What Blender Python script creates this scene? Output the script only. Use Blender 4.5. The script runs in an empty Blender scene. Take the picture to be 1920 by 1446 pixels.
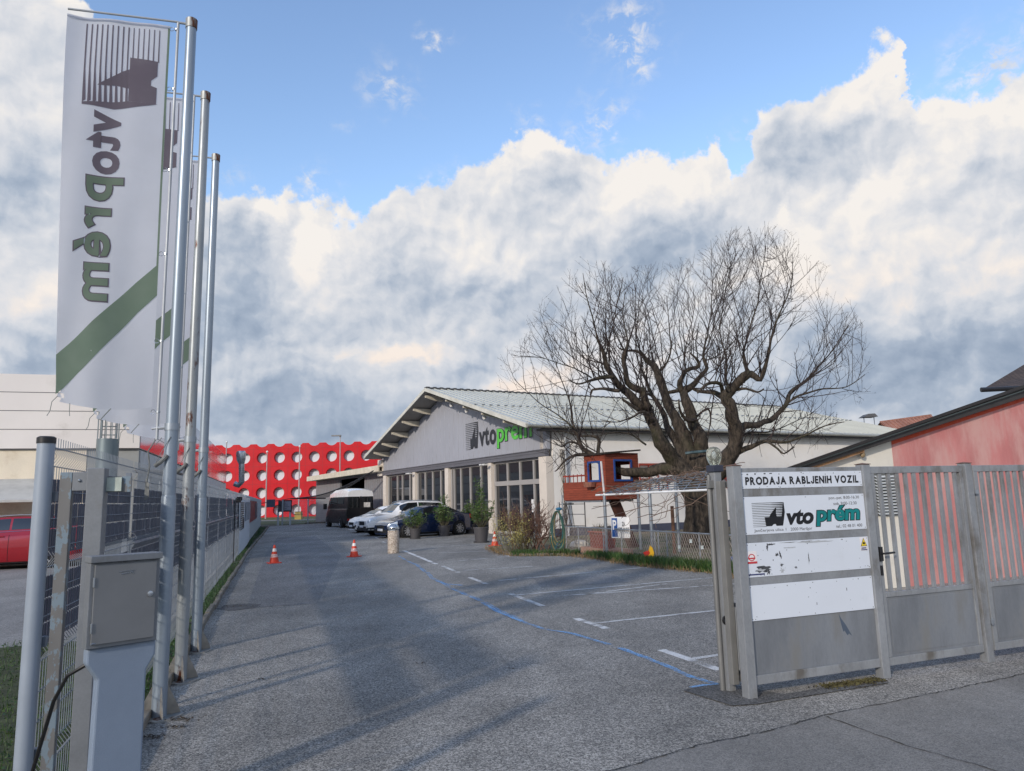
import bpy, bmesh, math, random
from math import sin, cos, pi, radians, atan2, sqrt, asin, degrees, exp
from mathutils import Vector, Matrix, noise as mnoise
SC = bpy.context.scene
COL = SC.collection
random.seed(7)
# ------------------------------------------------------------------ camera
FPX, CAMH = 1359.0, 1.7
PITCH, ROLL = math.atan(211/1359.0), radians(-1.54)
cam_d = bpy.data.cameras.new('camera')
cam = bpy.data.objects.new('camera', cam_d); COL.objects.link(cam)
cam_d.sensor_width = 36.0; cam_d.lens = FPX/1920*36.0
cam_d.clip_start = 0.05; cam_d.clip_end = 3000
cam.matrix_world = Matrix.Translation((0, 0, CAMH)) @ Matrix.Rotation(pi/2+PITCH, 4, 'X') @ Matrix.Rotation(ROLL, 4, 'Z')
SC.camera = cam
CM = cam.matrix_world.to_3x3()
def ray(px, py):
    return CM @ Vector(((px-960)/FPX, (723-py)/FPX, -1))
def G(px, py, z=0.0):                       # survey: where a sight line meets the ground
    d = ray(px, py); t = (z-CAMH)/d.z
    return Vector((d.x*t, d.y*t, z))
def V(px, py, Y):                           # survey: point on a sight line at forward distance Y
    d = ray(px, py); t = Y/d.y
    return Vector((d.x*t, Y, CAMH+d.z*t))
# ------------------------------------------------------------------ exposure
SC.view_settings.view_transform = 'Standard'; SC.view_settings.look = 'None'
SC.view_settings.exposure = 0.25; SC.view_settings.gamma = 1.0
# ------------------------------------------------------------------ sun
SUN_AZ, SUN_EL = radians(211.0), radians(22.0)      # compass from +Y clockwise: behind and left of the camera
sun_d = bpy.data.lights.new('sun', 'SUN'); sun_d.energy = 2.1; sun_d.angle = radians(2.2); sun_d.color = (1.0, .90, .78)
sun = bpy.data.objects.new('sun', sun_d); COL.objects.link(sun)
SDIR = Vector((sin(SUN_AZ)*cos(SUN_EL), cos(SUN_AZ)*cos(SUN_EL), sin(SUN_EL)))
sun.rotation_euler = SDIR.to_track_quat('Z', 'Y').to_euler()
sun.location = SDIR*50
# ------------------------------------------------------------------ sky with procedural clouds
W = bpy.data.worlds.new('World'); SC.world = W; W.use_nodes = True
class NT:
    def __init__(s, tree): s.t = tree; s.n = tree.nodes; s.l = tree.links
    def new(s, k, **kw):
        nd = s.n.new(k)
        for a, b in kw.items(): setattr(nd, a, b)
        return nd
    def put(s, sock, val):
        if hasattr(val, 'is_linked') or isinstance(val, bpy.types.NodeSocket): s.l.new(val, sock)
        else: sock.default_value = val
    def m(s, op, a, b=0.0, c=None, clamp=False):
        nd = s.new('ShaderNodeMath', operation=op, use_clamp=clamp)
        s.put(nd.inputs[0], a); s.put(nd.inputs[1], b)
        if c is not None: s.put(nd.inputs[2], c)
        return nd.outputs[0]
    def vm(s, op, a, b=(0, 0, 0), out=0):
        nd = s.new('ShaderNodeVectorMath', operation=op)
        s.put(nd.inputs[0], a)
        if op != 'LENGTH': s.put(nd.inputs[1], b)
        return nd.outputs['Value'] if op in ('LENGTH', 'DOT_PRODUCT') else nd.outputs[0]
    def noise(s, vec, scale, detail=4, rough=.55, dist=0.0, lac=2.0):
        nd = s.new('ShaderNodeTexNoise'); s.put(nd.inputs['Vector'], vec)
        nd.inputs['Scale'].default_value = scale; nd.inputs['Detail'].default_value = detail
        nd.inputs['Roughness'].default_value = rough; nd.inputs['Distortion'].default_value = dist
        nd.inputs['Lacunarity'].default_value = lac
        return nd.outputs[0]
    def ss(s, v, a, b, lo=0.0, hi=1.0):
        nd = s.new('ShaderNodeMapRange', interpolation_type='SMOOTHSTEP'); s.put(nd.inputs[0], v)
        for i, q in enumerate((a, b, lo, hi)): nd.inputs[i+1].default_value = q
        return nd.outputs[0]
    def mix(s, f, a, b, mode='MIX'):
        nd = s.new('ShaderNodeMix', data_type='RGBA', blend_type=mode)
        s.put(nd.inputs[0], f)
        for k, val in ((6, a), (7, b)):
            if isinstance(val, (tuple, list)): val = (val[0], val[1], val[2], 1)
            s.put(nd.inputs[k], val)
        return nd.outputs[2]
    def xyz(s, v):
        nd = s.new('ShaderNodeSeparateXYZ'); s.put(nd.inputs[0], v); return nd.outputs
    def comb(s, x, y, z=0.0):
        nd = s.new('ShaderNodeCombineXYZ')
        for i, q in enumerate((x, y, z)): s.put(nd.inputs[i], q)
        return nd.outputs[0]
def lin(r, g, b):
    f = lambda c: (c/255/12.92 if c/255 <= .04045 else ((c/255+.055)/1.055)**2.4)
    return (f(r), f(g), f(b))
def azel(px, py):
    d = ray(px, py).normalized(); return degrees(atan2(d.x, d.y)), degrees(asin(d.z))
def build_sky():
    T = NT(W.node_tree); T.n.clear()
    tc = T.new('ShaderNodeTexCoord'); D = tc.outputs['Generated']
    sky = T.new('ShaderNodeTexSky', sky_type='NISHITA', sun_disc=False)
    sky.sun_elevation = SUN_EL; sky.sun_rotation = SUN_AZ; sky.altitude = 200; sky.air_density = 1.0; sky.dust_density = .6; sky.ozone_density = 1.2
    x, y, z = T.xyz(D)[:3]
    az = T.m('MULTIPLY', T.m('ARCTAN2', x, y), 57.2958)
    el = T.m('MULTIPLY', T.m('ARCSINE', z), 57.2958)
    P0 = T.comb(az, el)
    # domain warp
    w1 = T.new('ShaderNodeTexNoise'); T.put(w1.inputs['Vector'], P0); w1.inputs['Scale'].default_value = .16; w1.inputs['Detail'].default_value = 7; w1.inputs['Roughness'].default_value = .58
    wv = T.vm('SUBTRACT', w1.outputs['Color'], (.5, .5, .5))
    Pw = T.vm('ADD', P0, T.vm('MULTIPLY', wv, (9.0, 7.5, 0)))
    wx, wy = T.xyz(Pw)[:2]
    def blob(px, py, rx, ry, P=Pw):
        a, e = azel(px, py)
        v = T.vm('MULTIPLY', T.vm('SUBTRACT', P, (a, e, 0)), (1/(rx*.04), 1/(ry*.04), 0))
        return T.m('POWER', 2.718, T.m('MULTIPLY', T.vm('DOT_PRODUCT', v, v), -1.0))
    def total(lst):
        s_ = None
        for (px, py, rx, ry, k) in lst:
            q = T.m('MULTIPLY', blob(px, py, rx, ry), k)
            s_ = q if s_ is None else T.m('ADD', s_, q)
        return s_
    contour = [(-900, -500), (-300, -300), (0, -180), (110, -60), (190, 120), (300, 330), (350, 345), (410, 350), (500, 352), (600, 378), (690, 388), (730, 345), (830, 325), (900, 312),
               (940, 280), (1015, 225), (1090, 262), (1200, 280), (1320, 250), (1375, 300), (1410, 290), (1450, 205), (1540, 155), (1650, 70), (1690, 150), (1750, 205), (1850, 165), (1930, 130), (2200, 0), (2800, -300)]
    pts = [azel(*c) for c in contour]
    fc = T.new('ShaderNodeFloatCurve')
    cu = fc.mapping.curves[0]
    P_ = [((a+60)/120, e/60) for a, e in pts]
    P_ = [(max(0, min(1, a)), max(0, min(1, e))) for a, e in P_]
    cu.points[0].location = (0, P_[0][1]); cu.points[1].location = (1, P_[-1][1])
    for a, e in P_[1:-1]:
        if 0.002 < a < .998: cu.points.new(a, e)
    for p in cu.points: p.handle_type = 'AUTO_CLAMPED'
    fc.mapping.update()
    T.put(fc.inputs['Value'], T.m('DIVIDE', T.m('ADD', wx, 60.0), 120.0))
    elb = T.m('MULTIPLY', fc.outputs[0], 60.0)
    depth = T.m('SUBTRACT', elb, wy)                      # degrees below the cloud tops
    holes = total([(1500, 400, 26, 26, 7), (1535, 425, 22, 12, 4), (95, 410, 30, 60, 9), (330, 250, 40, 120, 7), (1262, 545, 50, 40, 6), (1500, 900, 500, 60, 4), (700, 740, 300, 25, 2), (1620, 190, 30, 14, 2)])
    n_f = T.noise(P0, .42, 9, .60)
    dens = T.m('ADD', T.m('MULTIPLY', depth, .55), T.m('MULTIPLY', T.m('SUBTRACT', n_f, .5), 2.2))
    dens = T.m('SUBTRACT', dens, T.m('MULTIPLY', holes, .5))
    A = T.ss(dens, -.05, .42)
    # wisps
    wis = total([(1185, 60, 60, 40, 1), (1180, 105, 30, 22, .9), (820, 78, 22, 12, 1), (725, 150, 45, 34, .8), (1125, 225, 60, 34, 1), (590, 345, 34, 26, 1), (1880, 110, 60, 50, 1), (1000, 215, 22, 22, .6), (420, 320, 40, 20, .5), (640, 240, 26, 14, .3), (820, 325, 40, 18, .6), (1400, 240, 26, 16, .6), (1820, 160, 60, 40, .5)])
    wn = T.ss(T.noise(T.vm('MULTIPLY', P0, (.8, 1.1, 1)), .8, 8, .62, .4), .42, .70)
    A2 = T.m('MULTIPLY', T.m('MULTIPLY', wis, wn), .95, clamp=True)
    A = T.m('MAXIMUM', A, A2)
    # shading
    Ps = T.vm('ADD', P0, T.vm('MULTIPLY', wv, (3.0, 3.0, 0)))
    n0 = T.noise(Ps, .10, 7, .50)
    n1 = T.noise(T.vm('ADD', Ps, (-1.3, 2.0, 0)), .10, 7, .50)
    emb = T.m('MULTIPLY', T.m('SUBTRACT', n0, n1), 2.3)
    m0 = T.noise(Ps, .45, 6, .5); m1 = T.noise(T.vm('ADD', Ps, (-.4, .55, 0)), .45, 6, .5)
    emb = T.m('ADD', emb, T.m('MULTIPLY', T.m('SUBTRACT', m0, m1), 1.15))
    rim = T.ss(dens, .1, 3.2, .30, 0.0)
    manual = total([(1020, 262, 80, 24, .45), (500, 395, 26, 30, .6), (575, 450, 22, 80, .35), (690, 560, 140, 40, .12), (1260, 330, 130, 50, .22), (1000, 420, 180, 70, .12), (1650, 130, 40, 60, .22), (1835, 215, 50, 22, .5), (1660, 350, 60, 44, .5), (1600, 420, 50, 40, .4),
                    (1590, 520, 130, 80, .38), (1480, 470, 60, 60, .25), (1860, 430, 110, 150, .22), (60, 120, 120, 110, .18), (40, 560, 90, 60, .12), (760, 665, 90, 22, .42), (1010, 715, 120, 34, .42), (640, 520, 60, 40, .2), (860, 480, 90, 40, .12), (1150, 640, 200, 60, .1), (800, 410, 90, 40, .18),
                    (440, 470, 60, 90, -.38), (450, 610, 70, 60, -.2), (560, 750, 220, 50, -.30), (480, 800, 300, 40, -.2), (1230, 480, 130, 34, -.26), (860, 560, 160, 60, -.16), (1490, 330, 110, 50, -.13), (1760, 620, 180, 70, -.34), (1720, 560, 90, 40, -.15), (1000, 590, 160, 50, -.14),
                    (900, 700, 70, 20, -.2), (1720, 700, 260, 60, -.3), (30, 330, 90, 60, -.2), (60, 660, 120, 60, -.25), (1560, 270, 60, 40, -.15), (1850, 340, 60, 40, -.16)])
    S = T.m('ADD', T.m('ADD', T.m('MULTIPLY', emb, .72), rim), T.m('ADD', manual, T.ss(el, 2, 13, .37, .57)))
    cr = T.new('ShaderNodeValToRGB'); T.put(cr.inputs[0], S)
    e = cr.color_ramp.elements
    for pos, c in ((0.0, lin(150, 166, 188)), (.28, lin(174, 187, 205)), (.50, lin(203, 210, 221)), (.75, lin(229, 230, 234)), (1.0, lin(250, 245, 240))):
        if pos in (0.0, 1.0): el_ = e[0] if pos == 0 else e[-1]
        else: el_ = e.new(pos)
        el_.color = (*c, 1)
    K = 8.1                                              # Background runs at 0.1
    cloud = T.vm('MULTIPLY', cr.outputs[0], (K, K, K))
    # warm tint low over the horizon on bright parts
    warm = T.m('MULTIPLY', T.ss(T.m('ADD', el, 0), 4, 20, 1, 0), T.ss(S, .62, 1.0))
    cloud = T.mix(warm, cloud, T.vm('MULTIPLY', cloud, (1.04, .92, .84)))
    g = T.ss(el, 14, 46, 0, 1)
    blue = T.mix(g, T.vm('MULTIPLY', sky.outputs[0], (SKYG[0], SKYG[1], SKYG[2])), T.vm('MULTIPLY', sky.outputs[0], (SKYG[3], SKYG[4], SKYG[5])))
    # thin veil toward horizon
    fin = T.mix(A, blue, cloud)
    fin = T.mix(T.ss(el, -3, 1, 1, 0), fin, (3.0, 3.1, 3.3))
    bg = T.new('ShaderNodeBackground'); bg.inputs[1].default_value = .1; T.put(bg.inputs[0], fin)
    out = T.new('ShaderNodeOutputWorld'); T.l.new(bg.outputs[0], out.inputs[0])
SKYG = (2.30, 2.33, 2.36, 2.15, 2.2, 2.36)
build_sky()
try: W.cycles.sampling_method = 'MANUAL'; W.cycles.sample_map_resolution = 512
except Exception: pass
# ------------------------------------------------------------------ materials
MT = {}
def mat(name, rgb, rough=.6, metal=0.0, var=.12, vs=2.0, bump=0.0, bs=60.0, spec=.5, fine=0.0, fs=150.0, dirt=None, dirt_s=1.5, dirt_lo=.55, dirt_hi=.75, stretch=(1, 1, 1), coat=0.0, trans=0.0, alpha=1.0, emit=None):
    if name in MT: return MT[name]
    m = bpy.data.materials.new(name); m.use_nodes = True; T = NT(m.node_tree)
    b = T.n['Principled BSDF']
    tc = T.new('ShaderNodeTexCoord'); O = T.vm('MULTIPLY', tc.outputs['Object'], stretch)
    c = (*rgb, 1)
    n = T.noise(O, vs, 5, .6)
    f = T.ss(n, .3, .7, 1-var, 1+var)
    colr = T.vm('MULTIPLY', T.mix(0.0, c, c), T.comb(f, f, f))
    if fine:
        n2 = T.noise(O, fs, 2, .6); f2 = T.ss(n2, .3, .7, 1-fine, 1+fine); colr = T.vm('MULTIPLY', colr, T.comb(f2, f2, f2))
    if dirt:
        n3 = T.noise(O, dirt_s, 7, .65); colr = T.mix(T.ss(n3, dirt_lo, dirt_hi), colr, dirt)
    T.put(b.inputs['Base Color'], colr)
    b.inputs['Metallic'].default_value = metal
    T.put(b.inputs['Roughness'], T.ss(T.noise(O, vs*3, 3), .3, .7, max(.02, rough*.85), min(1, rough*1.15)))
    b.inputs['Specular IOR Level'].default_value = spec
    if coat: b.inputs['Coat Weight'].default_value = coat; b.inputs['Coat Roughness'].default_value = .05
    if bump:
        bn = T.new('ShaderNodeBump'); bn.inputs['Strength'].default_value = bump; bn.inputs['Distance'].default_value = .01
        T.put(bn.inputs['Height'], T.noise(O, bs, 4)); T.l.new(bn.outputs[0], b.inputs['Normal'])
    if trans:
        tr = T.new('ShaderNodeBsdfTranslucent'); T.put(tr.inputs[0], colr); mx = T.new('ShaderNodeMixShader'); mx.inputs[0].default_value = trans
        T.l.new(b.outputs[0], mx.inputs[1]); T.l.new(tr.outputs[0], mx.inputs[2]); last = mx.outputs[0]
        T.l.new(last, T.n['Material Output'].inputs[0])
    if alpha < 1:
        src = T.n['Material Output'].inputs[0].links[0].from_socket
        tp = T.new('ShaderNodeBsdfTransparent'); mx = T.new('ShaderNodeMixShader'); mx.inputs[0].default_value = alpha
        T.l.new(tp.outputs[0], mx.inputs[1]); T.l.new(src, mx.inputs[2]); T.l.new(mx.outputs[0], T.n['Material Output'].inputs[0])
    if emit: b.inputs['Emission Color'].default_value = (*emit[:3], 1); b.inputs['Emission Strength'].default_value = emit[3]
    MT[name] = m; return m
# ------------------------------------------------------------------ mesh builder
class MB:
    def __init__(s): s.v = []; s.f = []
    def add(s, vs, fs, M=None):
        o = len(s.v)
        s.v += [tuple(M @ Vector(p)) if M is not None else tuple(p) for p in vs]
        s.f += [tuple(i+o for i in q) for q in fs]
        return s
    def bx(s, x0, x1, y0, y1, z0, z1, M=None):
        if x0 > x1: x0, x1 = x1, x0
        if y0 > y1: y0, y1 = y1, y0
        if z0 > z1: z0, z1 = z1, z0
        vs = [(x, y, z) for z in (z0, z1) for y in (y0, y1) for x in (x0, x1)]
        return s.add(vs, [(0, 2, 3, 1), (4, 5, 7, 6), (0, 1, 5, 4), (2, 6, 7, 3), (0, 4, 6, 2), (1, 3, 7, 5)], M)
    def tube(s, pts, r, n=8, caps=True, r2=None):
        pts = [Vector(p) for p in pts]; k = len(pts)
        rs = r if isinstance(r, (list, tuple)) else ([r + (r2-r)*i/(k-1) for i in range(k)] if r2 is not None else [r]*k)
        o = len(s.v); up = None
        for i, p in enumerate(pts):
            t = (pts[min(i+1, k-1)]-pts[max(i-1, 0)])
            if t.length < 1e-9: t = Vector((0, 0, 1))
            t.normalize()
            if up is None:
                up = Vector((0, 0, 1)) if abs(t.z) < .9 else Vector((1, 0, 0))
            a = (up - t*up.dot(t))
            if a.length < 1e-6: a = t.orthogonal()
            a.normalize(); up = a; b = t.cross(a)
            for j in range(n):
                w = 2*pi*j/n; s.v.append(tuple(p + (a*cos(w)+b*sin(w))*rs[i]))
        for i in range(k-1):
            for j in range(n):
                j2 = (j+1) % n; s.f.append((o+i*n+j, o+i*n+j2, o+(i+1)*n+j2, o+(i+1)*n+j))
        if caps and n > 2:
            s.f.append(tuple(o+j for j in reversed(range(n)))); s.f.append(tuple(o+(k-1)*n+j for j in range(n)))
        return s
    def lathe(s, prof, n=24, M=None, closed=True):
        vs = []; fs = []; k = len(prof)
        for (r, z) in prof:
            for j in range(n): vs.append((r*cos(2*pi*j/n), r*sin(2*pi*j/n), z))
        for i in range(k-1):
            for j in range(n):
                j2 = (j+1) % n; fs.append((i*n+j, i*n+j2, (i+1)*n+j2, (i+1)*n+j))
        if closed: fs.append(tuple(reversed(range(n)))); fs.append(tuple((k-1)*n+j for j in range(n)))
        return s.add(vs, fs, M)
    def prism(s, poly, h0, h1, M=None, ax='Z'):       # polygon (a,b) extruded along ax between h0,h1
        n = len(poly); mk = {'Z': lambda a, b, h: (a, b, h), 'Y': lambda a, b, h: (a, h, b), 'X': lambda a, b, h: (h, a, b)}[ax]
        vs = [mk(a, b, h0) for a, b in poly]+[mk(a, b, h1) for a, b in poly]
        fs = [tuple(range(n)), tuple(n+i for i in reversed(range(n)))]+[(i, i+n, (i+1) % n+n, (i+1) % n) for i in range(n)]
        return s.add(vs, fs, M)
    def sphere(s, c, r, n=12, m=8):
        rx, ry, rz = r if isinstance(r, (tuple, list)) else (r, r, r)
        vs = []; fs = []
        for i in range(m+1):
            th = pi*i/m
            for j in range(n): vs.append((c[0]+rx*sin(th)*cos(2*pi*j/n), c[1]+ry*sin(th)*sin(2*pi*j/n), c[2]+rz*cos(th)))
        for i in range(m):
            for j in range(n): fs.append((i*n+j, (i+1)*n+j, (i+1)*n+(j+1) % n, i*n+(j+1) % n))
        return s.add(vs, fs)
    def quad(s, *p):
        return s.add(p, [tuple(range(len(p)))])
    def build(s, name, m, parent=None, smooth=False, bevel=0.0, fixn=True, auto=True):
        me = bpy.data.meshes.new(name); me.from_pydata(s.v, [], s.f); me.update()
        if fixn:
            bm = bmesh.new(); bm.from_mesh(me); bmesh.ops.recalc_face_normals(bm, faces=bm.faces); bm.to_mesh(me); bm.free()
        me.materials.append(m)
        if smooth:
            me.polygons.foreach_set('use_smooth', [True]*len(me.polygons))
            if auto:
                try: me.set_sharp_from_angle(angle=radians(38))
                except Exception: pass
        o = bpy.data.objects.new(name, me); COL.objects.link(o)
        if parent: o.parent = parent
        if bevel:
            b = o.modifiers.new('bevel', 'BEVEL'); b.width = bevel; b.segments = 2; b.limit_method = 'ANGLE'
        return o
def tag(o, label=None, cat=None, group=None, kind=None):
    if label: o['label'] = label
    if cat: o['category'] = cat
    if group: o['group'] = group
    if kind: o['kind'] = kind
    return o
def thing(name, label, cat, loc=(0, 0, 0), rz=0.0, group=None):
    o = bpy.data.objects.new(name, None); COL.objects.link(o); o.empty_display_size = .2
    o.location = loc; o.rotation_euler = (0, 0, rz)
    return tag(o, label, cat, group)
def dup(root, loc, rz, label):
    r = root.copy(); COL.objects.link(r); r.location = loc; r.rotation_euler = (0, 0, rz); r['label'] = label
    for ch in list(root.children):
        c = ch.copy(); COL.objects.link(c); c.parent = r
        for g in list(ch.children):
            d = g.copy(); COL.objects.link(d); d.parent = c
    return r
def text2d(s_, bold=0.0, shear=0.0, sp=1.0):
    cu = bpy.data.curves.new('t', 'FONT'); cu.body = s_; cu.size = 1; cu.offset = bold; cu.shear = shear; cu.space_character = sp; cu.resolution_u = 4
    o = bpy.data.objects.new('t', cu); COL.objects.link(o)
    dg = bpy.context.evaluated_depsgraph_get(); dg.update(); me = bpy.data.meshes.new_from_object(o.evaluated_get(dg))
    vs = [tuple(v.co[:2]) for v in me.vertices]; fs = [tuple(p.vertices) for p in me.polygons]
    bpy.data.objects.remove(o); bpy.data.curves.remove(cu); bpy.data.meshes.remove(me)
    return vs, fs
def fit(vs, x0, y0, x1, y1, ref=None):
    r = ref or vs
    a0 = min(v[0] for v in r); a1 = max(v[0] for v in r); b0 = min(v[1] for v in r); b1 = max(v[1] for v in r)
    return [(x0+(v[0]-a0)/(a1-a0)*(x1-x0), y0+(v[1]-b0)/(b1-b0)*(y1-y0)) for v in vs]
def flat(name, vs, fs, m, parent, fn, cut=None):
    """2-D shape laid onto a surface: fn(x,y) -> 3-D. cut = cell size for bending over cloth."""
    me = bpy.data.meshes.new(name); me.from_pydata([(x, y, 0) for x, y in vs], [], fs)
    if cut:
        bm = bmesh.new(); bm.from_mesh(me)
        for ax in (0, 1):
            lo = min(v.co[ax] for v in bm.verts); hi = max(v.co[ax] for v in bm.verts); t = lo+cut
            while t < hi:
                no = Vector((0, 0, 0)); no[ax] = 1; co = Vector((0, 0, 0)); co[ax] = t
                bmesh.ops.bisect_plane(bm, geom=bm.verts[:]+bm.edges[:]+bm.faces[:], plane_co=co, plane_no=no); t += cut
        bm.to_mesh(me); bm.free()
    for v in me.vertices: v.co = fn(v.co.x, v.co.y)
    me.materials.append(m); me.update()
    if cut: me.polygons.foreach_set('use_smooth', [True]*len(me.polygons))
    o = bpy.data.objects.new(name, me); COL.objects.link(o)
    if parent: o.parent = parent
    return o
def logo_A():
    """striped letter emblem in a unit box; list of polygons"""
    P = []
    n = 15
    for i in range(n):
        y = 1-i/(n-1)*.975; th = .036-.012*i/(n-1)
        if y > .42: P.append([(0, y-.018), (.55, y-.6*th), (.93, y-th*1.35), (.96, y), (0, y)])
        else: P.append([(0, y-.012), (.40, y-.018), (.40, y), (0, y)])
    P.append([(.365, .40), (.39, .02), (.57, .02), (.63, .10), (.69, .10), (.71, .02), (.905, .02), (.89, .40)])
    P.append([(.51, .4003), (.54, .49), (.605, .60), (.70, .755), (.74, .81), (.735, .70), (.72, .56), (.74, .4003)])
    P.append([(.9055, .0), (.93, .12), (1.0, .585), (.985, 1.0), (.955, 1.0), (.92, .62), (.8905, .40)])
    vs = []; fs = []
    for q in P:
        o = len(vs); vs += q; fs.append(tuple(range(o, o+len(q))))
    return vs, fs
def caps2d(s_, bold, cond=.80, gap=.10, word=.36):
    """upper-case line with straight-bottomed J, unit cap height"""
    hv, _ = text2d('H', bold); h0 = min(v[1] for v in hv); h1 = max(v[1] for v in hv); vs = []; fs = []; x = 0.0
    for ch in s_:
        if ch == ' ': x += word; continue
        if ch == 'J':
            out = []; t_ = .235
            outer = [(.50, 1.0), (.50, .30)]+[(.255+.245*cos(-a), .285+.30*sin(-a)) for a in [k*pi/8 for k in range(0, 9)]]+[(.0, .34), (.20, .36)]
            inner = [(.20, .30)]+[(.255+.062*cos(a), .285+.11*sin(a)) for a in [pi+k*pi/6 for k in range(0, 7)]]+[(.31, .30), (.31, 1.0)]
            g = outer+inner; f = [tuple(range(len(g)))]; w = .50
        else:
            gv, f = text2d(ch, bold); a0 = min(v[0] for v in gv); w = (max(v[0] for v in gv)-a0)/(h1-h0)*cond; g = [((v[0]-a0)/(h1-h0)*cond, (v[1]-h0)/(h1-h0)) for v in gv]
        o = len(vs); vs += [(p[0]+x, p[1]) for p in g]; fs += [tuple(i+o for i in q) for q in f]; x += w+gap
    return vs, fs
# ------------------------------------------------------------------ palette
asph = None
def asphalt(name, base, light, dark, sc=85, big=.16, warm=(1, 1, 1), speck=1.0):
    m = bpy.data.materials.new(name); m.use_nodes = True; T = NT(m.node_tree); b = T.n['Principled BSDF']
    tc = T.new('ShaderNodeTexCoord'); O = tc.outputs['Object']
    vo = T.new('ShaderNodeTexVoronoi'); T.put(vo.inputs['Vector'], O); vo.inputs['Scale'].default_value = sc
    cellv = T.xyz(vo.outputs['Color'])[0]
    n1 = T.noise(O, sc*1.7, 2, .5); n2 = T.noise(O, .35, 6, .6); n3 = T.noise(O, 2.3, 5, .65); n4 = T.noise(O, 12, 4, .7)
    f = T.m('ADD', T.m('MULTIPLY', T.m('SUBTRACT', cellv, .5), .8*speck), T.m('MULTIPLY', T.m('SUBTRACT', n1, .5), 1.5*speck))
    c = T.mix(T.ss(f, -.1, .62), T.mix(T.ss(f, -.55, 0), dark, base), light)
    g = T.m('MULTIPLY', T.ss(n2, .3, .7, 1-big, 1+big), T.m('MULTIPLY', T.ss(n3, .3, .7, 1-big*.5, 1+big*.5), T.ss(n4, .3, .7, .93, 1.07)))
    c = T.vm('MULTIPLY', c, T.comb(g, g, g))
    n5 = T.noise(T.vm('MULTIPLY', O, (1.0, .22, 1)), .9, 5, .6); f5 = T.ss(n5, .35, .65, .88, 1.12); c = T.vm('MULTIPLY', c, T.comb(f5, f5, f5))
    stain = T.ss(T.noise(O, .9, 8, .72, .6), .62, .74)
    c = T.mix(T.m('MULTIPLY', stain, .45), c, dark)
    T.put(b.inputs['Base Color'], c)
    T.put(b.inputs['Roughness'], T.ss(n3, .3, .7, .72, .9)); b.inputs['Specular IOR Level'].default_value = .35
    bn = T.new('ShaderNodeBump'); bn.inputs['Strength'].default_value = .5; bn.inputs['Distance'].default_value = .004
    T.put(bn.inputs['Height'], T.m('ADD', n1, T.m('MULTIPLY', cellv, .5))); T.l.new(bn.outputs[0], b.inputs['Normal'])
    MT[name] = m; return m
A_drive = asphalt('asphalt_drive', (.218, .206, .184), (.54, .508, .45), (.048, .047, .045), 95, .20)
A_road = asphalt('asphalt_road', (.218, .206, .186), (.38, .362, .325), (.09, .088, .084), 130, .12, speck=.75)
A_lot = asphalt('asphalt_lot', (.24, .23, .215), (.36, .35, .33), (.14, .14, .14), 60, .12)
A_patch = asphalt('asphalt_patch', (.10, .097, .092), (.24, .235, .22), (.035, .035, .035), 90, .2)
galv = mat('galvanised', lin(150, 158, 166), .42, .55, .16, 5, dirt=lin(120, 118, 112), dirt_s=4, dirt_lo=.58, dirt_hi=.8)
galv_rust = mat('galvanised_rust', lin(150, 152, 150), .5, .4, .16, 5, dirt=lin(92, 52, 30), dirt_s=5, dirt_lo=.55, dirt_hi=.62, stretch=(1, 1, .28))
polesteel = mat('pole_paint', lin(146, 158, 170), .38, .45, .14, 3, dirt=lin(112, 92, 74), dirt_s=6, dirt_lo=.62, dirt_hi=.72, stretch=(1, 1, .15))
polesteel2 = mat('pole_rusted', lin(150, 156, 160), .42, .4, .16, 3, dirt=lin(88, 48, 30), dirt_s=4.5, dirt_lo=.56, dirt_hi=.62, stretch=(1, 1, .3))
postgrey = mat('post_grey', lin(150, 160, 172), .45, .1, .05, 4)
wire = mat('fence_wire', lin(122, 130, 140), .55, .1, .1, 8)
wirew = mat('fence_wire_white', lin(178, 188, 194), .5, .1, .1, 8)
slat = mat('screen_slat', lin(84, 84, 98), .6, 0, .14, 6, fine=.06, fs=40)
black = mat('black_plastic', (.015, .015, .017), .45)
rubber = mat('rubber', (.018, .018, .018), .8, var=.3)
steel = mat('brushed_steel', lin(120, 124, 129), .48, .25, .10, 3, dirt=lin(108, 107, 104), dirt_s=2.5, fine=.04, fs=90)
gatest = mat('gate_steel', lin(150, 153, 156), .45, .3, .16, 2.2, dirt=lin(112, 108, 102), dirt_s=3.0, dirt_lo=.5, dirt_hi=.72, stretch=(1, 1, .5), fine=.05, fs=60)
gatest2 = mat('gate_sheet', lin(134, 138, 143), .42, .35, .22, 1.6, dirt=lin(138, 138, 136), dirt_s=3.2, dirt_lo=.5, dirt_hi=.75, stretch=(1, 1, .3), fine=.04, fs=60)
peel = mat('peeling_steel', lin(112, 112, 112), .5, .3, .1, 3, dirt=lin(120, 136, 148), dirt_s=16, dirt_lo=.52, dirt_hi=.55, stretch=(1, 1, .6))
pedest = mat('pedestal_plastic', lin(128, 142, 160), .6, 0, .05, 3, fine=.10, fs=420, bump=.35, bs=420)
concrete = mat('concrete', lin(120, 114, 104), .9, 0, .2, 3, bump=.4, bs=60, dirt=lin(80, 82, 60), dirt_s=4)
soil = mat('soil', (.055, .043, .03), .95, 0, .4, 6, bump=.6, bs=40, dirt=(.05, .075, .02), dirt_s=3, dirt_lo=.45, dirt_hi=.6)
turf = mat('turf_soil', (.045, .055, .02), .95, 0, .4, 5, bump=.6, bs=40)
leafg = mat('grass_leaf', (.070, .125, .028), .6, 0, .35, 3, trans=.25)
leafd = mat('grass_leaf_dark', (.035, .085, .022), .55, 0, .35, 3, trans=.2)
cream = mat('cream_wall', lin(226, 214, 192), .8, 0, .05, 1, fine=.02, fs=30, dirt=lin(205, 190, 165), dirt_s=1.2)
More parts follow.
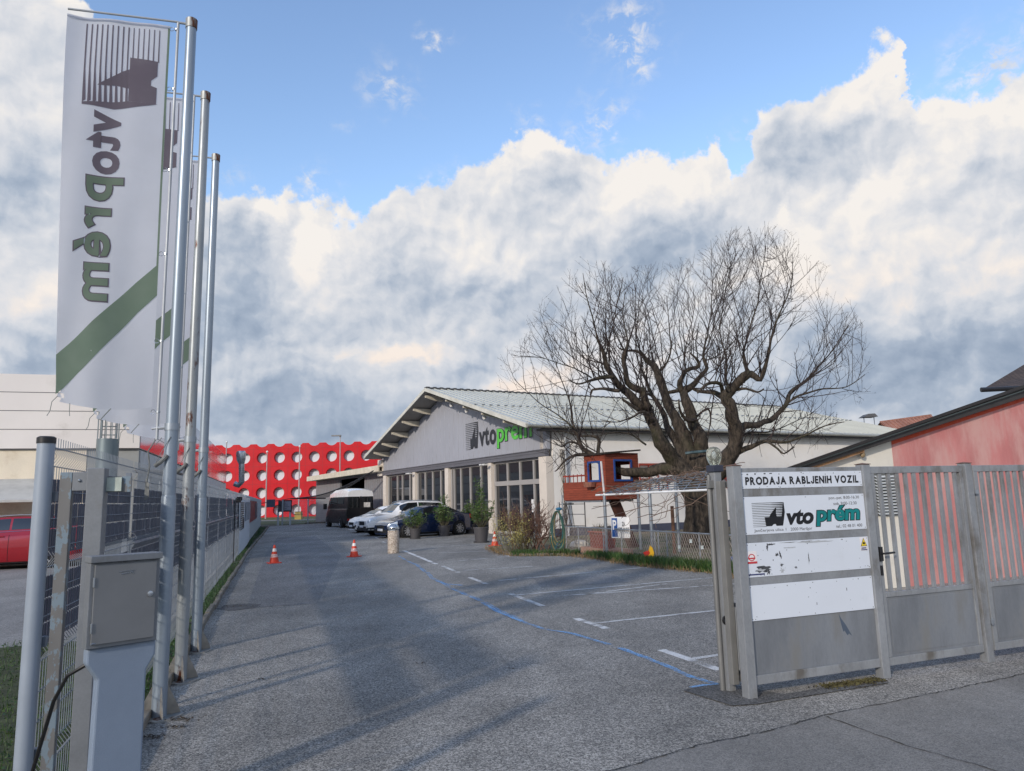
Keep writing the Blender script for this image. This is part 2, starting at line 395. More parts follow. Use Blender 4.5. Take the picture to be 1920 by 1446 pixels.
whitecl = mat('white_cladding', lin(226, 220, 214), .5, 0, .03, .6, dirt=lin(205, 198, 190), dirt_s=.7)
seam = mat('seam_dark', (.10, .10, .105), .6)
redcl = mat('red_glossy_cladding', lin(150, 92, 96), .14, 0, .10, .4, spec=1.0, coat=.8)
greywall = mat('grey_plaster', lin(150, 152, 150), .85, 0, .08, 1)
redh = mat('red_hall_panel', (.56, .003, .012), .55, 0, .07, .2, spec=.3)
discw = mat('pale_disc', lin(206, 215, 222), .5, 0, .06, .3)
glass_d = mat('dark_glass', (.020, .022, .026), .04, 0, .1, .5, spec=.9)
glass_c = mat('car_glass', (.012, .014, .016), .03, 0, .1, .5, spec=1.0)
stainless = mat('stainless', lin(178, 184, 190), .28, .75, .06, 3)
whitepaint = mat('white_paint', (.78, .77, .75), .6, 0, .04, 2)
# ------------------------------------------------------------------ frames of reference
S0 = Vector((-2.50, 3.87, 0)); FD = Vector((-.309, .951, 0)).normalized(); FR = Vector((.951, .309, 0)).normalized()
def FL(s, off=0.0, z=0.0): return S0+FD*s+FR*off+Vector((0, 0, z))
FROT = atan2(FD.y, FD.x)                      # local +x runs along the fence, +y to its left
def fence_s(px, py):                          # where a sight line crosses the fence plane
    d = ray(px, py); n = FR; c = Vector((0, 0, CAMH)); t = (S0-c).dot(n)/d.dot(n); p = c+d*t
    return (p-S0).dot(FD), p.z
# ------------------------------------------------------------------ setting
def sheet(name, pts, z, m, kind='structure'):
    mb = MB(); mb.v = [(p[0], p[1], z) for p in pts]; mb.f = [tuple(range(len(pts)))]
    return tag(mb.build(name, m), kind=kind)
sheet('ground', [(-900, -300), (900, -300), (900, 1500), (-900, 1500)], -.012, mat('far_ground', (.10, .11, .07), .95, 0, .2, .05))
cb = [FL(-8, .24), FL(0, .22), FL(8, .19), FL(24, .20), FL(42, .45), FL(57, .6)]
far_l = [G(540, 983), G(575, 981), G(612, 979)]
sheet('driveway', [(p.x, p.y) for p in cb]+[(-17.6, 62.5), (-15.0, 66), (20, 75), (60, 75), (60, -8), (0, -8)], 0.0, A_drive)
bd = [(-6, 1.0), (-3.2, 2.9), (-1.4, 3.95), (.05, 4.58), (.57, 4.84), (1.24, 5.27), (1.77, 5.51), (2.33, 5.85), (2.9, 6.12), (3.6, 6.43), (4.56, 6.9), (6.5, 7.8), (14, 11)]
bd2 = []
for i in range(len(bd)-1):
    for k in range(6):
        t = k/6; x = bd[i][0]+(bd[i+1][0]-bd[i][0])*t; y = bd[i][1]+(bd[i+1][1]-bd[i][1])*t
        bd2.append((x, y+random.uniform(-.012, .012)))
bd2.append(bd[-1])
sheet('pavement', bd2+[(16, -8), (-8, -8), (-8, 1)], .004, A_road)
sheet('asphalt_patch', [(p.x, p.y) for p in (G(1280, 1296), G(1345, 1282), G(1400, 1290), G(1470, 1303), G(1640, 1276), G(1668, 1282), G(1420, 1322), G(1372, 1325))], .008, A_patch)
lot = [(p.x, p.y) for p in (FL(6.8, -.3), FL(60, -.3))]
sheet('parking_lot', lot+[(-60, 80), (-60, -20), (-12, 7.2)], .002, A_lot)
sheet('grass_verge', [(p.x, p.y) for p in (FL(-8, -.0), FL(6.8, -.02))]+[(-12, 7.2), (-30, -2), (-30, -14)], .006, turf)
sheet('planting_strip', [(p.x, p.y) for p in (FL(-4, -.10), FL(58, -.25), FL(58, .58), FL(42, .42), FL(24, .17), FL(8, .15), FL(0, .15), FL(-4, .15))], .012, soil)
sheet('far_lawn', [(-60, 66.5), (-17.6, 62.6), (-14.5, 66.2), (10, 80), (10, 99), (-60, 99)], .006, mat('lawn', (.075, .11, .035), .9, 0, .25, .8, fine=.2, fs=20))
sheet('far_path', [(-40, 76), (-5, 78), (-5, 82), (-40, 80)], .010, A_lot)
# kerb of the planting strip
mb = MB()
ks = [(-4, .20), (0, .19), (8, .17), (24, .19), (42, .44), (57, .6)]
for (a, oa), (b, ob) in zip(ks, ks[1:]):
    n = max(1, int((b-a)/1.0))
    for i in range(n):
        s0 = a+(b-a)*i/n; s1 = a+(b-a)*(i+1)/n-.012; o0 = oa+(ob-oa)*i/n+random.uniform(-.012, .012); h = .085+random.uniform(-.015, .015)
        p = [FL(s0, o0), FL(s1, o0), FL(s1, o0+.07), FL(s0, o0+.07)]
        mb.add([(q.x, q.y, 0) for q in p]+[(q.x, q.y, h) for q in p], [(0, 3, 2, 1), (4, 5, 6, 7), (0, 1, 5, 4), (1, 2, 6, 5), (2, 3, 7, 6), (3, 0, 4, 7)])
tag(mb.build('kerb', concrete, bevel=.008), kind='structure')
mb = MB()
ks = [(-17.9, 62.4), (-16.4, 64.4), (-15.0, 66.0)]
for a, b in zip(ks, ks[1:]):
    d = Vector((b[0]-a[0], b[1]-a[1], 0)).normalized(); n = Vector((d.y, -d.x, 0))*.12
    mb.add([(a[0], a[1], 0), (b[0], b[1], 0), (b[0]+n.x, b[1]+n.y, 0), (a[0]+n.x, a[1]+n.y, 0), (a[0], a[1], .12), (b[0], b[1], .12), (b[0]+n.x, b[1]+n.y, .12), (a[0]+n.x, a[1]+n.y, .12)],
           [(0, 3, 2, 1), (4, 5, 6, 7), (0, 1, 5, 4), (1, 2, 6, 5), (2, 3, 7, 6), (3, 0, 4, 7)])
tag(mb.build('kerb', concrete), kind='structure')
# drain lid and older repair patches
pd_ = G(447, 1138)
sheet('repair_patch', [(pd_.x+.34*cos(k*pi/6)*(1+.2*sin(k*3)), pd_.y+.42*sin(k*pi/6)*(1+.15*cos(k*5))) for k in range(12)], .0042, A_patch)
A_old = asphalt('asphalt_old', (.175, .172, .166), (.40, .39, .37), (.04, .04, .04), 80, .18)
sheet('repair_patch', [(p.x, p.y) for p in (G(520, 1008), G(592, 1006), G(640, 1042), G(596, 1132), G(462, 1140), G(498, 1040))], .0025, A_old)
sheet('repair_patch', [(p.x, p.y) for p in (G(1000, 1085), G(1150, 1078), G(1180, 1092), G(1015, 1102))], .0026, A_old)
# painted lines (worn)
def paint(name, segs, rgb, w, z, hold=.5, al=.9, wv=0.0):
    m = bpy.data.materials.new(name+'_paint'); m.use_nodes = True; T = NT(m.node_tree); b = T.n['Principled BSDF']
    tc = T.new('ShaderNodeTexCoord'); O = tc.outputs['Object']; b.inputs['Base Color'].default_value = (*rgb, 1); b.inputs['Roughness'].default_value = .8
    a = T.m('MULTIPLY', T.ss(T.noise(O, 70, 3, .7), hold-.14, hold+.1), al)
    a = T.m('MULTIPLY', a, T.ss(T.noise(O, 2.5, 4, .6), .30, .52))
    T.put(b.inputs['Alpha'], a)
    mb = MB()
    for seg in segs:
        ww = w
        if isinstance(seg[-1], (int, float)): ww = seg[-1]; seg = seg[:-1]
        pts = [Vector((p[0], p[1], 0)) for p in seg]; L = []; R = []
        for i, p in enumerate(pts):
            t = (pts[min(i+1, len(pts)-1)]-pts[max(i-1, 0)]).normalized(); n = Vector((-t.y, t.x, 0))*ww*.5*(1+random.uniform(-wv, wv))
            L.append(p+n); R.append(p-n)
        o = len(mb.v); mb.v += [(q.x, q.y, z) for q in L]+[(q.x, q.y, z) for q in R]; k = len(L)
        mb.f += [(o+i, o+i+1, o+k+i+1, o+k+i) for i in range(k-1)]
    return tag(mb.build(name, m), kind='structure')
paint('parking_lines', [[(-3.87, 25.58), (-2.16, 19.97), .12], [(.81, 10.59), (1.14, 9.74), .11], [(1.57, 8.36), (1.94, 7.36), .11]], (.70, .70, .68), .12, .004, .38, 1.0)
paint('parking_lines', [[(-1.92, 19.29), (-1.37, 17.51)], [(-1.05, 16.39), (-.63, 15.09)], [(-.15, 13.5), (.39, 11.84)],
      [(1.03, 10.16), (3.4, 11.17), .085], [(1.8, 7.87), (2.4, 8.16), .085], [(-.1, 13.2), (4.6, 15.4), .085], [(.73, 12.97), (4.6, 14.15), .085], [(1.11, 13.03), (2.86, 14.29), .075],
      [(-1.62, 20.8), (-.29, 21.85), .08], [(-1.31, 18.0), (.41, 18.61), .085], [(-.39, 15.61), (3.24, 17.66), .085], [(-.21, 21.82), (-.76, 24.42), .08],
      [(-4.4, 27.3), (-4.75, 28.4)], [(-5.4, 30.6), (-5.75, 31.8)], [(-6.4, 34.4), (-6.8, 35.7)], [(-7.4, 38), (-7.8, 39.5)], [(-8.5, 42), (-9, 43.6)], [(-9.7, 46), (-10.2, 47.6)], [(-6.2, 46.6), (-9.4, 45), .1], [(-3.9, 26.5), (1.0, 29.6), .085], [(-2.5, 24), (1.2, 24.9), .075]], (.66, .66, .64), .105, .005, .42, .95)
bl = [(-3.68, 23.19), (-3.35, 22.0), (-2.95, 20.6), (-2.7, 19.9), (-2.3, 18.2), (-2.13, 17.59), (-1.9, 16.4), (-1.53, 15.3), (-1.35, 14.6), (-.97, 13.52), (-.58, 12.44), (-.25, 11.25), (.1, 10.35), (.33, 9.83), (.71, 9.4), (.98, 8.86), (1.25, 8.23), (1.44, 7.7), (1.62, 7.12), (1.78, 6.83)]
b3 = []
for i in range(len(bl)-1):
    for k in range(5):
        t = k/5; b3.append((bl[i][0]+(bl[i+1][0]-bl[i][0])*t+random.uniform(-.01, .01), bl[i][1]+(bl[i+1][1]-bl[i][1])*t))
b3.append(bl[-1])
paint('blue_line', [b3+[.040], [(x+.05, y+.02) for x, y in b3[8:60]]+[.018], [(x-.035, y-.01) for x, y in b3[50:]]+[.022], [(1.78, 6.83), (1.62, 6.80), (1.50, 6.74), .04], [(-1.1, 14.9), (-1.45, 15.2), (-1.6, 15.6), .05]], (.20, .46, .82), .045, .009, .49, .9, .6)
# cracks and joints
crackm = mat('crack_dark', (.035, .033, .028), .95, 0, .3, 8)
mb = MB()
def crack(pts, w, wob=.012):
    P = []
    for i in range(len(pts)-1):
        k = max(2, int((Vector(pts[i+1])-Vector(pts[i])).length/.05))
        for j in range(k):
            t = j/k; P.append((pts[i][0]+(pts[i+1][0]-pts[i][0])*t+random.uniform(-wob, wob), pts[i][1]+(pts[i+1][1]-pts[i][1])*t+random.uniform(-wob, wob)))
    P.append(pts[-1]); o = len(mb.v)
    for i, p in enumerate(P):
        a = P[max(i-1, 0)]; b = P[min(i+1, len(P)-1)]; t = Vector((b[0]-a[0], b[1]-a[1], 0)).normalized(); n = Vector((-t.y, t.x, 0))*w*random.uniform(.25, .8)
        mb.v += [(p[0]+n.x, p[1]+n.y, .0085), (p[0]-n.x, p[1]-n.y, .0085)]
    mb.f += [(o+2*i, o+2*i+1, o+2*i+3, o+2*i+2) for i in range(len(P)-1)]
crack([(.05, 4.58), (.57, 4.84), (1.24, 5.27), (1.77, 5.51), (2.33, 5.85), (3.6, 6.43), (4.56, 6.9), (6.5, 7.8)], .010)
crack([(2.31, 5.80), (2.56, 5.14), (2.83, 4.68), (3.1, 4.1), (3.3, 3.4)], .009)
tag(mb.build('pavement_crack', crackm), kind='structure')
# ground clutter on the asphalt: small debris, moss
mb = MB()
def bits(cx, cy, rx, ry, n, h=.02, s=.02):
    for _ in range(n):
        x = random.gauss(cx, rx); y = random.gauss(cy, ry); a = random.uniform(0, pi); q = s*random.uniform(.4, 1.3)
        mb.add([(x+cos(a)*q, y+sin(a)*q, random.uniform(.004, h)), (x-sin(a)*q*.6, y+cos(a)*q*.6, random.uniform(.006, h)), (x-cos(a)*q, y-sin(a)*q, random.uniform(.004, h))], [(0, 1, 2)])
for (px, py, r, n) in ((290, 1383, .05, 40), (330, 1365, .03, 30), (340, 1350, .06, 50), (445, 1138, .14, 60), (495, 1275, .03, 14), (790, 1245, .02, 6), (960, 1255, .02, 5), (1600, 1285, .10, 60)):
    p = G(px, py); bits(p.x, p.y, r*1.6, r*.5, n)
for s in range(0, 220):
    p = FL(random.uniform(1, 30), .31+abs(random.gauss(0, .05))); bits(p.x, p.y, .05, .05, 5, .012, .014)
tag(mb.build('leaf_litter', mat('litter', (.06, .045, .03), .9, 0, .4, 9), fixn=False), kind='stuff')
mb = MB()
for _ in range(900):
    t = random.random(); a = G(1545, 1290); b = G(1650, 1276); x = a.x+(b.x-a.x)*t+random.gauss(0, .04); y = a.y+(b.y-a.y)*t+random.gauss(0, .035); q = .012
    w = random.uniform(0, 6.28); mb.add([(x+cos(w)*q, y+sin(w)*q, .009), (x+cos(w+2)*q, y+sin(w+2)*q, .02), (x+cos(w+4)*q, y+sin(w+4)*q, .012)], [(0, 1, 2)])
tag(mb.build('moss', mat('moss', (.10, .085, .03), .95, 0, .4, 9), fixn=False), kind='stuff')
# ------------------------------------------------------------------ grass
def blade(mb, x, y, h, w=.008, lean=.3, z=0.0):
    a = random.uniform(0, 2*pi); d = random.uniform(0, lean)*h; b = random.uniform(0, 2*pi)
    dx, dy = cos(a)*w, sin(a)*w; ex, ey = cos(b)*d, sin(b)*d
    mb.add([(x-dx, y-dy, z), (x+dx, y+dy, z), (x+ex*.4+dx*.8, y+ey*.4+dy*.8, z+h*.6), (x+ex, y+ey, z+h), (x+ex*.4-dx*.8, y+ey*.4-dy*.8, z+h*.6)], [(0, 1, 2, 4), (4, 2, 3)])
def leafq(mb, x, y, z, r, tilt=.6, asp=.55):
    n = Vector((random.gauss(0, tilt), random.gauss(0, tilt), 1)).normalized(); a = n.orthogonal().normalized(); a = Matrix.Rotation(random.uniform(0, 6.28), 3, n) @ a; b = n.cross(a)
    c = Vector((x, y, z)); mb.add([c-a*r, c-b*r*asp, c+a*r, c+b*r*asp], [(0, 1, 2, 3)])
for nm, m_, cnt in (('lawn_grass', leafg, 17000), ('lawn_grass', leafd, 15000)):
    mb = MB()
    for _ in range(cnt):
        s = random.uniform(-2.5, 6.9); off = -random.random()**1.6*6.0-.02
        p = FL(s, off)
        if random.random() < .5: leafq(mb, p.x, p.y, random.uniform(.01, .05), random.uniform(.008, .02), .7)
        else: blade(mb, p.x, p.y, random.uniform(.03, .075), .003, .6)
    tag(mb.build(nm, m_, fixn=False), kind='stuff')
mb = MB()
for _ in range(9000):
    s = random.random()**1.5*55-.5; off = random.uniform(-.08, .20)+(.3 if s > 35 else 0)*random.random(); p = FL(s, off)
    dn = mnoise.noise(Vector((s*.6, 0, 3)))
    if dn < -.1 and random.random() < .75: continue
    if random.random() < .5: leafq(mb, p.x, p.y, random.uniform(.03, .10), random.uniform(.01, .025), .8)
    else: blade(mb, p.x, p.y, random.uniform(.05, .17)*(1+dn), .004, .7)
tag(mb.build('strip_weeds', leafd, fixn=False), kind='stuff')
# ------------------------------------------------------------------ welded mesh fence along the driveway
PL = 2.5
def fold_y(z):                    # V-shaped pressings of the mesh
    for c, hh in ((1.925, .05), (1.40, .05), (.93, .05), (.35, .05)):
        if abs(z-c) < hh: return .035*(1-abs(z-c)/hh)
    return 0.0
zs = sorted(set([.08, .30, .35, .40, .88, .93, .98, 1.35, 1.40, 1.45, 1.875, 1.925, 1.975, 2.03]))
def mesh_panel(parent, x0, m, length=PL-.06, r=.0026, step=.05):
    mb = MB(); n = int(length/step)
    for i in range(n+1):
        x = x0+.03+i*step; mb.tube([(x, -fold_y(z), z) for z in zs], r, 3, False)
    for z in (.12, .30, .40, .58, .73, .88, .98, 1.10, 1.23, 1.35, 1.45, 1.60, 1.74, 1.875, 1.975):
        for dy in (-.005, .005): mb.tube([(x0, -fold_y(z)+dy, z), (x0+length, -fold_y(z)+dy, z)], r*.85, 3, False)
    return mb.build('mesh_panel', m, parent, fixn=False)
fence = thing('mesh_fence', 'long welded mesh fence with dark privacy slats along the left side of the driveway', 'fence', FL(0), FROT)
NP = 23
first = mesh_panel(fence, .05, wire); first.scale = (1, 1, 1.035)
for i in range(1, NP):
    o = first.copy(); COL.objects.link(o); o.parent = fence; o.location = (i*PL, 0, 0)
    if 3 <= i <= 9:
        if i == 3: thin = mesh_panel(None, .05, wire, r=.0016); thin_me = thin.data; bpy.data.objects.remove(thin)
        o.data = thin_me
    if i > 9:
        if i == 10:
            far_me = first.data.copy(); far_me.materials.clear(); far_me.materials.append(wirew)
        o.data = far_me
mb = MB(); mb.lathe([(.042, -.05), (.042, 2.06)], 28)
fp = mb.build('post', postgrey, fence, smooth=True); fp.location = (0, 0, 0)
mb = MB(); mb.lathe([(.046, 2.055), (.046, 2.085), (.036, 2.092), (.0, 2.093)], 28); mb.build('post_cap', black, fence, smooth=True)
mb = MB()
for i in range(80): mb.bx(.045, .062, -.012, .012, .06+i*.025, .073+i*.025)
for z in (.45, 1.0, 1.75): mb.bx(.04, .085, -.05, -.012, z, z+.05)
mb.build('clip_strip', wire, fence)
mb = MB(); mb.bx(-.025, .025, -.02, .02, 0, 2.0); p0 = mb.build('post', wire, fence, bevel=.003); p0.location = (PL, .03, 0)
for i in range(2, NP+1):
    o = p0.copy(); COL.objects.link(o); o.parent = fence; o.location = (i*PL, .03, 0)
def slat_rows(parent, x0, x1, z0, z1, m, name='privacy_slats', y=.004):
    mb = MB(); lv = [z for z in (.12, .30, .40, .58, .73, .88, .98, 1.10, 1.23, 1.35, 1.45, 1.60, 1.74, 1.875) if z0-.01 <= z <= z1+.01]
    k = int((x1-x0)/.1)
    for a, b in zip(lv, lv[1:]):
        fo = (abs((a+b)/2-1.40) < .04) or (abs((a+b)/2-.93) < .04)
        for i in range(k):
            xx = x0+i*.1
            if fo: continue
            dy = random.uniform(-.003, .003); mb.bx(xx+.002, xx+.098, y+dy, y+dy+.002, a+.003, b-.003+random.uniform(-.002, .002))
    return mb.build(name, m, parent, fixn=False)
def sheet_at(parent, nm, x0, x1, z0, z1, m, y=-.018, sag=.0):
    mb = MB(); n = max(2, int((x1-x0)/.12)); vs = []; fs = []
    for i in range(n+1):
        x = x0+(x1-x0)*i/n
        for j in range(7):
            z = z0+(z1-z0)*j/6; vs.append((x, y-.010*sin(x*7+z*3)-.006*sin(x*17)-abs(sin(pi*i/n))*sag*(1-j/6), z))
    for i in range(n):
        for j in range(6): fs.append((i*7+j, (i+1)*7+j, (i+1)*7+j+1, i*7+j+1))
    mb.add(vs, fs); return mb.build(nm, m, parent, smooth=True, fixn=False)
for i in range(9):
    slat_rows(fence, .12+i*PL if i else .16, (i+1)*PL, .98, 1.35, slat); slat_rows(fence, .12+i*PL if i else .16, (i+1)*PL, 1.45, 1.875, slat)
    # fold bands are covered by a lighter bent strip
    mb = MB(); xa = .3 if i == 0 else i*PL+.1
    for c in (1.40,): mb.add([(xa, .0, c-.05), ((i+1)*PL, .0, c-.05), ((i+1)*PL, -.03, c), (xa, -.03, c), (xa, .0, c+.05), ((i+1)*PL, .0, c+.05)], [(0, 1, 2, 3), (3, 2, 5, 4)])
    if i > 0: mb.build('fold_strip', mat('fold_strip', lin(104, 108, 118), .5, .2, .1, 5), fence, fixn=False)
whs = mat('white_sheet', lin(190, 194, 194), .7, 0, .05, 2, trans=.4, alpha=.45)
top_s = mat('top_film', lin(214, 218, 222), .3, .1, .1, 6)
for i in range(2, 9): sheet_at(fence, 'white_sheet', i*PL+.08, (i+1)*PL-.03, .20, .97, whs, .012)
for i in range(10, 12): sheet_at(fence, 'white_sheet', i*PL+.08, (i+1)*PL-.03, .12, 1.0, whs, .012)
for i in range(6, 12): sheet_at(fence, 'top_film', i*PL+.04, (i+1)*PL, 1.89, 2.0, top_s, -.045, .02)
# banners tied to the far stretch
sA, _ = fence_s(447, 950); sB, _ = fence_s(456, 950); sC, _ = fence_s(466, 950); sD, _ = fence_s(480, 950)
ban = sheet_at(fence, 'banner', sA-.3, sC, .15, 1.93, mat('banner_white', lin(196, 204, 212), .6, 0, .04, 2), -.055, .03)
mb = MB(); nk = 13
for i in range(nk):
    z = 1.80-i*.072; mb.bx(sA+.0, sA+(sB-sA)*.75, -.085, -.083, z, z-.036)
mb.bx(sA+.55*(sB-sA), sA+.75*(sB-sA), -.088, -.086, .92, 1.25)
mb.build('black_stripes', black, ban)
mb = MB(); mb.bx(sB+.1, sC-.1, -.088, -.084, 1.12, 1.82); mb.build('picture_patch', mat('banner_grey', lin(120, 130, 142), .6, 0, .5, 3), ban)
rb = sheet_at(fence, 'banner', sC+.15, sD, .92, 1.90, mat('banner_red', (.22, .018, .03), .5, 0, .35, 2), -.05)
mb = MB(); mb.bx(sC+.15+(sD-sC)*.62, sD-.05, -.078, -.076, 1.0, 1.8); mb.build('picture_patch', mat('banner_navy', (.02, .02, .06), .5, 0, .9, 5), rb)
# cctv-like bracket and cable
cs, _ = fence_s(437, 950)
mb = MB(); mb.tube([(cs, -.05, .1), (cs, -.05, 1.85), (cs+.1, -.08, 1.9), (cs+.5, -.1, 1.9)], .014, 6); mb.bx(cs+.3, cs+.75, -.18, -.06, 1.78, 1.9); mb.bx(cs+.6, cs+.95, -.2, -.05, 1.84, 1.95)
tag(mb.build('cable_box', black, fence), 'black box and cable strapped to the mesh')
# far return of the fence
ff = thing('mesh_fence', 'short pale wire fence closing the far end of the driveway below the red hall', 'fence', (-19.2, 60.6, 0), atan2(5.6, 4.4))
m0 = mesh_panel(ff, .05, wirew, 2.44, .004)
for i in range(1, 3):
    o = m0.copy(); COL.objects.link(o); o.parent = ff; o.location = (i*PL, 0, 0)
for i in range(4):
    mb = MB(); mb.bx(-.045, .045, -.04, .04, 0, 2.1); o = mb.build('post', wirew, ff); o.location = (i*PL, 0, 0)
# ------------------------------------------------------------------ steel portal beside the fence post
pt = thing('gate_portal', 'steel frame of a wide post and a peeling stile, right behind the cabinet', 'gate post', (-2.30, 3.95, 0), radians(14))
mb = MB(); mb.bx(-.005, .082, -.04, .04, -.02, 1.92); mb.build('post', steel, pt, bevel=.004)
mb = MB(); mb.bx(-.140, -.0805, -.02, .02, .22, 1.90); tag(mb.build('stile', peel, pt, bevel=.003), 'flat steel stile with peeling paint')
mb = MB(); mb.bx(-.080, -.0055, -.018, .018, 1.80, 1.90); mb.build('crossbar', steel, pt, bevel=.003)
mb = MB(); mb.bx(-.080, -.0055, -.018, .018, .22, .29); mb.build('crossbar', steel, pt, bevel=.003)
mb = MB(); mb.sphere((-.045, -.022, 1.855), .008, 8, 6); mb.build('bolt', stainless, pt, smooth=True)
mb = MB(); mb.bx(.077, .20, .02, .035, 1.79, 1.875); mb.build('bracket', peel, pt)
mb = MB(); mb.bx(.077, .155, .004, .018, 1.795, 1.87); mb.build('worn_sticker', mat('sticker', lin(178, 188, 178), .6, 0, .12, 20, dirt=lin(120, 140, 130), dirt_s=30), pt)
# ------------------------------------------------------------------ meter cabinet
cbn = thing('meter_cabinet', 'brushed steel meter cabinet on a blue-grey plastic pedestal in the near left corner', 'cabinet', (-1.745, 3.30, 0), radians(45))
cbn['label'] = 'brushed steel cabinet on a blue-grey pedestal at the near end of the mesh fence'
prof = [(-.118, -.1), (.112, -.1), (.104, .60), (.104, .99), (.138, 1.05), (.138, 1.112), (-.138, 1.112), (-.138, 1.05), (-.093, .98), (-.098, .60)]
mb = MB(); mb.prism([(x+.01, z) for x, z in prof], -.005, .055, ax='Y'); mb.build('pedestal', pedest, cbn, bevel=.008)
mb = MB(); mb.bx(-.140, .145, -.02, .045, 1.113, 1.47); mb.build('box', steel, cbn, bevel=.003)
mb = MB(); mb.bx(-.145, .150, -.040, .052, 1.471, 1.50); mb.build('lid_rim', steel, cbn, bevel=.003)
mb = MB(); mb.bx(-.124, .129, -.030, -.0205, 1.130, 1.462)
dr = mb.build('door', mat('cabinet_door', lin(120, 122, 124), .5, .15, .08, 3, dirt=lin(112, 112, 110), dirt_s=5), cbn, bevel=.002)
mb = MB(); mb.lathe([(.012, 0), (.012, .006), (.008, .008)], 16, Matrix.Translation((.104, -.031, 1.32)) @ Matrix.Rotation(pi/2, 4, 'X')); mb.build('lock', stainless, dr, smooth=True)
mb = MB()
for (a, b) in (((-.03, 1.425), (.035, 1.43)), ((-.02, 1.415), (.03, 1.423)), ((.012, 1.43), (.03, 1.414)), ((-.125, 1.135), (-.112, 1.139)), ((-.12, 1.139), (-.107, 1.135))): mb.tube([(a[0], -.0315, a[1]), (b[0], -.0315, b[1])], .0012, 4)
mb.build('scratches', stainless, dr)
for z_ in (1.20, 1.39):
    mb = MB(); mb.tube([(-.1255, -.030, z_-.02), (-.1255, -.030, z_+.02)], .0045, 8); mb.build('hinge', stainless, dr, smooth=True)
mb = MB(); c0 = V(165, 1243, 3.38); mb.tube([(-1.80, 3.36, 1.06), (-1.90, 3.34, 1.03), (-1.99, 3.34, .98), (-2.08, 3.4, .86), (-2.2, 3.5, .60), (-2.32, 3.6, .34), (-2.42, 3.66, .12), (-2.48, 3.7, .0)], .0085, 8)
tag(mb.build('power_cable', black, smooth=True), 'black cable hanging from the blue-grey pedestal to the fence foot', 'cable')
# ------------------------------------------------------------------ flagpoles and flags
cloth = mat('flag_cloth', lin(230, 232, 238), .85, 0, .03, 2, trans=.6)
inkd = mat('flag_ink_grey', lin(104, 97, 108), .85, 0, .03, 2, trans=.25)
inkg = mat('flag_ink_green', lin(118, 136, 120), .85, 0, .05, 2, trans=.35)
ARM = Vector((-cos(radians(17)), -sin(radians(17)), 0)); FNB = Vector((ARM.y, -ARM.x, 0))   # FNB faces the camera side
if FNB.y > 0: FNB = -FNB
FLW, FLH = .85, 3.76
lv, lf = logo_A(); lv = [(x, y) for x, y in lv]
tv1, tf1 = text2d('vto', .035, .0, 1.12); tv2, tf2 = text2d('prém', .020, .0, 1.16); tv3, tf3 = text2d('prém', .040, .0, 1.16)
def cloth_fn(seed, base, shrink):
    def fn(u, v, lift=0.0):
        w = .025*sin(u*7+v*1.1+seed)*(.3+.7*v/FLH)+.018*sin(u*15-v*2.0+seed*2)*(u/FLW)+.03*sin(v*1.7+seed)*(u/FLW)
        w += .012*sin(v*9+u*12)*(u/FLW)*exp(-((v-FLH)/.5)**2)
        fold = exp(-((v)/.10)**2)*.0
        uu = u*(1-shrink*(v/FLH)**1.3)
        zz = -v*.962-.035*(u/FLW)*(1-v/FLH)+(-.05*sin(pi*u/FLW)+.05*u/FLW)*(v/FLH)**4
        return base+ARM*uu+FNB*(w*1.0+lift)+Vector((0, 0, zz))
    return fn
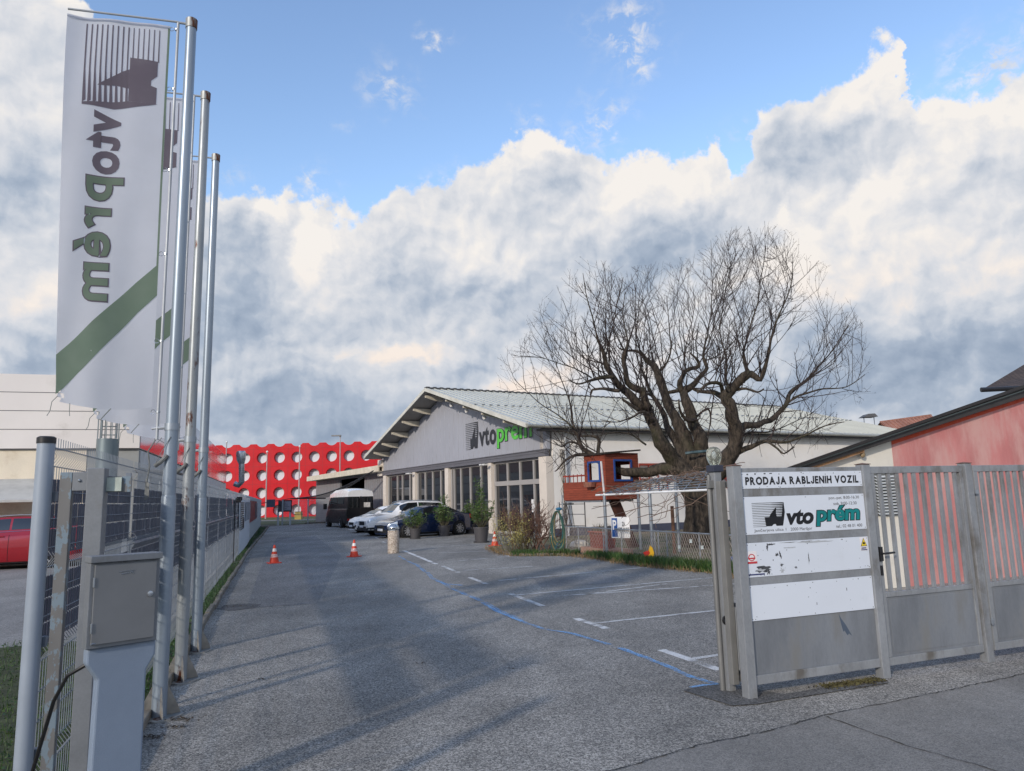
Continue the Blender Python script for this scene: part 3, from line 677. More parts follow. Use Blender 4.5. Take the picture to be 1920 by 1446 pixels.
def make_flag(i, b, z0, label, seed):
    base = Vector((b.x, b.y, z0))+ARM*.17
    fn0 = cloth_fn(seed, Vector((0, 0, 0)), .13)
    root = thing('flag', label, 'flag', base, 0, 'advertising flags on the three poles')
    mb = MB(); nu, nv = 28, 90; vs = []; fs = []
    for a in range(nu+1):
        for c in range(nv+1):
            u = FLW*a/nu; v = FLH*c/nv
            if a >= nu-2 and c >= nv-4: v -= .0; u -= .02*random.random()
            vs.append(fn0(u, v))
    for a in range(nu):
        for c in range(nv):
            if a >= nu-2 and c >= nv-3 and (a+c) % 2 == 0: continue
            o = a*(nv+1)+c; fs.append((o, o+1, o+nv+2, o+nv+1))
    mb.add(vs, fs); mb.build('cloth', cloth, root, smooth=True, fixn=False, auto=False)
    L = .004
    # printed design: reads downward, seen from the reverse
    def lay(v0, v1, u0, u1, lift): return lambda x, y: fn0(u0+(u1-u0)*y, v0+(v1-v0)*x, lift)
    flat('emblem', lv, lf, inkd, root, lay(.06, .92, .075, .70, L), .07)
    a1 = fit(tv1, 0, 0, 1, 1); flat('lettering', a1, tf1, inkd, root, lay(.95, 1.57, .375, .655, L), .08)
    ref = tv3
    a3 = fit(tv3, 0, 0, 1, 1); flat('lettering', a3, tf3, inkd, root, lay(1.59, 2.80, .325, .735, L), .08)
    a2 = fit(tv2, .010, .026, .990, .974); flat('lettering', a2, tf2, inkg, root, lay(1.59, 2.80, .325, .735, L+.003), .08)
    flat('stripe', [(0, 2.42), (0, 2.72), (.17, 2.88), (.38, 3.13), (.62, 3.43), (.85, 3.70), (.85, 3.33), (.55, 2.98), (.2, 2.60)], [tuple(range(9))], inkg, root, lambda u, v: fn0(u, v, L), .1)
    flat('edge_band', [(0, .02), (.018, .02), (.018, 2.45), (0, 2.45)], [(0, 1, 2, 3)], inkg, root, lambda u, v: fn0(u, v, L), .1)
    mb = MB()
    hem = [fn0(u*FLW/20, .012, .006) for u in range(21)]; mb.tube(hem, .013, 6)
    mb.build('top_hem', cloth, root, smooth=True)
    mb = MB()
    e = fn0(FLW*.98, FLH-.05); mb.tube([e, e+ARM*.04+Vector((0, 0, -.05)), e+ARM*.05+Vector((0, 0, -.13)), e+ARM*.07+Vector((0, 0, -.17))], .003, 4)
    e = fn0(FLW*.85, FLH-.01); mb.tube([e, e+Vector((0, 0, -.06)), e+Vector((.005, 0, -.11))], .003, 4)
    e = fn0(FLW*.42, FLH-.01); mb.tube([e, e+ARM*.04+Vector((0, 0, -.05)), e+ARM*.07+Vector((0, 0, -.09))], .004, 4)
    mb.build('frayed_threads', mat('threads', lin(130, 136, 130), .9), root)
    return root
def make_pole(b, m, label, ztop):
    root = thing('flagpole', label, 'flagpole', (b.x, b.y, 0), 0, 'flagpoles beside the mesh fence')
    mb = MB(); mb.tube([(0, 0, .01), (0, 0, 1.78), (0, 0, 1.80)], [.060, .060, .057], 20); mb.tube([(0, 0, 1.80), (.0, 0, 2.42)], .055, 20, False); mb.tube([(0, 0, 2.42), (.012, 0, ztop)], [.052, .046], 20)
    mb.build('shaft', m, root, smooth=True)
    mb = MB(); mb.lathe([(.052, ztop-.02), (.054, ztop+.07), (.05, ztop+.075)], 20, Matrix.Translation((.012, 0, 0))); mb.build('cap', galv_rust, root, smooth=True)
    mb = MB(); mb.lathe([(.060, 2.36), (.060, 2.42)], 20); mb.build('collar', galv, root, smooth=True)
    a = ARM*.115; mb = MB(); mb.tube([(a.x, a.y, 2.28), (a.x+.012, a.y, ztop+.02)], .0125, 10); mb.tube([(a.x+.012, a.y, ztop+.025), (.012, 0, ztop+.025)], .012, 8); mb.tube([(a.x+.012, a.y, ztop+.03), (a.x+ARM.x*.91, a.y+ARM.y*.91, ztop-.0)], .010, 8)
    mb.tube([(a.x, a.y, 2.38), (0, 0, 2.39)], .016, 8); mb.tube([(a.x+ARM.x*.05, a.y, 2.375), (a.x, a.y, 2.38)], .010, 8)
    mb.build('halyard_rod', mat('rod_grey', lin(176, 180, 184), .5, .2), root, smooth=True)
    mb = MB()
    for z in (ztop-.05, 5.55, 4.75, 3.95, 3.15, 2.52):
        c = Vector((a.x, a.y, z)); q = c+ARM*.03
        pts = [q+Vector((.02*cos(t)*1, 0, .02*sin(t)))+ARM*.01 for t in [k*pi/5 for k in range(10)]]; mb.tube(pts, .003, 5); mb.lathe([(.018, z-.008), (.018, z+.008)], 10, Matrix.Translation((a.x, a.y, 0)))
    mb.build('clips', stainless, root)
    mb = MB(); mb.tube([(a.x, a.y, 2.3), (a.x-.06, a.y-.02, 2.18), (a.x-.05, a.y, 2.05), (a.x-.065, a.y-.01, 1.92)], .006, 6)
    mb.add([(a.x-.08, a.y, 1.95), (a.x-.04, a.y-.01, 1.90), (a.x-.05, a.y+.01, 1.78), (a.x-.085, a.y, 1.76)], [(0, 1, 2, 3)]); mb.tube([(0, -.06, 2.14), (-.05, -.08, 2.08), (-.09, -.09, 2.05)], .018, 8); mb.tube([(.02, -.055, 2.3), (-.03, -.07, 2.2), (-.08, -.09, 2.08)], .003, 5)
    mb.build('cleat_rope', mat('old_rope', lin(120, 122, 120), .8, .2, .3, 20), root)
    mb = MB()
    for k in range(4):
        w = radians(35+k*90); d = Vector((cos(w), sin(w), 0)); t = Vector((-sin(w), cos(w), 0))*.005
        pp = [d*.055+Vector((0, 0, .015)), d*.165+Vector((0, 0, .015)), d*.15+Vector((0, 0, .06)), d*.058+Vector((0, 0, .25))]
        mb.add([q-t for q in pp]+[q+t for q in pp], [(0, 1, 2, 3), (7, 6, 5, 4), (0, 4, 5, 1), (1, 5, 6, 2), (2, 6, 7, 3), (3, 7, 4, 0)])
    mb.build('gussets', mat('base_steel', lin(150, 145, 136), .5, .3, .2, 6, dirt=lin(116, 86, 58), dirt_s=9), root)
    mb = MB(); mb.prism([(.19*cos(radians(35+k*90+d)), .19*sin(radians(35+k*90+d))) for k in range(4) for d in (-18, 18)], 0, .014)
    mb.build('base_plate', galv_rust, root)
    return root
PB = [Vector((-2.97, 6.28, 0)), Vector((-3.36, 7.52, 0)), Vector((-3.84, 8.98, 0))]
for b, m_, lb in zip(PB, (polesteel, polesteel2, polesteel), ('nearest of the three steel flagpoles, tallest in view', 'rust-streaked middle flagpole of the three by the fence', 'farthest and shortest-looking of the three flagpoles')): make_pole(b, m_, lb, 6.21)
make_flag(0, PB[0], 6.18, 'large white banner flag with a grey emblem and green stripe on the nearest pole', .3)
make_flag(1, PB[1], 6.18, 'white banner flag on the middle pole, mostly hidden behind the nearest flag', 1.7)
make_flag(2, PB[2], 6.18, 'white banner flag on the farthest pole, only slivers of it showing', 3.1)
# ------------------------------------------------------------------ white industrial hall on the left
HC = Vector((-12.9, 25.0, 0)); hall = thing('industrial_hall', 'white clad industrial hall with cream base and glossy red side behind the mesh fence', 'building', HC, FROT)
# local +x along fence direction (away), +y left
mb = MB(); mb.bx(0.0, 45, .02, 40, 0, 3.70); mb.build('base_wall', greywall, hall)
mb = MB(); mb.bx(-.02, -.001, 1.6, 40, 0, 3.70); mb.build('front_wall', cream, hall)
mb = MB(); mb.bx(-.12, 44.9, .0, 40, 3.74, 6.22); mb.build('cladding', whitecl, hall)
mb = MB(); mb.bx(-.08, 45, .06, 40, 3.70, 3.74); mb.build('drip_rail', seam, hall)
mb = MB()
for z in (4.36, 4.98, 5.60): mb.bx(-.124, -.119, .0, 40, z, z+.022)
mb.build('panel_joints', seam, hall)
mb = MB(); mb.bx(-.02, 44.9, -.006, -.001, 3.75, 6.2); mb.build('side_cladding', redcl, hall)
mb = MB()
for z in (4.36, 4.98, 5.60): mb.bx(0, 44.9, -.009, -.0065, z, z+.02)
for k in range(0, 15): mb.bx(k*3, k*3+.02, -.009, -.0065, 3.75, 6.2)
mb.build('side_joints', seam, hall)
mb = MB(); mb.bx(.2, 45, .0, .018, 3.1, 3.68); mb.bx(6, 40, -.01, .018, 2.2, 3.0); mb.build('side_band', mat('light_band', lin(196, 198, 196), .7), hall)
# awning
mb = MB(); a = V(15, 903, 24.0); 
mb.add([(-.02, 2.6, 2.75), (-.02, 8, 2.75), (-1.5, 2.6, 2.05), (-1.5, 8, 2.05), (-.02, 2.6, 2.72), (-.02, 8, 2.72), (-1.5, 2.6, 1.98), (-1.5, 8, 1.98)], [(0, 2, 3, 1), (4, 5, 7, 6), (0, 4, 6, 2), (1, 3, 7, 5), (2, 6, 7, 3)])
mb.build('awning', mat('awning_grey', lin(176, 176, 172), .6), hall)
# caged ladder with drum
cl = MB(); _p = V(201, 850, 23.6)-HC; cx, cy = _p.dot(FD), _p.dot(-FR)
cl.lathe([(.33, 2.6), (.33, 3.95)], 28, Matrix.Translation((cx, cy, 0))); drm = cl.build('ladder_drum', mat('drum_grey', lin(120, 132, 136), .4, .5, .1, 1), hall, smooth=True)
mb = MB()
for k in range(12):
    w = 2*pi*k/12; mb.bx(cx+.31*cos(w)-.012, cx+.31*cos(w)+.012, cy+.31*sin(w)-.012, cy+.31*sin(w)+.012, 3.95, 6.9)
for z in (4.6, 5.5, 6.4): mb.lathe([(.335, z), (.335, z+.10), (.31, z+.10), (.31, z)], 24, Matrix.Translation((cx, cy, 0)), closed=False)
for k in range(10): mb.tube([(cx+.15, cy-.22, 4.1+k*.28), (cx+.15, cy+.22, 4.1+k*.28)], .018, 5)
mb.tube([(cx+.15, cy-.22, 4), (cx+.15, cy-.22, 6.9)], .02, 6); mb.tube([(cx+.15, cy+.22, 4), (cx+.15, cy+.22, 6.9)], .02, 6); mb.tube([(cx, cy, 5.0), (-.12, cy, 5.0)], .03, 6)
mb.build('ladder_cage', mat('cage_steel', lin(140, 148, 150), .4, .5), hall)
# exhaust duct on the far part of the side
dk = thing('exhaust_duct', 'shiny steel exhaust duct rising beside the white hall, against the red hall', 'duct', (-13.0, 34.0, 0), 0)
pb = V(441, 905, 34.0); pt_ = V(453, 852, 34.0); pm = V(453, 872, 34); p9 = V(451, 908, 34)
q = Vector((13.0, -34.0, 0))
mb = MB(); mb.tube([V(440, 907, 34)+q, V(447, 910, 34)+q, V(453, 904, 34)+q, V(453, 870, 34)+q], .13, 14); mb.tube([V(453, 870, 34)+q, V(452, 862, 34)+q, V(452, 850, 34)+q, V(452, 846, 34)+q], [.13, .2, .22, .18], 16)
mb.build('pipe', stainless, dk, smooth=True)
# small roof items visible over the fence: low canopy rails
rr = thing('railing', 'thin metal frame with a small dark roof just above the mesh fence top', 'frame', FL(14, -1.6), FROT)
mb = MB()
for s_ in (0, 1.6): mb.tube([(s_, 0, 0), (s_, 0, 2.5)], .03, 6)
mb.tube([(2.2, 0, 0), (2.2, 0, 2.25), (2.5, 0, 2.3), (3.2, 0, 2.3), (3.4, 0, 2.2), (3.4, 0, 0)], .02, 6)
mb.build('posts', galv, rr)
mb = MB(); mb.bx(-.4, 2.0, -.5, .3, 2.5, 2.54); mb.build('roof_sheet', seam, rr)
# ------------------------------------------------------------------ red hall with round windows
RY = 100.0
x_a = V(491.3, 858.8, RY); x_b = V(686.5, 857.0, RY); sp = (x_b.x-x_a.x)/6
zc0 = x_a.z; zrow = V(524, 858.8, RY).z-V(524, 891.5, RY).z; ztop = V(560, 831.0, RY).z
rh = thing('red_hall', 'bright red hall facade with rows of round pale windows and a scalloped top edge', 'building', (x_a.x, RY, 0), 0)
RR = .74; NX0, NX1 = -9, 8
mb = MB(); segs = 28
def ringcell(mb, cx, cz, hw, hz0, hz1, r):
    o = len(mb.v); n = 32; inner = []; outer = []
    for k in range(n):
        w = 2*pi*k/n; c, s = cos(w), sin(w); inner.append((cx+r*c, 0, cz+r*s))
        t = min(hw/abs(c) if abs(c) > 1e-6 else 1e9, (hz1 if s > 0 else hz0)/abs(s) if abs(s) > 1e-6 else 1e9); outer.append((cx+t*c, 0, cz+t*s))
    # snap nearest outer points to the corners
    for sx in (-1, 1):
        for sz, hz in ((-1, hz0), (1, hz1)):
            tx, tz = cx+sx*hw, cz+sz*hz; k = min(range(n), key=lambda i: (outer[i][0]-tx)**2+(outer[i][2]-tz)**2); outer[k] = (tx, 0, tz)
    mb.v += inner+outer; mb.v += [(p[0], .55, p[2]) for p in inner]
    for k in range(n):
        k2 = (k+1) % n; mb.f.append((o+k, o+k2, o+n+k2, o+n+k)); mb.f.append((o+k, o+2*n+k, o+2*n+k2, o+k2))
topz = zc0+zrow*.5
for i in range(NX0, NX1):
    for j in range(4):
        cz = zc0-j*zrow
        ringcell(mb, i*sp, cz, sp/2, zrow/2, zrow/2, RR)
# scalloped parapet: strip between top of cells and notched edge
for i in range(NX0, NX1):
    n = 24; pts = []
    cr_ = .86; czn = ztop+cr_-.42
    for k in range(n+1):
        x = -sp/2+sp*k/n; z = ztop
        if abs(x) < cr_:
            zz = czn-sqrt(cr_**2-x**2); z = min(ztop, zz)
        pts.append((i*sp+x, z))
    o = len(mb.v); mb.v += [(x, 0, topz) for x, z in pts]+[(x, 0, z) for x, z in pts]
    mb.f += [(o+k, o+k+1, o+n+1+k+1, o+n+1+k) for k in range(n)]
zb = zc0-3.5*zrow
if zb > 0: mb.add([((NX0-.5)*sp, 0, 0), ((NX1-.5)*sp, 0, 0), ((NX1-.5)*sp, 0, zb), ((NX0-.5)*sp, 0, zb)], [(0, 1, 2, 3)])
mb.build('facade', redh, rh, fixn=False)
mb = MB(); mb.bx((NX0-.5)*sp, (NX1-.5)*sp, .62, 30, 0, ztop-.5); mb.build('block', mat('red_block', (.40, .02, .02), .6), rh)
mb0 = MB(); mb0.lathe([(RR+.02, 0), (RR+.02, .03)], 28, Matrix.Rotation(pi/2, 4, 'X')); pr = mb0.build('window', discw, rh)
pr.location = (0, .60, zc0)
mbf = MB(); mbf.bx(-RR*.88, RR*.88, -.06, -.04, RR*.52, RR*.57); fr0 = mbf.build('frame', seam, pr)
for i in range(NX0, NX1):
    for j in range(4):
        if (i, j) == (0, 0): continue
        o = pr.copy(); COL.objects.link(o); o.parent = rh; o.location = (i*sp, .60, zc0-j*zrow)
        f2 = fr0.copy(); COL.objects.link(f2); f2.parent = o
mb = MB()
for i in range(NX0, NX1+1): mb.bx((i-.5)*sp-.012, (i-.5)*sp+.012, -.012, -.002, 0, ztop-.02)
for j in range(0, 5): mb.bx((NX0-.5)*sp, (NX1-.5)*sp, -.014, -.0125, topz-j*zrow-.012, topz-j*zrow+.012)
mb.build('panel_joints', mat('red_joint', (.30, .02, .03), .6), rh)
# ------------------------------------------------------------------ masts in front of the red hall
def mast(px, pyt, Y, label, lamp=False):
    t = V(px, pyt, Y); h = t.z
    r = thing('street_lamp' if lamp else 'flagpole', label, 'street lamp' if lamp else 'flagpole', (t.x, Y, 0), 0)
    mb = MB(); mb.tube([(0, 0, 0), (0, 0, h)], .10, 8, r2=.06); mb.build('mast', mat('mast_grey', lin(176, 160, 160), .5), r, smooth=True)
    if lamp:
        mb = MB(); mb.bx(-1.1, .1, -.15, .15, h, h+.16); mb.tube([(0, 0, h-.1), (0, 0, h+.1)], .12, 8); mb.build('lamp_head', mat('lamp_head_grey', lin(120, 120, 120), .5), r)
    else:
        mb = MB(); mb.sphere((0, 0, h+.05), .14, 8, 6); mb.build('finial', whitepaint, r, smooth=True)
mast(638, 818, 92, 'tall thin street lamp in front of the red hall near the showroom roof', True)
mast(562, 838, 90, 'bare pale pole in front of the middle of the red hall')
mast(501, 848, 90, 'bare pale pole in front of the left part of the red hall')
mast(425, 830, 88, 'thin pale pole at the left end of the red hall, beside the white hall')
# ------------------------------------------------------------------ showroom
C0 = Vector((1.45, 31.8, 0)); SROT = radians(29.0); SU = Vector((cos(SROT), sin(SROT), 0)); SVv = Vector((-sin(SROT), cos(SROT), 0))
SWid, SLen, ZE, ZB = 21.8, 27.0, 4.72, 3.78
RISE = 3.05; HALF = SWid/2
show = thing('showroom', 'grey gabled car showroom with tall windows and a long white side wall', 'building', C0, SROT)
def fy(px, py=900):        # distance along the glazed front for a sight line
    d = ray(px, py); n = SU; t = (C0-Vector((0, 0, CAMH))).dot(n)/d.dot(n); p = Vector((0, 0, CAMH))+d*t
    return (p-C0).dot(SVv), p.z
grpanel = mat('grey_panel', lin(166, 168, 176), .5, .05, .03, .5)
grfas = mat('grey_fascia', lin(112, 112, 118), .5, .2, .05, 1)
colw = mat('column_cream', lin(218, 208, 196), .7, 0, .05, 1)
mull = mat('mullion', lin(176, 172, 168), .45, .2, .04, 1)
rooft = mat('roof_sheet_green_grey', lin(196, 197, 188), .42, .15, .06, .6, dirt=lin(206, 204, 192), dirt_s=.5)
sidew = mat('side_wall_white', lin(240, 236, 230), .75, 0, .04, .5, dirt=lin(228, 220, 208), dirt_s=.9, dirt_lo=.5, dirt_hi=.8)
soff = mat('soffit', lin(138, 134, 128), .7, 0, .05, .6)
def gz(y): return ZE+RISE*(1-abs(y-HALF)/HALF)
mb = MB(); mb.bx(.30, SLen, .0, .28, .34, ZE+.1); mb.build('side_wall', sidew, show)
mb = MB(); mb.bx(.25, SLen, -.02, .30, -.05, .34); mb.build('plinth', mat('plinth_navy', lin(72, 76, 92), .8), show)
mb = MB(); mb.bx(.30, SLen, .3, SWid, 0, .06); mb.bx(SLen-.2, SLen, .3, SWid, .06, ZE); mb.bx(.3, SLen, SWid-.2, SWid, .06, ZE); mb.bx(6.0, 6.2, .3, SWid-.2, .06, ZE); mb.build('inner_shell', mat('interior_grey', (.16, .155, .15), .8), show)
mb = MB(); mb.bx(.3, SLen, .3, SWid-.2, ZE-.1, ZE-.04); mb.build('ceiling', mat('interior_ceiling', (.2, .2, .2), .8), show)
mb = MB()      # gable panel
mb.prism([(0, ZB), (SWid, ZB), (SWid, gz(SWid)), (HALF, gz(HALF)), (0, gz(0))], .0, .18, ax='X'); mb.build('gable', grpanel, show)
mb = MB()
k = 0; y = .55
while y < SWid-.1:
    w = .03 if abs(y-HALF) > .35 else .04
    mb.bx(-.014, -.001, y-w/2, y+w/2, ZB+.01, gz(y)-.02); y += .62
mb.build('standing_seams', mat('seam_light', lin(186, 188, 194), .4, .25), show)
mb = MB(); mb.bx(-.10, .10, -.0, SWid, ZB-.30, ZB-.02); mb.bx(-.14, .10, -.01, SWid, ZB-.02, ZB+.02); mb.bx(-.12, .1, .0, SWid, ZB-.14, ZB-.10)
mb.build('fascia', grfas, show)
cols = []
for a, b in ((1023.5, 1034), (916, 924.5), (835, 843.5), (774.5, 780.5), (725.5, 731.5)):
    ya, yb = fy(a)[0], fy(b)[0]; ya, yb = min(ya, yb), max(ya, yb); cols.append((ya, yb))
cols[0] = (.0, .62); cols[-1] = (SWid-.75, SWid)
for i, (ya, yb) in enumerate(cols):
    mb = MB(); mb.bx(-.07, .29, ya+(yb-ya)*.12*(i > 0), yb-(yb-ya)*.12*(i > 0), -.05, ZB-.31 if i else ZB-.31)
    if i == 0: mb.bx(-.0, .295, .29, .60, ZB-.3, ZE)
    mb.build('column', colw, show)
bays = []
for i in range(4): bays.append((cols[i][1], cols[i+1][0]))
ms = [[(1385), (1498), (1622)], [905, 965, 1050, 1145], [645, 712, 785], [395, 440, 508]]
for bi, (ya, yb) in enumerate(bays):
    mb = MB(); zt = ZB-.31
    fr = .06
    mb.bx(.10, .2, ya, yb, zt-.10, zt); mb.bx(.10, .2, ya, yb, 0.02, .14)
    ys = [ya+.001+fr/2, yb-fr/2]
    for q in ms[bi]:
        yy = fy(660+q/4.8)[0]
        if ya+.2 < yy < yb-.2: ys.append(yy)
    for yy in ys: mb.bx(.08, .22, yy-fr, yy+fr, .14, zt-.10)
    if bi == 0: mb.bx(.07, .23, ya, yb, 2.30, 2.52)
    fo = mb.build('window', mull, show)
    mb = MB(); yss = sorted(ys)
    zlo = .14
    for a, b in zip(yss, yss[1:]):
        if bi == 0:
            mb.bx(.150, .156, a+fr, b-fr, 2.53, zt-.11)
        else: mb.bx(.150, .156, a+fr, b-fr, zlo, zt-.11)
    if bi == 0:
        for a, b in zip(yss, yss[1:]):
            mb.bx(.150, .156, a+fr, b-fr, .15, 2.29)
    mb.build('pane', glass_d, fo)
# entrance
ya, yb = fy(1000)[0], fy(950)[0]
mb = MB(); mb.bx(.9, 1.0, ya-.4, yb+.6, .06, 2.4); dn = mb.build('entrance', mat('entrance_wall', (.30, .28, .25), .8), show)
mb = MB(); m1_ = (ya+yb)/2; mb.bx(.86, .9, m1_-.85, m1_+.85, .06, 2.1); mb.build('door_leaf', black, dn)
mb = MB(); mb.bx(.84, .87, m1_-.9, m1_-.8, .06, 2.15); mb.bx(.84, .87, m1_+.8, m1_+.9, .06, 2.15); mb.bx(.84, .87, m1_-.03, m1_+.03, .06, 2.1); mb.build('door_frame', mull, dn)
mb = MB(); yq = fy(996)[0]; mb.bx(.06, .07, yq-.12, yq+.12, 1.05, 1.4); mb.bx(.06, .07, yq-.05, yq+.15, 1.42, 1.62); mb.build('notices', whitepaint, show)
# roof
OVF, OVE, TH_ = 1.25, .45, .14
def roofz(y): return gz(y)+.22
for sgn in (0, 1):
    mb = MB()
    if sgn == 0: y0, y1 = -OVE, HALF
    else: y0, y1 = HALF, SWid+OVE
    z0 = ZE+.22+RISE*(y0/HALF) if sgn == 0 else roofz(HALF)
    z1 = roofz(HALF) if sgn == 0 else ZE+.22+RISE*((SWid-y1)/HALF)
    mb.prism([(y0, z0-TH_), (y1, z1-TH_), (y1, z1), (y0, z0)], -OVF, SLen+.5, ax='X')
    ro = mb.build('roof', rooft, show)
    mb = MB(); x = -OVF+.05
    while x < SLen+.4:
        mb.prism([(y0+.01, z0), (y1, z1), (y1, z1+.045), (y0+.01, z0+.045)], x, x+.05, ax='X'); x += .42
    mb.build('ribs', rooft, ro)
    mb = MB()
    mb.prism([(y0-.005, z0-TH_-.02), (y1, z1-TH_-.02), (y1, z1+.03), (y0-.005, z0+.03)], -OVF-.05, -OVF-.002, ax='X'); mb.build('barge_board', mat('barge', lin(206, 204, 192), .5), ro)
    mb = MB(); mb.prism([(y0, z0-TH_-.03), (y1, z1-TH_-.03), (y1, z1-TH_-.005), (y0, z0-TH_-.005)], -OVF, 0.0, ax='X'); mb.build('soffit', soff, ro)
mb = MB(); mb.bx(-OVF, SLen+.5, HALF-.15, HALF+.15, roofz(HALF)+.0, roofz(HALF)+.06)
for k in range(int((SLen+1.7)/.42)): mb.bx(-OVF+k*.42, -OVF+k*.42+.2, HALF-.18, HALF+.18, roofz(HALF)+.055, roofz(HALF)+.085)
mb.build('ridge_cap', seam, show)
mb = MB(); ym = HALF*.42; zm = roofz(ym)+.05
for k in range(int((SLen+1.6)/.42)): mb.bx(-OVF+k*.42, -OVF+k*.42+.14, ym-.05, ym+.05, zm, zm+.05)
mb.build('snow_guard', galv, show)
beamm = mat('bracket_cream', lin(206, 198, 180), .6)
for y in (11.3, 13.2, 15.1, 17.0, 18.9, 20.6):
    z = gz(y); mb = MB()
    mb.prism([(-1.1, z-.02), (-.0, z-.02), (-.0, z-.34), (-.5, z-.30), (-1.1, z-.14)], y-.07, y+.07, ax='Y'); mb.build('roof_bracket', beamm, show)
for y in (1.9, 4.1, 6.2, 8.4):
    z = gz(y); mb = MB(); mb.prism([(-1.1, z-.02), (0, z-.02), (0, z-.34), (-1.1, z-.14)], y-.07, y+.07, ax='Y'); mb.build('roof_bracket', beamm, show)
z0e = ZE+.22-RISE*OVE/HALF
mb = MB(); mb.tube([(-OVF, -OVE-.08, z0e-.08), (SLen+.4, -OVE-.08, z0e-.12)], .075, 10); mb.build('gutter', mat('gutter_grey', lin(166, 166, 158), .45, .3), show, smooth=True)
mb = MB(); mb.bx(-.5, SLen, -OVE, .0, z0e-.26, z0e-.17); mb.build('eave_board', mat('eave_dark', (.05, .05, .05), .6), show)
mb = MB(); mb.tube([(.9, -OVE-.05, z0e-.12), (.9, -.12, z0e-.5), (.9, -.12, 0)], .05, 8); mb.build('downpipe', mat('pipe_grey', lin(178, 182, 186), .5), show, smooth=True)
# box at left eave joining the annex
mb = MB(); mb.bx(-.05, 2.0, SWid+.01, SWid+1.15, ZB-.30, ZE-.1); mb.build('eave_box', colw, show)
for (px, py) in ((861, 752), (890, 762), (924, 777)):
    y, z = fy(px, py); z = gz(y)-.25
    mb = MB(); mb.tube([(-.55, y, z+.22), (-.55, y, z)], .035, 6); mb.lathe([(.05, 0), (.10, .12), (.10, .2)], 12, Matrix.Translation((-.55, y, z-.06)) @ Matrix.Rotation(radians(150), 4, 'Y')); mb.build('spotlight', whitepaint, show, smooth=True)
for i in (1, 3):
    y = sum(cols[i])/2
    mb = MB(); mb.bx(-.5, -.281, y-.28, y-.06, ZB-.42, ZB-.36); mb.bx(-.5, -.281, y+.06, y+.28, ZB-.42, ZB-.36); mb.build('wall_lamp', whitepaint, show)
# lettering on the gable
paintd = mat('sign_black', (.020, .022, .028), .4); paintg = mat('sign_green', (.10, .55, .06), .4)
def on_gable(px, py):
    y, z = fy(px, py); return y, z
yl0, zl0 = on_gable(874, 843); yl1, zl1 = on_gable(898, 841); ylt, zlt = on_gable(898.5, 790)
zt_ = zlt; zb_ = zl1; 
def gfn(y0, y1, z0, z1, lift): return lambda x, y: Vector((-lift, y0+(y1-y0)*x, z0+(z1-z0)*y))
flat('emblem', lv, lf, paintd, show, gfn(yl0, yl1, zb_, zt_, .022))
ya, za = on_gable(899, 838); yb, zbv = on_gable(931, 831); _, zx = on_gable(915, 800)
flat('lettering', fit(tv1, 0, 0, 1, 1), tf1, paintd, show, gfn(ya, yb, za, zx, .022))
yc, zc = on_gable(932.5, 842); yd, zd = on_gable(999, 820); _, zy = on_gable(965, 797)
t5, f5 = text2d('prem', .02, .0); t6, f6 = text2d('prem', .055, .0)
flat('lettering', fit(t6, 0, 0, 1, 1), f6, paintd, show, gfn(yc, yd, zc, zy, .022))
flat('lettering', fit(t5, .010, .02, .990, .98), f5, paintg, show, gfn(yc, yd, zc, zy, .027))
# vine on the corner
mb = MB()
for k in range(7):
    x = .75+random.uniform(-.1, .1); pts = []
    for j in range(14): pts.append((x+random.uniform(-.10, .10), -.06-random.random()*.08, .4+j*.26))
    mb.tube(pts, .012, 4)
tag(mb.build('climbing_vine', mat('vine_bark', (.10, .085, .065), .9), show), 'bare vine climbing the corner pipe')
# red trellis on the side wall
tr = thing('wall_trellis', 'rust red wooden trellis fixed high on the white showroom wall behind the tree', 'trellis', C0, SROT)
mb = MB(); a = 5.0; b = 11.2
for zz in (2.35, 3.05): mb.bx(a, b, -.10, -.06, zz, zz+.10)
x = a
while x < b: mb.bx(x, x+.05, -.062, -.03, 1.9, 3.15); x += .55
mb.build('slats', mat('trellis_red', lin(150, 62, 48), .7), tr)
mb = MB(); mb.bx(8.0, 8.9, -.3, -.05, 1.55, 2.2); tag(mb.build('nest_box', mat('wood_redbrown', lin(110, 45, 34), .7), tr), None)
# ------------------------------------------------------------------ workshop annex continuing the front
anx = thing('workshop_annex', 'low grey workshop annex with black doorways and a cream roof edge behind the van', 'building', C0+SVv*(SWid+.02)+SU*.5, SROT)
def fya(px): return fy(px)[0]-SWid-.02
L_ = 21.0
y1, y2 = fya(708), fya(723.5); yo1, yo2 = fya(627), fya(671.5)
zt = 3.78
wl = MB()
segsW = [(0.0, min(y1, y2)), (max(y1, y2), min(yo1, yo2)), (max(yo1, yo2), L_)]
for a, b in segsW: wl.bx(0, .15, a, b, 0, zt)
wl.bx(0, .15, min(y1, y2), max(y1, y2), zt-.2, zt); wl.bx(0, .15, min(yo1, yo2), max(yo1, yo2), zt-.15, zt)
anw = wl.build('wall', mat('annex_grey', lin(138, 138, 140), .5, .2, .04, .5), anx)
mb = MB()
for a, b in segsW:
    y = a+.3
    while y < b: mb.bx(-.012, -.001, y, y+.03, .02, zt-.02); y += .5
mb.build('ribs', grpanel, anw)
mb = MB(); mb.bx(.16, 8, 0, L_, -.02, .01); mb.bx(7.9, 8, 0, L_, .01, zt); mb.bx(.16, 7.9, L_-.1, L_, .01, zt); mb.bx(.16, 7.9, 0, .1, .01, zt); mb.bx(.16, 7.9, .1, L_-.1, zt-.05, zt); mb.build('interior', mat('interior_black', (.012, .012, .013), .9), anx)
mb = MB()
for yy in (y1, y2): mb.bx(-.05, .0, yy-.08, yy+.08, 0, zt)
mb.build('door_jamb', colw, anx)
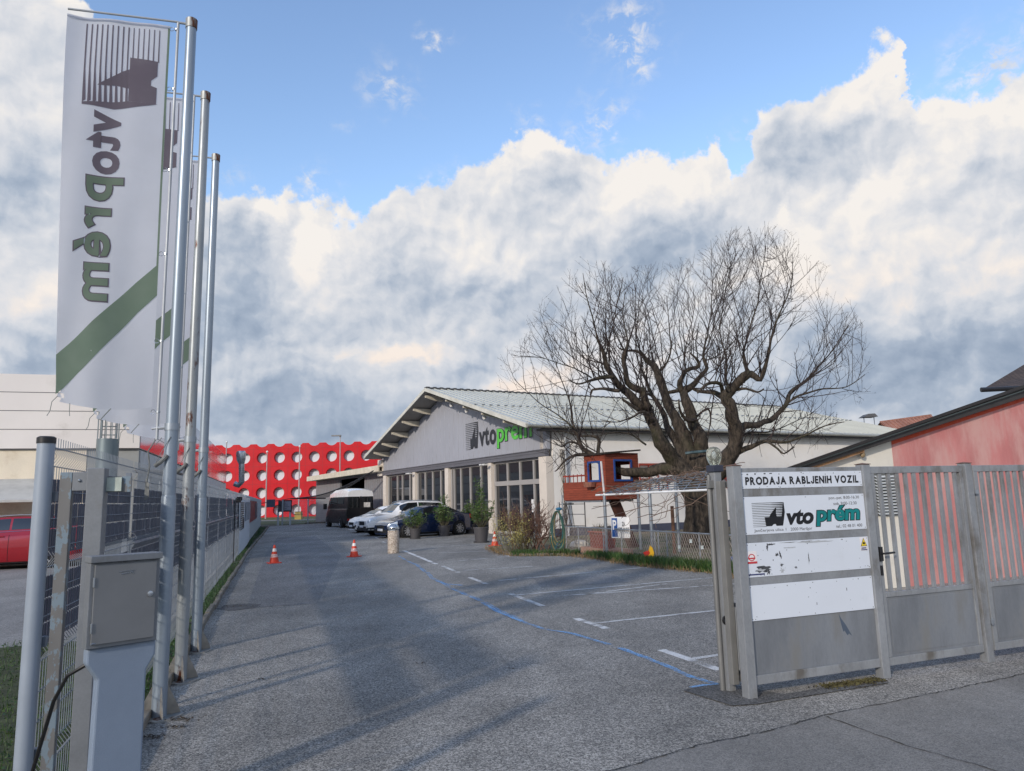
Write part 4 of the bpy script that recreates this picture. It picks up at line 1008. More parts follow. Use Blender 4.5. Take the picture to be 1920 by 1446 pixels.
mb = MB(); mb.prism([(0, zt), (L_, zt-.0), (L_, zt+.42), (0, zt+.42)], -.9, -.8, ax='X'); mb.prism([(0, zt+.32), (L_, zt+.32), (L_, zt+.42), (0, zt+.42)], -.8, 9, ax='X'); mb.prism([(0, zt+.0), (L_, zt), (L_, zt+.03), (0, zt+.03)], -.8, 0, ax='X'); mb.build('roof_edge', mat('roof_edge_cream', lin(216, 206, 186), .6), anx)
# ------------------------------------------------------------------ shade sail
sl = MB(); A_ = V(545, 935, 60); B_ = V(610, 934.5, 56); Cc = V(672, 893, 52); Dd = V(700, 883, 51)
n = 14; vs = []; fs = []
for i in range(n+1):
    t = i/n
    top = A_.lerp(Dd, t); top.z -= .5*sin(pi*t)
    bot = A_.lerp(B_, min(1, t*1.6)) if t < .62 else B_.lerp(Dd, (t-.62)/.38)
    if t >= .62: bot.z -= .2*sin(pi*(t-.62)/.38)
    for j in range(5): 
        q = top.lerp(bot, j/4); vs.append(q)
for i in range(n):
    for j in range(4): fs.append((i*5+j, (i+1)*5+j, (i+1)*5+j+1, i*5+j+1))
sail_m = mat('shade_net', (.02, .022, .026), .9, 0, .1, 1, alpha=.62)
sl.add(vs, fs); so = sl.build('shade_sail', sail_m, smooth=True, fixn=False); tag(so, 'dark see-through shade net stretched from the annex roof towards the red hall', 'shade sail')
mb = MB(); mb.tube([A_.lerp(Dd, k/12)-Vector((0, 0, .5*sin(pi*k/12))) for k in range(13)], .045, 6); mb.tube([A_, B_], .05, 6); mb.tube([A_, A_-Vector((3, 0, .4))], .03, 5)
mb.build('edge_rope', black, so)
# ------------------------------------------------------------------ notice boards behind the fence
nb = thing('notice_board', 'double notice board with dark poster and grey text panel on two pale posts', 'notice board', (G(532, 982).x, 60.5, 0), radians(8))
w = V(546, 940, 60.5).x-V(520, 940, 60.5).x; x0 = V(520, 940, 60.5).x-nb.location.x
zt1 = V(530, 939, 60.5).z; zb1 = V(530, 960, 60.5).z
mb = MB(); mb.bx(x0+.05, x0+w*.42, -.05, 0, zb1, zt1); mb.build('poster', mat('poster_dark', (.03, .03, .04), .4, 0, .9, 2, dirt=(.25, .04, .03), dirt_s=3), nb)
mb = MB(); mb.bx(x0+w*.40, x0+w, -.06, 0, zb1, zt1+.05); fb = mb.build('board_frame', black, nb)
mb = MB(); mb.bx(x0+w*.48, x0+w*.95, -.075, -.062, zb1+.1, zt1-.05); pn = mb.build('text_panel', mat('panel_grey', lin(130, 132, 146), .5), fb)
mb = MB()
for k in range(5): mb.bx(x0+w*.52, x0+w*(.6+.06*(k*7 % 5)), -.080, -.077, zt1-.2-k*.14, zt1-.235-k*.14)
mb.build('text_lines', mat('print_dark', (.05, .05, .06), .6), pn)
mb = MB(); mb.bx(x0-.02, x0+.13, -.02, .06, -.02, zb1+.3); mb.bx(x0+w-.2, x0+w-.05, .001, .06, -.02, zb1+.3); mb.build('post', wirew, nb)
mb = MB(); p = V(508, 944, 57); mb.bx(-.32, .32, -.03, .03, -.3, .3); o = mb.build('grey_plate', mat('plate_slate', lin(78, 82, 100), .6)); o.location = p; tag(o, 'small blank slate grey plate at the corner of the far fence', 'sign')
hy = thing('pedestal_box', 'squat yellow utility box standing on the far lawn in front of the red hall', 'utility box', (V(560, 960, 80).x, 80, 0), 0)
mb = MB(); mb.bx(-.36, .36, -.3, .3, 0, .55); mb.bx(-.33, .33, -.3, .3, .62, .82); mb.build('body', mat('dull_yellow', lin(176, 152, 72), .7), hy, bevel=.02)
mb = MB(); mb.bx(-.42, .42, -.35, .35, .55, .62); mb.bx(-.4, .4, -.35, .35, .82, .87); mb.build('lid', mat('dull_brown', lin(110, 96, 60), .7), hy)
# light sheet-metal shed panels between the lawn and annex
shd = thing('panel_shed', 'pale blue-grey sheet metal enclosure with white uprights, left of the black van', 'shed', (V(612, 950, 64).x+.8, 64.0, 0), SROT)
mb = MB(); mb.bx(0, 2, 0, 5.5, 0, 2.45); mb.build('panels', mat('pale_blue_panel', lin(150, 166, 180), .5, .1, .05, .6), shd)
mb = MB()
for k in range(5): mb.bx(-.05, -.002, k*1.36, k*1.36+.09, 0, 2.45)
mb.build('uprights', wirew, shd)
# ------------------------------------------------------------------ cars
def interp(keys, x):
    if x <= keys[0][0]: return keys[0][1]
    for (a, va), (b, vb) in zip(keys, keys[1:]):
        if x <= b:
            t = (x-a)/(b-a); t = t*t*(3-2*t)*.5+t*.5
            return va+(vb-va)*t
    return keys[-1][1]
class CarShape:
    def __init__(s, L, Wd, H, sh, rf, plan, greenw=.80, clear=.20, boxy=0.0):
        s.L, s.W, s.H = L, Wd, H; s.sh, s.rf, s.plan = sh, rf, plan; s.gw = greenw; s.cl = clear; s.boxy = boxy
    def prof(s, x):
        z = interp(s.sh, x); r = max(interp(s.rf, x), z+.012); w = s.W/2*interp(s.plan, x)
        return z, r, w
    def ring(s, x):            # half ring from sill to roof centre as (y, z) control points
        z, r, w = s.prof(x); cab = min(1, max(0, (r-z)/.35)); b = s.cl
        top_w = w*(.93*(1-cab)+s.gw*cab)
        P = [(w*.80, b), (w*.95, b+.04), (w*.985, b+.14), (w*1.0, b+(z-b)*.45), (w*.995, b+(z-b)*.72), (w*.965, z-.05), (w*.945, z-.012)]
        h = r-z
        P += [(w*.935*(1-cab)+w*.925*cab, z+.004)]
        P += [(w*.925+(top_w-w*.925)*.5, z+h*.5), (top_w, z+h*.86), (top_w*.93, z+h*.96), (top_w*.62, z+h*1.0), (top_w*.3, r+.012*cab+.008), (0, r+.016*cab+.012)]
        return P
    def pt(s, x, t, lift=0.0, side=1):
        P = s.ring(x); k = len(P)-1; u = min(max(t, 0), 1)*k; i = min(int(u), k-1); f = u-i
        y = P[i][0]+(P[i+1][0]-P[i][0])*f; z = P[i][1]+(P[i+1][1]-P[i][1])*f
        dy = P[i+1][0]-P[i][0]; dz = P[i+1][1]-P[i][1]; n = Vector((0, dz, -dy))
        if n.length < 1e-6: n = Vector((0, 0, 1))
        n.normalize(); return Vector((x, (y+n.y*lift)*side, z+n.z*lift))
    def body(s):
        mb = MB(); N = 56; vs = []; k = len(s.ring(0)); xs = [-s.L/2+s.L*(.5-.5*cos(pi*i/N))*1.0 for i in range(N+1)]
        for x in xs:
            R = s.ring(x); vs += [(x, y, z) for y, z in R]+[(x, -y, z) for y, z in reversed(R[:-1])]
        m = 2*k-1; fs = []
        for i in range(N):
            for j in range(m-1): fs.append((i*m+j, i*m+j+1, (i+1)*m+j+1, (i+1)*m+j))
            fs.append((i*m+m-1, i*m, (i+1)*m, (i+1)*m+m-1))
        fs.append(tuple(range(m))); fs.append(tuple(N*m+j for j in reversed(range(m))))
        return mb.add(vs, fs)
    def patch(s, xa, xb, ta, tb, lift, nx=10, nt=5, sides=(1, -1), tfn=None):
        mb = MB()
        for sd in sides:
            vs = []; fs = []
            for i in range(nx+1):
                x = xa+(xb-xa)*i/nx
                t0, t1 = (ta, tb) if tfn is None else tfn(i/nx)
                for j in range(nt+1): vs.append(s.pt(x, t0+(t1-t0)*j/nt, lift, sd))
            for i in range(nx):
                for j in range(nt): fs.append((i*(nt+1)+j, (i+1)*(nt+1)+j, (i+1)*(nt+1)+j+1, i*(nt+1)+j+1))
            mb.add(vs, fs)
        return mb
rim_m = mat('alloy_rim', lin(196, 196, 198), .28, .7, .04, 3); chrome = mat('chrome', lin(210, 212, 215), .12, 1.0, .03, 3)
lampw = mat('headlamp_glass', lin(196, 206, 216), .08, .2, .2, 8, spec=1.0); lampr = mat('tail_lamp', (.45, .01, .01), .15, spec=.9)
platew = mat('plate_white', lin(220, 222, 224), .5); under = mat('underbody', (.012, .012, .013), .8)
T0 = 1/13.0
def wheel(parent, x, y, r, spokes=10, w=.21):
    sd = 1 if y > 0 else -1
    M = Matrix.Translation((x, y, r)) @ Matrix.Rotation(-sd*pi/2, 4, 'X')
    mb = MB(); mb.lathe([(r*.66, -w/2), (r*.9, -w/2), (r, -w*.36), (r, w*.30), (r*.92, w/2), (r*.70, w/2), (r*.66, w*.4)], 28, M, closed=False)
    wh = mb.build('wheel', rubber, parent, smooth=True)
    mb = MB(); mb.lathe([(r*.70, w*.45), (r*.68, w*.47), (r*.63, w*.30)], 28, M, closed=False); mb.lathe([(.001, w*.40), (r*.17, w*.40), (r*.18, w*.30)], 16, M, closed=False)
    for k in range(spokes):
        a = 2*pi*k/spokes; R = M @ Matrix.Rotation(a, 4, 'Z'); mb.add([(r*.12, -.016, w*.36), (r*.12, .016, w*.36), (r*.67, .024, w*.42), (r*.67, -.024, w*.42), (r*.12, -.016, w*.2), (r*.12, .016, w*.2), (r*.67, .024, w*.3), (r*.67, -.024, w*.3)], [(0, 3, 2, 1), (0, 1, 5, 4), (1, 2, 6, 5), (2, 3, 7, 6), (3, 0, 4, 7)], R)
    mb.build('rim', rim_m, wh, fixn=False)
    mb = MB(); mb.lathe([(.0, w*.12), (r*.66, w*.12)], 20, M, closed=False); mb.build('brake_shade', under, wh, fixn=False)
def make_car(nm, label, cat, loc, heading, paintm, S, wb, wr, xf, glass_x, ws_x, rw_x, lights='front', suv=False, spokes=10, group=None, rails=False, blackclad=False):
    root = thing(nm, label, cat, loc, heading, group)
    S.body().build('body', paintm, root, smooth=True)
    xa, xb, xp = glass_x               # rear, front, pillar
    mb = MB()
    def gp(x0, x1, first=False, last=False):
        def tf(u):
            a, b = 7.55*T0, 9.1*T0
            return a, b
        m_ = S.patch(x0, x1, 0, 0, .004, 10, 4, (1, -1), tf); return m_
    for (u0, u1) in ((xa, xp-.03), (xp+.03, xb)):
        for sd in (1, -1): S.patch(u0, u1, 7.55*T0, 9.1*T0, .004, 10, 4, (sd,)).build('side_window', glass_c, root, smooth=True, fixn=False)
    # quarter triangles toward the slopes
    m_ = S.patch(ws_x[0], ws_x[1], 9.8*T0, 1.0, .005, 8, 6); m_.build('windscreen', glass_c, root, smooth=True, fixn=False)
    m_ = S.patch(rw_x[0], rw_x[1], 9.8*T0, 1.0, .005, 8, 6); m_.build('rear_window', glass_c, root, smooth=True, fixn=False)
    # seams
    mb = MB()
    for x in (xp, xb+.10, xa-.05):
        for sd in (1, -1): mb.tube([S.pt(x, t, .002, sd) for t in [q*T0 for q in (1.2, 2, 3, 4, 5, 6, 7)]], .006, 4)
    mb.build('door_seams', under, root, fixn=False)
    mb = MB()
    for x in (xp+.12, xa+.15):
        for sd in (1, -1):
            p = S.pt(x, 5.3*T0, .02, sd); mb.bx(p.x, p.x+.18, p.y-.012, p.y+.012, p.z-.012, p.z+.012)
    mb.build('door_handle', paintm, root)
    for sd in (1, -1):
        p = S.pt(xb+.02, 7.3*T0, .09, sd); mb = MB(); mb.sphere((p.x, p.y, p.z+.05), (.07, .11, .075), 10, 8); mb.build('mirror', paintm, root, smooth=True)
    for x in (xf, xf-wb):
        for sd in (1, -1):
            yy = S.prof(x)[2]
            mb = MB(); M = Matrix.Translation((x, sd*(yy*1.0-.05), wr)) @ Matrix.Rotation(-sd*pi/2, 4, 'X'); mb.lathe([(.0, .057), (wr*1.13, .057), (wr*1.13, -.2)], 32, M, closed=False)
            # keep the arch inside the body below the sill
            mb.build('wheel_arch', under, root, fixn=False)
            wheel(root, x, sd*(yy-.10+.065), wr, spokes)
    hl = S.L/2; z0, r0, w0 = S.prof(hl-.12)
    def face(nmx, m, y0, y1, z0_, z1_, x, th=.02, par=None):
        q = MB(); q.bx(x-th, x, y0, y1, z0_, z1_); return q.build(nmx, m, par or root, bevel=.01)
    for sd in (1, -1):
        S.patch(hl-.45, hl-.04, 4.1*T0, 5.6*T0, .006, 6, 3, (sd,)).build('headlight', lampw, root, smooth=True, fixn=False)
        S.patch(-hl+.03, -hl+.30, 4.2*T0, 5.8*T0, .006, 5, 3, (sd,)).build('tail_light', lampr, root, smooth=True, fixn=False)
    face('grille', under, -.38, .38, z0-.30, z0-.12, hl+.012)
    face('air_intake', under, -.62, .62, S.cl+.06, S.cl+.22, hl+.010)
    face('number_plate', platew, -.26, .26, S.cl+.16, S.cl+.27, hl+.034, .015)
    face('number_plate', platew, -.26, .26, .62, .73, -hl+.0, .015)
    for sd in (1, -1): face('fog_lamp', under, sd*.62-.10, sd*.62+.10, S.cl+.16, S.cl+.28, hl-.02, .02)
    mb = MB()
    for sd in (1, -1): mb.tube([S.pt(x, .6*T0, .004, sd) for x in [xf-.5-(wb-.95)*k/6 for k in range(7)]], .03, 6)
    mb.bx(-hl+.5, hl-.5, -S.W*.36, S.W*.36, S.cl-.05, S.cl+.02); mb.build('sill', under if blackclad else under, root)
    if blackclad:
        mb = MB(); S_ = S.patch(hl-.62, hl-.0, .2*T0, 2.2*T0, .010, 8, 3); S_.build('bumper_cladding', mat('clad_black', (.022, .022, .024), .7), root, smooth=True, fixn=False)
        face('bumper_cladding', mat('clad_black', (.022, .022, .024), .7), -.75, .75, S.cl, S.cl+.14, hl+.02)
        S.patch(-hl+.4, hl-.5, .4*T0, 1.9*T0, .008, 10, 2).build('side_cladding', mat('clad_black', (0, 0, 0)), root, smooth=True, fixn=False)
    if rails:
        mb = MB()
        for sd in (1, -1): mb.tube([S.pt(x, 10.2*T0, .05, sd) for x in [xa+.1+(xb-xa-.25)*k/6 for k in range(7)]], .018, 6)
        mb.build('roof_rail', galv, root, smooth=True)
    # chrome trim along the lower window edge
    mb = MB()
    for sd in (1, -1): mb.tube([S.pt(x, 7.35*T0, .006, sd) for x in [xa-.1+(xb+.1-xa+.1)*k/10 for k in range(11)]], .009, 4)
    mb.build('window_trim', chrome, root, smooth=True)
    return root
def head(v): return atan2(v[1], v[0])
bluep = mat('car_blue', (.008, .018, .060), .22, .3, .05, 2, coat=1.0); whitep = mat('car_white', (.86, .86, .85), .25, 0, .02, 2, coat=.8); redp = mat('car_red', (.33, .008, .016), .22, .2, .05, 2, coat=1.0); blackp = mat('van_black', (.010, .010, .012), .5, 0, .05, 2, spec=.3, coat=.15)
plan_s = [(-2.35, .80), (-2.15, .93), (-1.6, 1.0), (1.2, 1.0), (1.9, .94), (2.2, .84), (2.35, .70)]
sedan = CarShape(4.75, 1.84, 1.44, [(-2.38, .80), (-2.25, 1.0), (-1.6, 1.03), (-.6, .96), (.9, .93), (1.2, .92), (1.9, .80), (2.25, .70), (2.38, .58)],
                 [(-2.38, .8), (-2.2, 1.0), (-1.7, 1.06), (-1.0, 1.36), (-.5, 1.43), (.0, 1.44), (.45, 1.38), (1.15, .98), (1.4, .9), (2.3, .6)], plan_s, .70, .17)
# front wheel / rear wheel contact points seen in the picture fix the pose
hdg = Vector((-.80, -.60, 0)).normalized()
near_side = Vector((hdg.y, -hdg.x, 0))
rw = Vector((-2.85, 36.3, 0)); ctr = rw+hdg*1.38-Vector((-hdg.y, hdg.x, 0))*(-.80)*-1
left = Vector((-hdg.y, hdg.x, 0))        # left side of the car; it faces the camera
ctr = rw+hdg*1.40-left*.82
make_car('parked_car', 'dark blue saloon parked behind the potted oleanders, nearest of the row', 'car', ctr, head(hdg), bluep, sedan, 2.85, .325, 1.43, (-1.35, .62, -.32), (.50, 1.12), (-1.70, -1.05), spokes=10, group='cars parked nose out in front of the showroom')
suv = CarShape(4.65, 1.90, 1.70, [(-2.33, .95), (-2.2, 1.08), (-1.5, 1.10), (-.5, 1.05), (.8, 1.03), (1.2, 1.04), (1.8, .97), (2.15, .88), (2.33, .74)],
               [(-2.33, .95), (-2.28, 1.1), (-2.05, 1.50), (-1.7, 1.64), (-.5, 1.70), (.1, 1.69), (.45, 1.60), (1.1, 1.10), (1.3, 1.02), (2.3, .74)], [(-2.33, .84), (-2.1, .96), (-1.4, 1), (1.3, 1), (1.9, .95), (2.2, .84), (2.33, .72)], .76, .27)
h2 = Vector((-.86, -.51, 0)).normalized(); l2 = Vector((-h2.y, h2.x, 0))
fs_ = G(684, 1001); c2 = Vector((fs_.x, fs_.y, 0))-h2*2.3+l2*.15*0
make_car('parked_car', 'white compact SUV with black lower bumper between the blue saloon and the white hatchback', 'car', Vector((-5.15, 38.9, 0))+h2*.75, head(h2), whitep, suv, 2.70, .36, 1.36, (-1.75, .60, -.42), (.52, 1.08), (-2.2, -1.85), spokes=8, group='cars parked nose out in front of the showroom', rails=True, blackclad=True)
hatch = CarShape(4.05, 1.74, 1.46, [(-2.02, .80), (-1.9, 1.0), (-1.3, 1.02), (-.2, .98), (.7, .95), (1.0, .95), (1.5, .86), (1.85, .74), (2.02, .58)],
                 [(-2.02, .8), (-1.98, 1.0), (-1.75, 1.26), (-1.3, 1.42), (-.4, 1.46), (.1, 1.42), (.55, 1.22), (1.05, .98), (1.2, .92), (2, .6)], [(-2.02, .80), (-1.8, .95), (-1.2, 1), (1.0, 1), (1.6, .94), (1.9, .82), (2.02, .68)], .74, .17)
make_car('parked_car', 'small white hatchback showing only its nose behind the white SUV', 'car', Vector((-6.75, 43.2, 0))+h2*.95, head(h2), whitep, hatch, 2.55, .31, 1.22, (-1.45, .55, -.35), (.42, .98), (-1.85, -1.5), spokes=7, group='cars parked nose out in front of the showroom')
wagon = CarShape(4.65, 1.84, 1.56, [(-2.32, .85), (-2.2, 1.02), (-1.4, 1.04), (-.2, 1.0), (.8, .98), (1.2, .97), (1.8, .88), (2.15, .78), (2.32, .62)],
                 [(-2.32, .85), (-2.28, 1.05), (-2.05, 1.36), (-1.6, 1.53), (-.5, 1.56), (.0, 1.54), (.45, 1.42), (1.15, 1.04), (1.35, .95), (2.3, .65)], [(-2.32, .82), (-2.1, .95), (-1.4, 1), (1.3, 1), (1.9, .94), (2.2, .82), (2.32, .70)], .74, .19)
h3 = Vector((-.95, -.31, 0)).normalized()
make_car('parked_car', 'dark red estate car parked behind the mesh fence at the left edge', 'car', Vector((-15.7, 22.6, 0)), head(h3), redp, wagon, 2.70, .33, 1.36, (-1.75, .60, -.40), (.52, 1.08), (-2.2, -1.85), spokes=5, rails=True)
# ------------------------------------------------------------------ van
vh = Vector((-.485, .875, 0)).normalized(); vl = Vector((-vh.y, vh.x, 0))
vr = Vector((-10.45, 49.6, 0))
van = thing('parked_van', 'black panel van with a white high roof, seen from behind at the annex doorway', 'van', vr+vh*2.9, head(vh))
VS = CarShape(5.8, 1.96, 2.3, [(-2.9, 1.28), (-2.0, 1.28), (1.5, 1.28), (2.0, 1.22), (2.5, 1.08), (2.9, .75)], [(-2.9, 2.18), (-2.7, 2.22), (0, 2.22), (1.3, 2.20), (1.6, 2.1), (2.15, 1.42), (2.3, 1.15), (2.9, .8)], [(-2.9, .985), (-2.7, 1), (2.0, 1), (2.5, .93), (2.9, .78)], .90, .28)
VS.body().build('body', blackp, van, smooth=True)
mb = MB(); vs = []; fs = []
for i, (x, zt_, f) in enumerate([(-2.91, 2.50, .90), (-2.6, 2.60, .92), (-1, 2.66, .92), (.4, 2.64, .92), (1.1, 2.5, .9), (1.7, 2.22, .88)]):
    w = .98*f
    for y, z in ((w, 2.08), (w*.98, 2.3), (w*.90, zt_-.08), (w*.6, zt_), (0, zt_+.02), (-w*.6, zt_), (-w*.90, zt_-.08), (-w*.98, 2.3), (-w, 2.08)): vs.append((x, y*1.0, z if not (i == 5 and z < 2.1) else 2.06))
for i in range(5):
    for j in range(8): fs.append((i*9+j, i*9+j+1, (i+1)*9+j+1, (i+1)*9+j))
fs.append(tuple(range(9))); fs.append(tuple(45+j for j in reversed(range(9)))); mb.add(vs, fs); mb.build('high_roof', whitep, van, smooth=True)
for sd in (1, -1):
    [VS.patch(a_, b_, 7.7*T0, 9.0*T0, .006, 4, 3, (sd,)).build('side_window', glass_c, van, fixn=False) for a_, b_ in ((-2.1, -.5), (-.35, .85), (1.0, 1.65))]
    mb = MB(); mb.bx(1.75, 1.9, sd*1.05, sd*1.3, 1.25, 1.65); mb.build('mirror', black, van, bevel=.03)
    mb = MB(); mb.bx(-2.925, -2.90, sd*.10, sd*.80, 1.32, 2.02); rwn = mb.build('rear_window', glass_c, van, bevel=.02)
    if sd == -1:
        mb = MB(); mb.bx(-2.934, -2.929, -.22, -.66, 1.36, 1.68); mb.build('paper_sheet', mat('paper', lin(210, 206, 200), .7, 0, .2, 8), rwn)
    mb = MB(); mb.bx(-2.93, -2.90, sd*.86, sd*.96, .55, .95) if sd < 0 else mb.bx(-2.93, -2.90, .62, .92, .50, .62); mb.build('tail_light', lampr, van)
    for x in (1.95, -1.55):
        mb = MB(); M = Matrix.Translation((x, sd*.93, .36)) @ Matrix.Rotation(-sd*pi/2, 4, 'X'); mb.lathe([(.0, .057), (.42, .057), (.42, -.2)], 28, M, closed=False); mb.build('wheel_arch', under, van, fixn=False)
        wheel(van, x, sd*.90, .35, 6)
mb = MB(); mb.bx(-3.0, -2.9, -.95, .95, .34, .50); mb.build('bumper', black, van, bevel=.02)
mb = MB(); mb.bx(-2.915, -2.901, -.012, .012, .5, 2.1); mb.build('door_gap', under, van)
mb = MB(); mb.tube([(-2.92, -.03, 2.12), (-2.93, -.10, 1.98)], .015, 5); mb.tube([(-2.92, .03, 2.12), (-2.93, .08, 1.98)], .015, 5); mb.build('emblem_fitting', chrome, van)
# ------------------------------------------------------------------ bollard bin
bn_ = thing('litter_bin', 'round pebble-dash concrete litter bin with a shiny steel lid on the parking line', 'litter bin', (G(736, 1038).x, G(736, 1038).y+.19, 0), 0)
peb = bpy.data.materials.new('pebble_dash'); peb.use_nodes = True; T = NT(peb.node_tree); O = T.new('ShaderNodeTexCoord').outputs['Object']
vo = T.new('ShaderNodeTexVoronoi'); T.put(vo.inputs['Vector'], O); vo.inputs['Scale'].default_value = 62
cr = T.new('ShaderNodeValToRGB'); T.put(cr.inputs[0], T.xyz(vo.outputs['Color'])[0]); cr.color_ramp.elements[0].color = (*lin(112, 100, 90), 1); cr.color_ramp.elements[1].color = (*lin(220, 210, 198), 1); e_ = cr.color_ramp.elements.new(.5); e_.color = (*lin(182, 166, 148), 1)
T.put(T.n['Principled BSDF'].inputs['Base Color'], cr.outputs[0]); T.n['Principled BSDF'].inputs['Roughness'].default_value = .85
bb = T.new('ShaderNodeBump'); bb.inputs['Strength'].default_value = .6; bb.inputs['Distance'].default_value = .01; T.put(bb.inputs['Height'], vo.outputs['Distance']); bb.invert = True; T.l.new(bb.outputs[0], T.n['Principled BSDF'].inputs['Normal'])
mb = MB(); mb.lathe([(.185, 0), (.19, .02), (.19, .72), (.185, .735)], 36); mb.build('drum', peb, bn_, smooth=True)
mb = MB(); mb.lathe([(.17, .735), (.17, .78), (.195, .785), (.195, .83), (.16, .90), (.10, .945), (.0, .955)], 36); mb.build('lid', stainless, bn_, smooth=True)
mb = MB(); mb.bx(-.09, .09, -.198, -.17, .79, .825); mb.build('slot', black, bn_)
# ------------------------------------------------------------------ traffic cones
orange = mat('cone_orange', (.62, .045, .015), .5, 0, .10, 6, dirt=(.30, .05, .03), dirt_s=9); conew = mat('cone_white', lin(222, 218, 214), .5, 0, .06, 9)
cn = thing('traffic_cone', 'dirty orange cone with faded lettering near the fence, on the left of the driveway', 'traffic cone', (G(514, 1056).x, G(514, 1056).y, 0), .5, 'orange and white traffic cones')
mb = MB(); mb.prism([(-.19, -.15), (-.15, -.19), (.15, -.19), (.19, -.15), (.19, .15), (.15, .19), (-.15, .19), (-.19, .15)], 0, .028); mb.build('base', orange, cn, bevel=.006)
mb = MB(); mb.lathe([(.135, .028), (.128, .06), (.030, .50), (.028, .52), (.014, .525)], 24); cbod = mb.build('cone_body', orange, cn, smooth=True)
def crad(z): return .128+(.030-.128)*(z-.06)/.44
mb = MB(); mb.lathe([(crad(.335)+.002, .335), (crad(.425)+.002, .425)], 24, closed=False); mb.build('reflective_band', conew, cn, smooth=True)
mb = MB(); mb.lathe([(crad(.17)+.002, .17), (crad(.262)+.002, .262)], 24, closed=False); 
bnd2 = mb.build('printed_band', mat('cone_print', lin(206, 172, 168), .6, 0, .5, 22), cn, smooth=True)
dup(cn, (G(664, 1044).x, G(664, 1044).y, 0), 1.3, 'orange traffic cone left of the pebble-dash bin, in the middle of the driveway')
dup(cn, (G(928, 1024).x, G(928, 1024).y, 0), 2.2, 'orange traffic cone half hidden by the yellow-flowered shrub')
# ------------------------------------------------------------------ potted oleanders
potm = mat('pot_dark', lin(74, 72, 74), .6, 0, .06, 3); leafo = mat('oleander_leaf', (.060, .115, .030), .45, 0, .45, 2.5, trans=.25); leafy = mat('oleander_leaf_light', (.13, .20, .05), .5, 0, .3, 4, trans=.3); stemm = mat('stem', (.10, .09, .05), .8)
def long_leaf(mb, p, d, L, w):
    d = d.normalized(); s_ = d.orthogonal().normalized(); s_ = Matrix.Rotation(random.uniform(0, 6.28), 3, d) @ s_
    b = p+d*L*.5+Vector((0, 0, .01)); e = p+d*L-Vector((0, 0, L*.15)); mb.add([p, b+s_*w, e, b-s_*w], [(0, 1, 2, 3)])
def pot_plant(loc, r, h, sh, sw, label, tall=None, seed=1):
    random.seed(seed)
    root = thing('potted_plant', label, 'potted plant', (loc.x, loc.y, 0), 0, 'potted oleanders by the parked cars')
    mb = MB(); mb.lathe([(r*.76, .03), (r*.95, h-.06), (r*1.02, h-.05), (r*1.02, h), (r*.92, h), (r*.9, h-.05)], 28); mb.build('pot', potm, root, smooth=True)
    mb = MB(); mb.lathe([(r*.8, 0), (r*.98, .01), (r*1.0, .05), (r*.94, .05), (r*.9, .02)], 28); mb.build('saucer', potm, root, smooth=True)
    st = MB(); lf_ = MB(); ly = MB()
    for k in range(34):
        a = random.uniform(0, 2*pi); sp_ = random.uniform(.1, 1)**.7; H_ = sh*random.uniform(.55, 1.0)*(1.15-.35*sp_)
        if tall and k < 6: H_ = tall*random.uniform(.75, 1); sp_ *= .35
        p0_ = Vector((cos(a)*r*.4*random.random(), sin(a)*r*.4*random.random(), h-.05)); p1 = Vector((cos(a)*sw*sp_, sin(a)*sw*sp_, h+H_)); pts = []
        for j in range(7):
            t = j/6; pts.append(p0_.lerp(p1, t)+Vector((cos(a), sin(a), 0))*.12*sin(pi*t)*sp_+Vector((random.gauss(0, .012),)*3))
        st.tube(pts, .009, 4, False, r2=.004)
        for j in range(int(30*(H_/sh))):
            t = random.uniform(.22, 1)**.8; i = min(int(t*6), 5); p = pts[i].lerp(pts[i+1], t*6-i) if i < 6 else pts[-1]
            d = Vector((random.gauss(0, .8), random.gauss(0, .8), random.uniform(.0, 1.1))); long_leaf(lf_ if random.random() < .68 else ly, p, d, random.uniform(.11, .21), random.uniform(.013, .022))
    st.build('stems', stemm, root, fixn=False); lf_.build('foliage', leafo, root, fixn=False); ly.build('foliage', leafy, root, fixn=False)
P1, P2, P3, P4 = G(777, 1011), G(832, 1006), G(881, 1001), G(902, 1018)
pot_plant(P1+Vector((0, .25, 0)), .26, .46, .80, .62, 'potted oleander in front of the blue saloon door, leftmost of the pots', None, 3)
pot_plant(P2+Vector((0, .25, 0)), .29, .50, 1.0, .60, 'potted oleander beside the rear wheel of the blue saloon, second pot from the left', 1.45, 4)
pot_plant(P3+Vector((0, .3, 0)), .27, .46, .9, .5, 'potted oleander farthest back by the cream pillar, partly hidden by the tall one', 1.2, 5)
pot_plant(P4+Vector((0, .25, 0)), .31, .60, 1.15, .62, 'tallest and nearest potted oleander in a large dark pot beside the shrub', 1.95, 6)
random.seed(11)
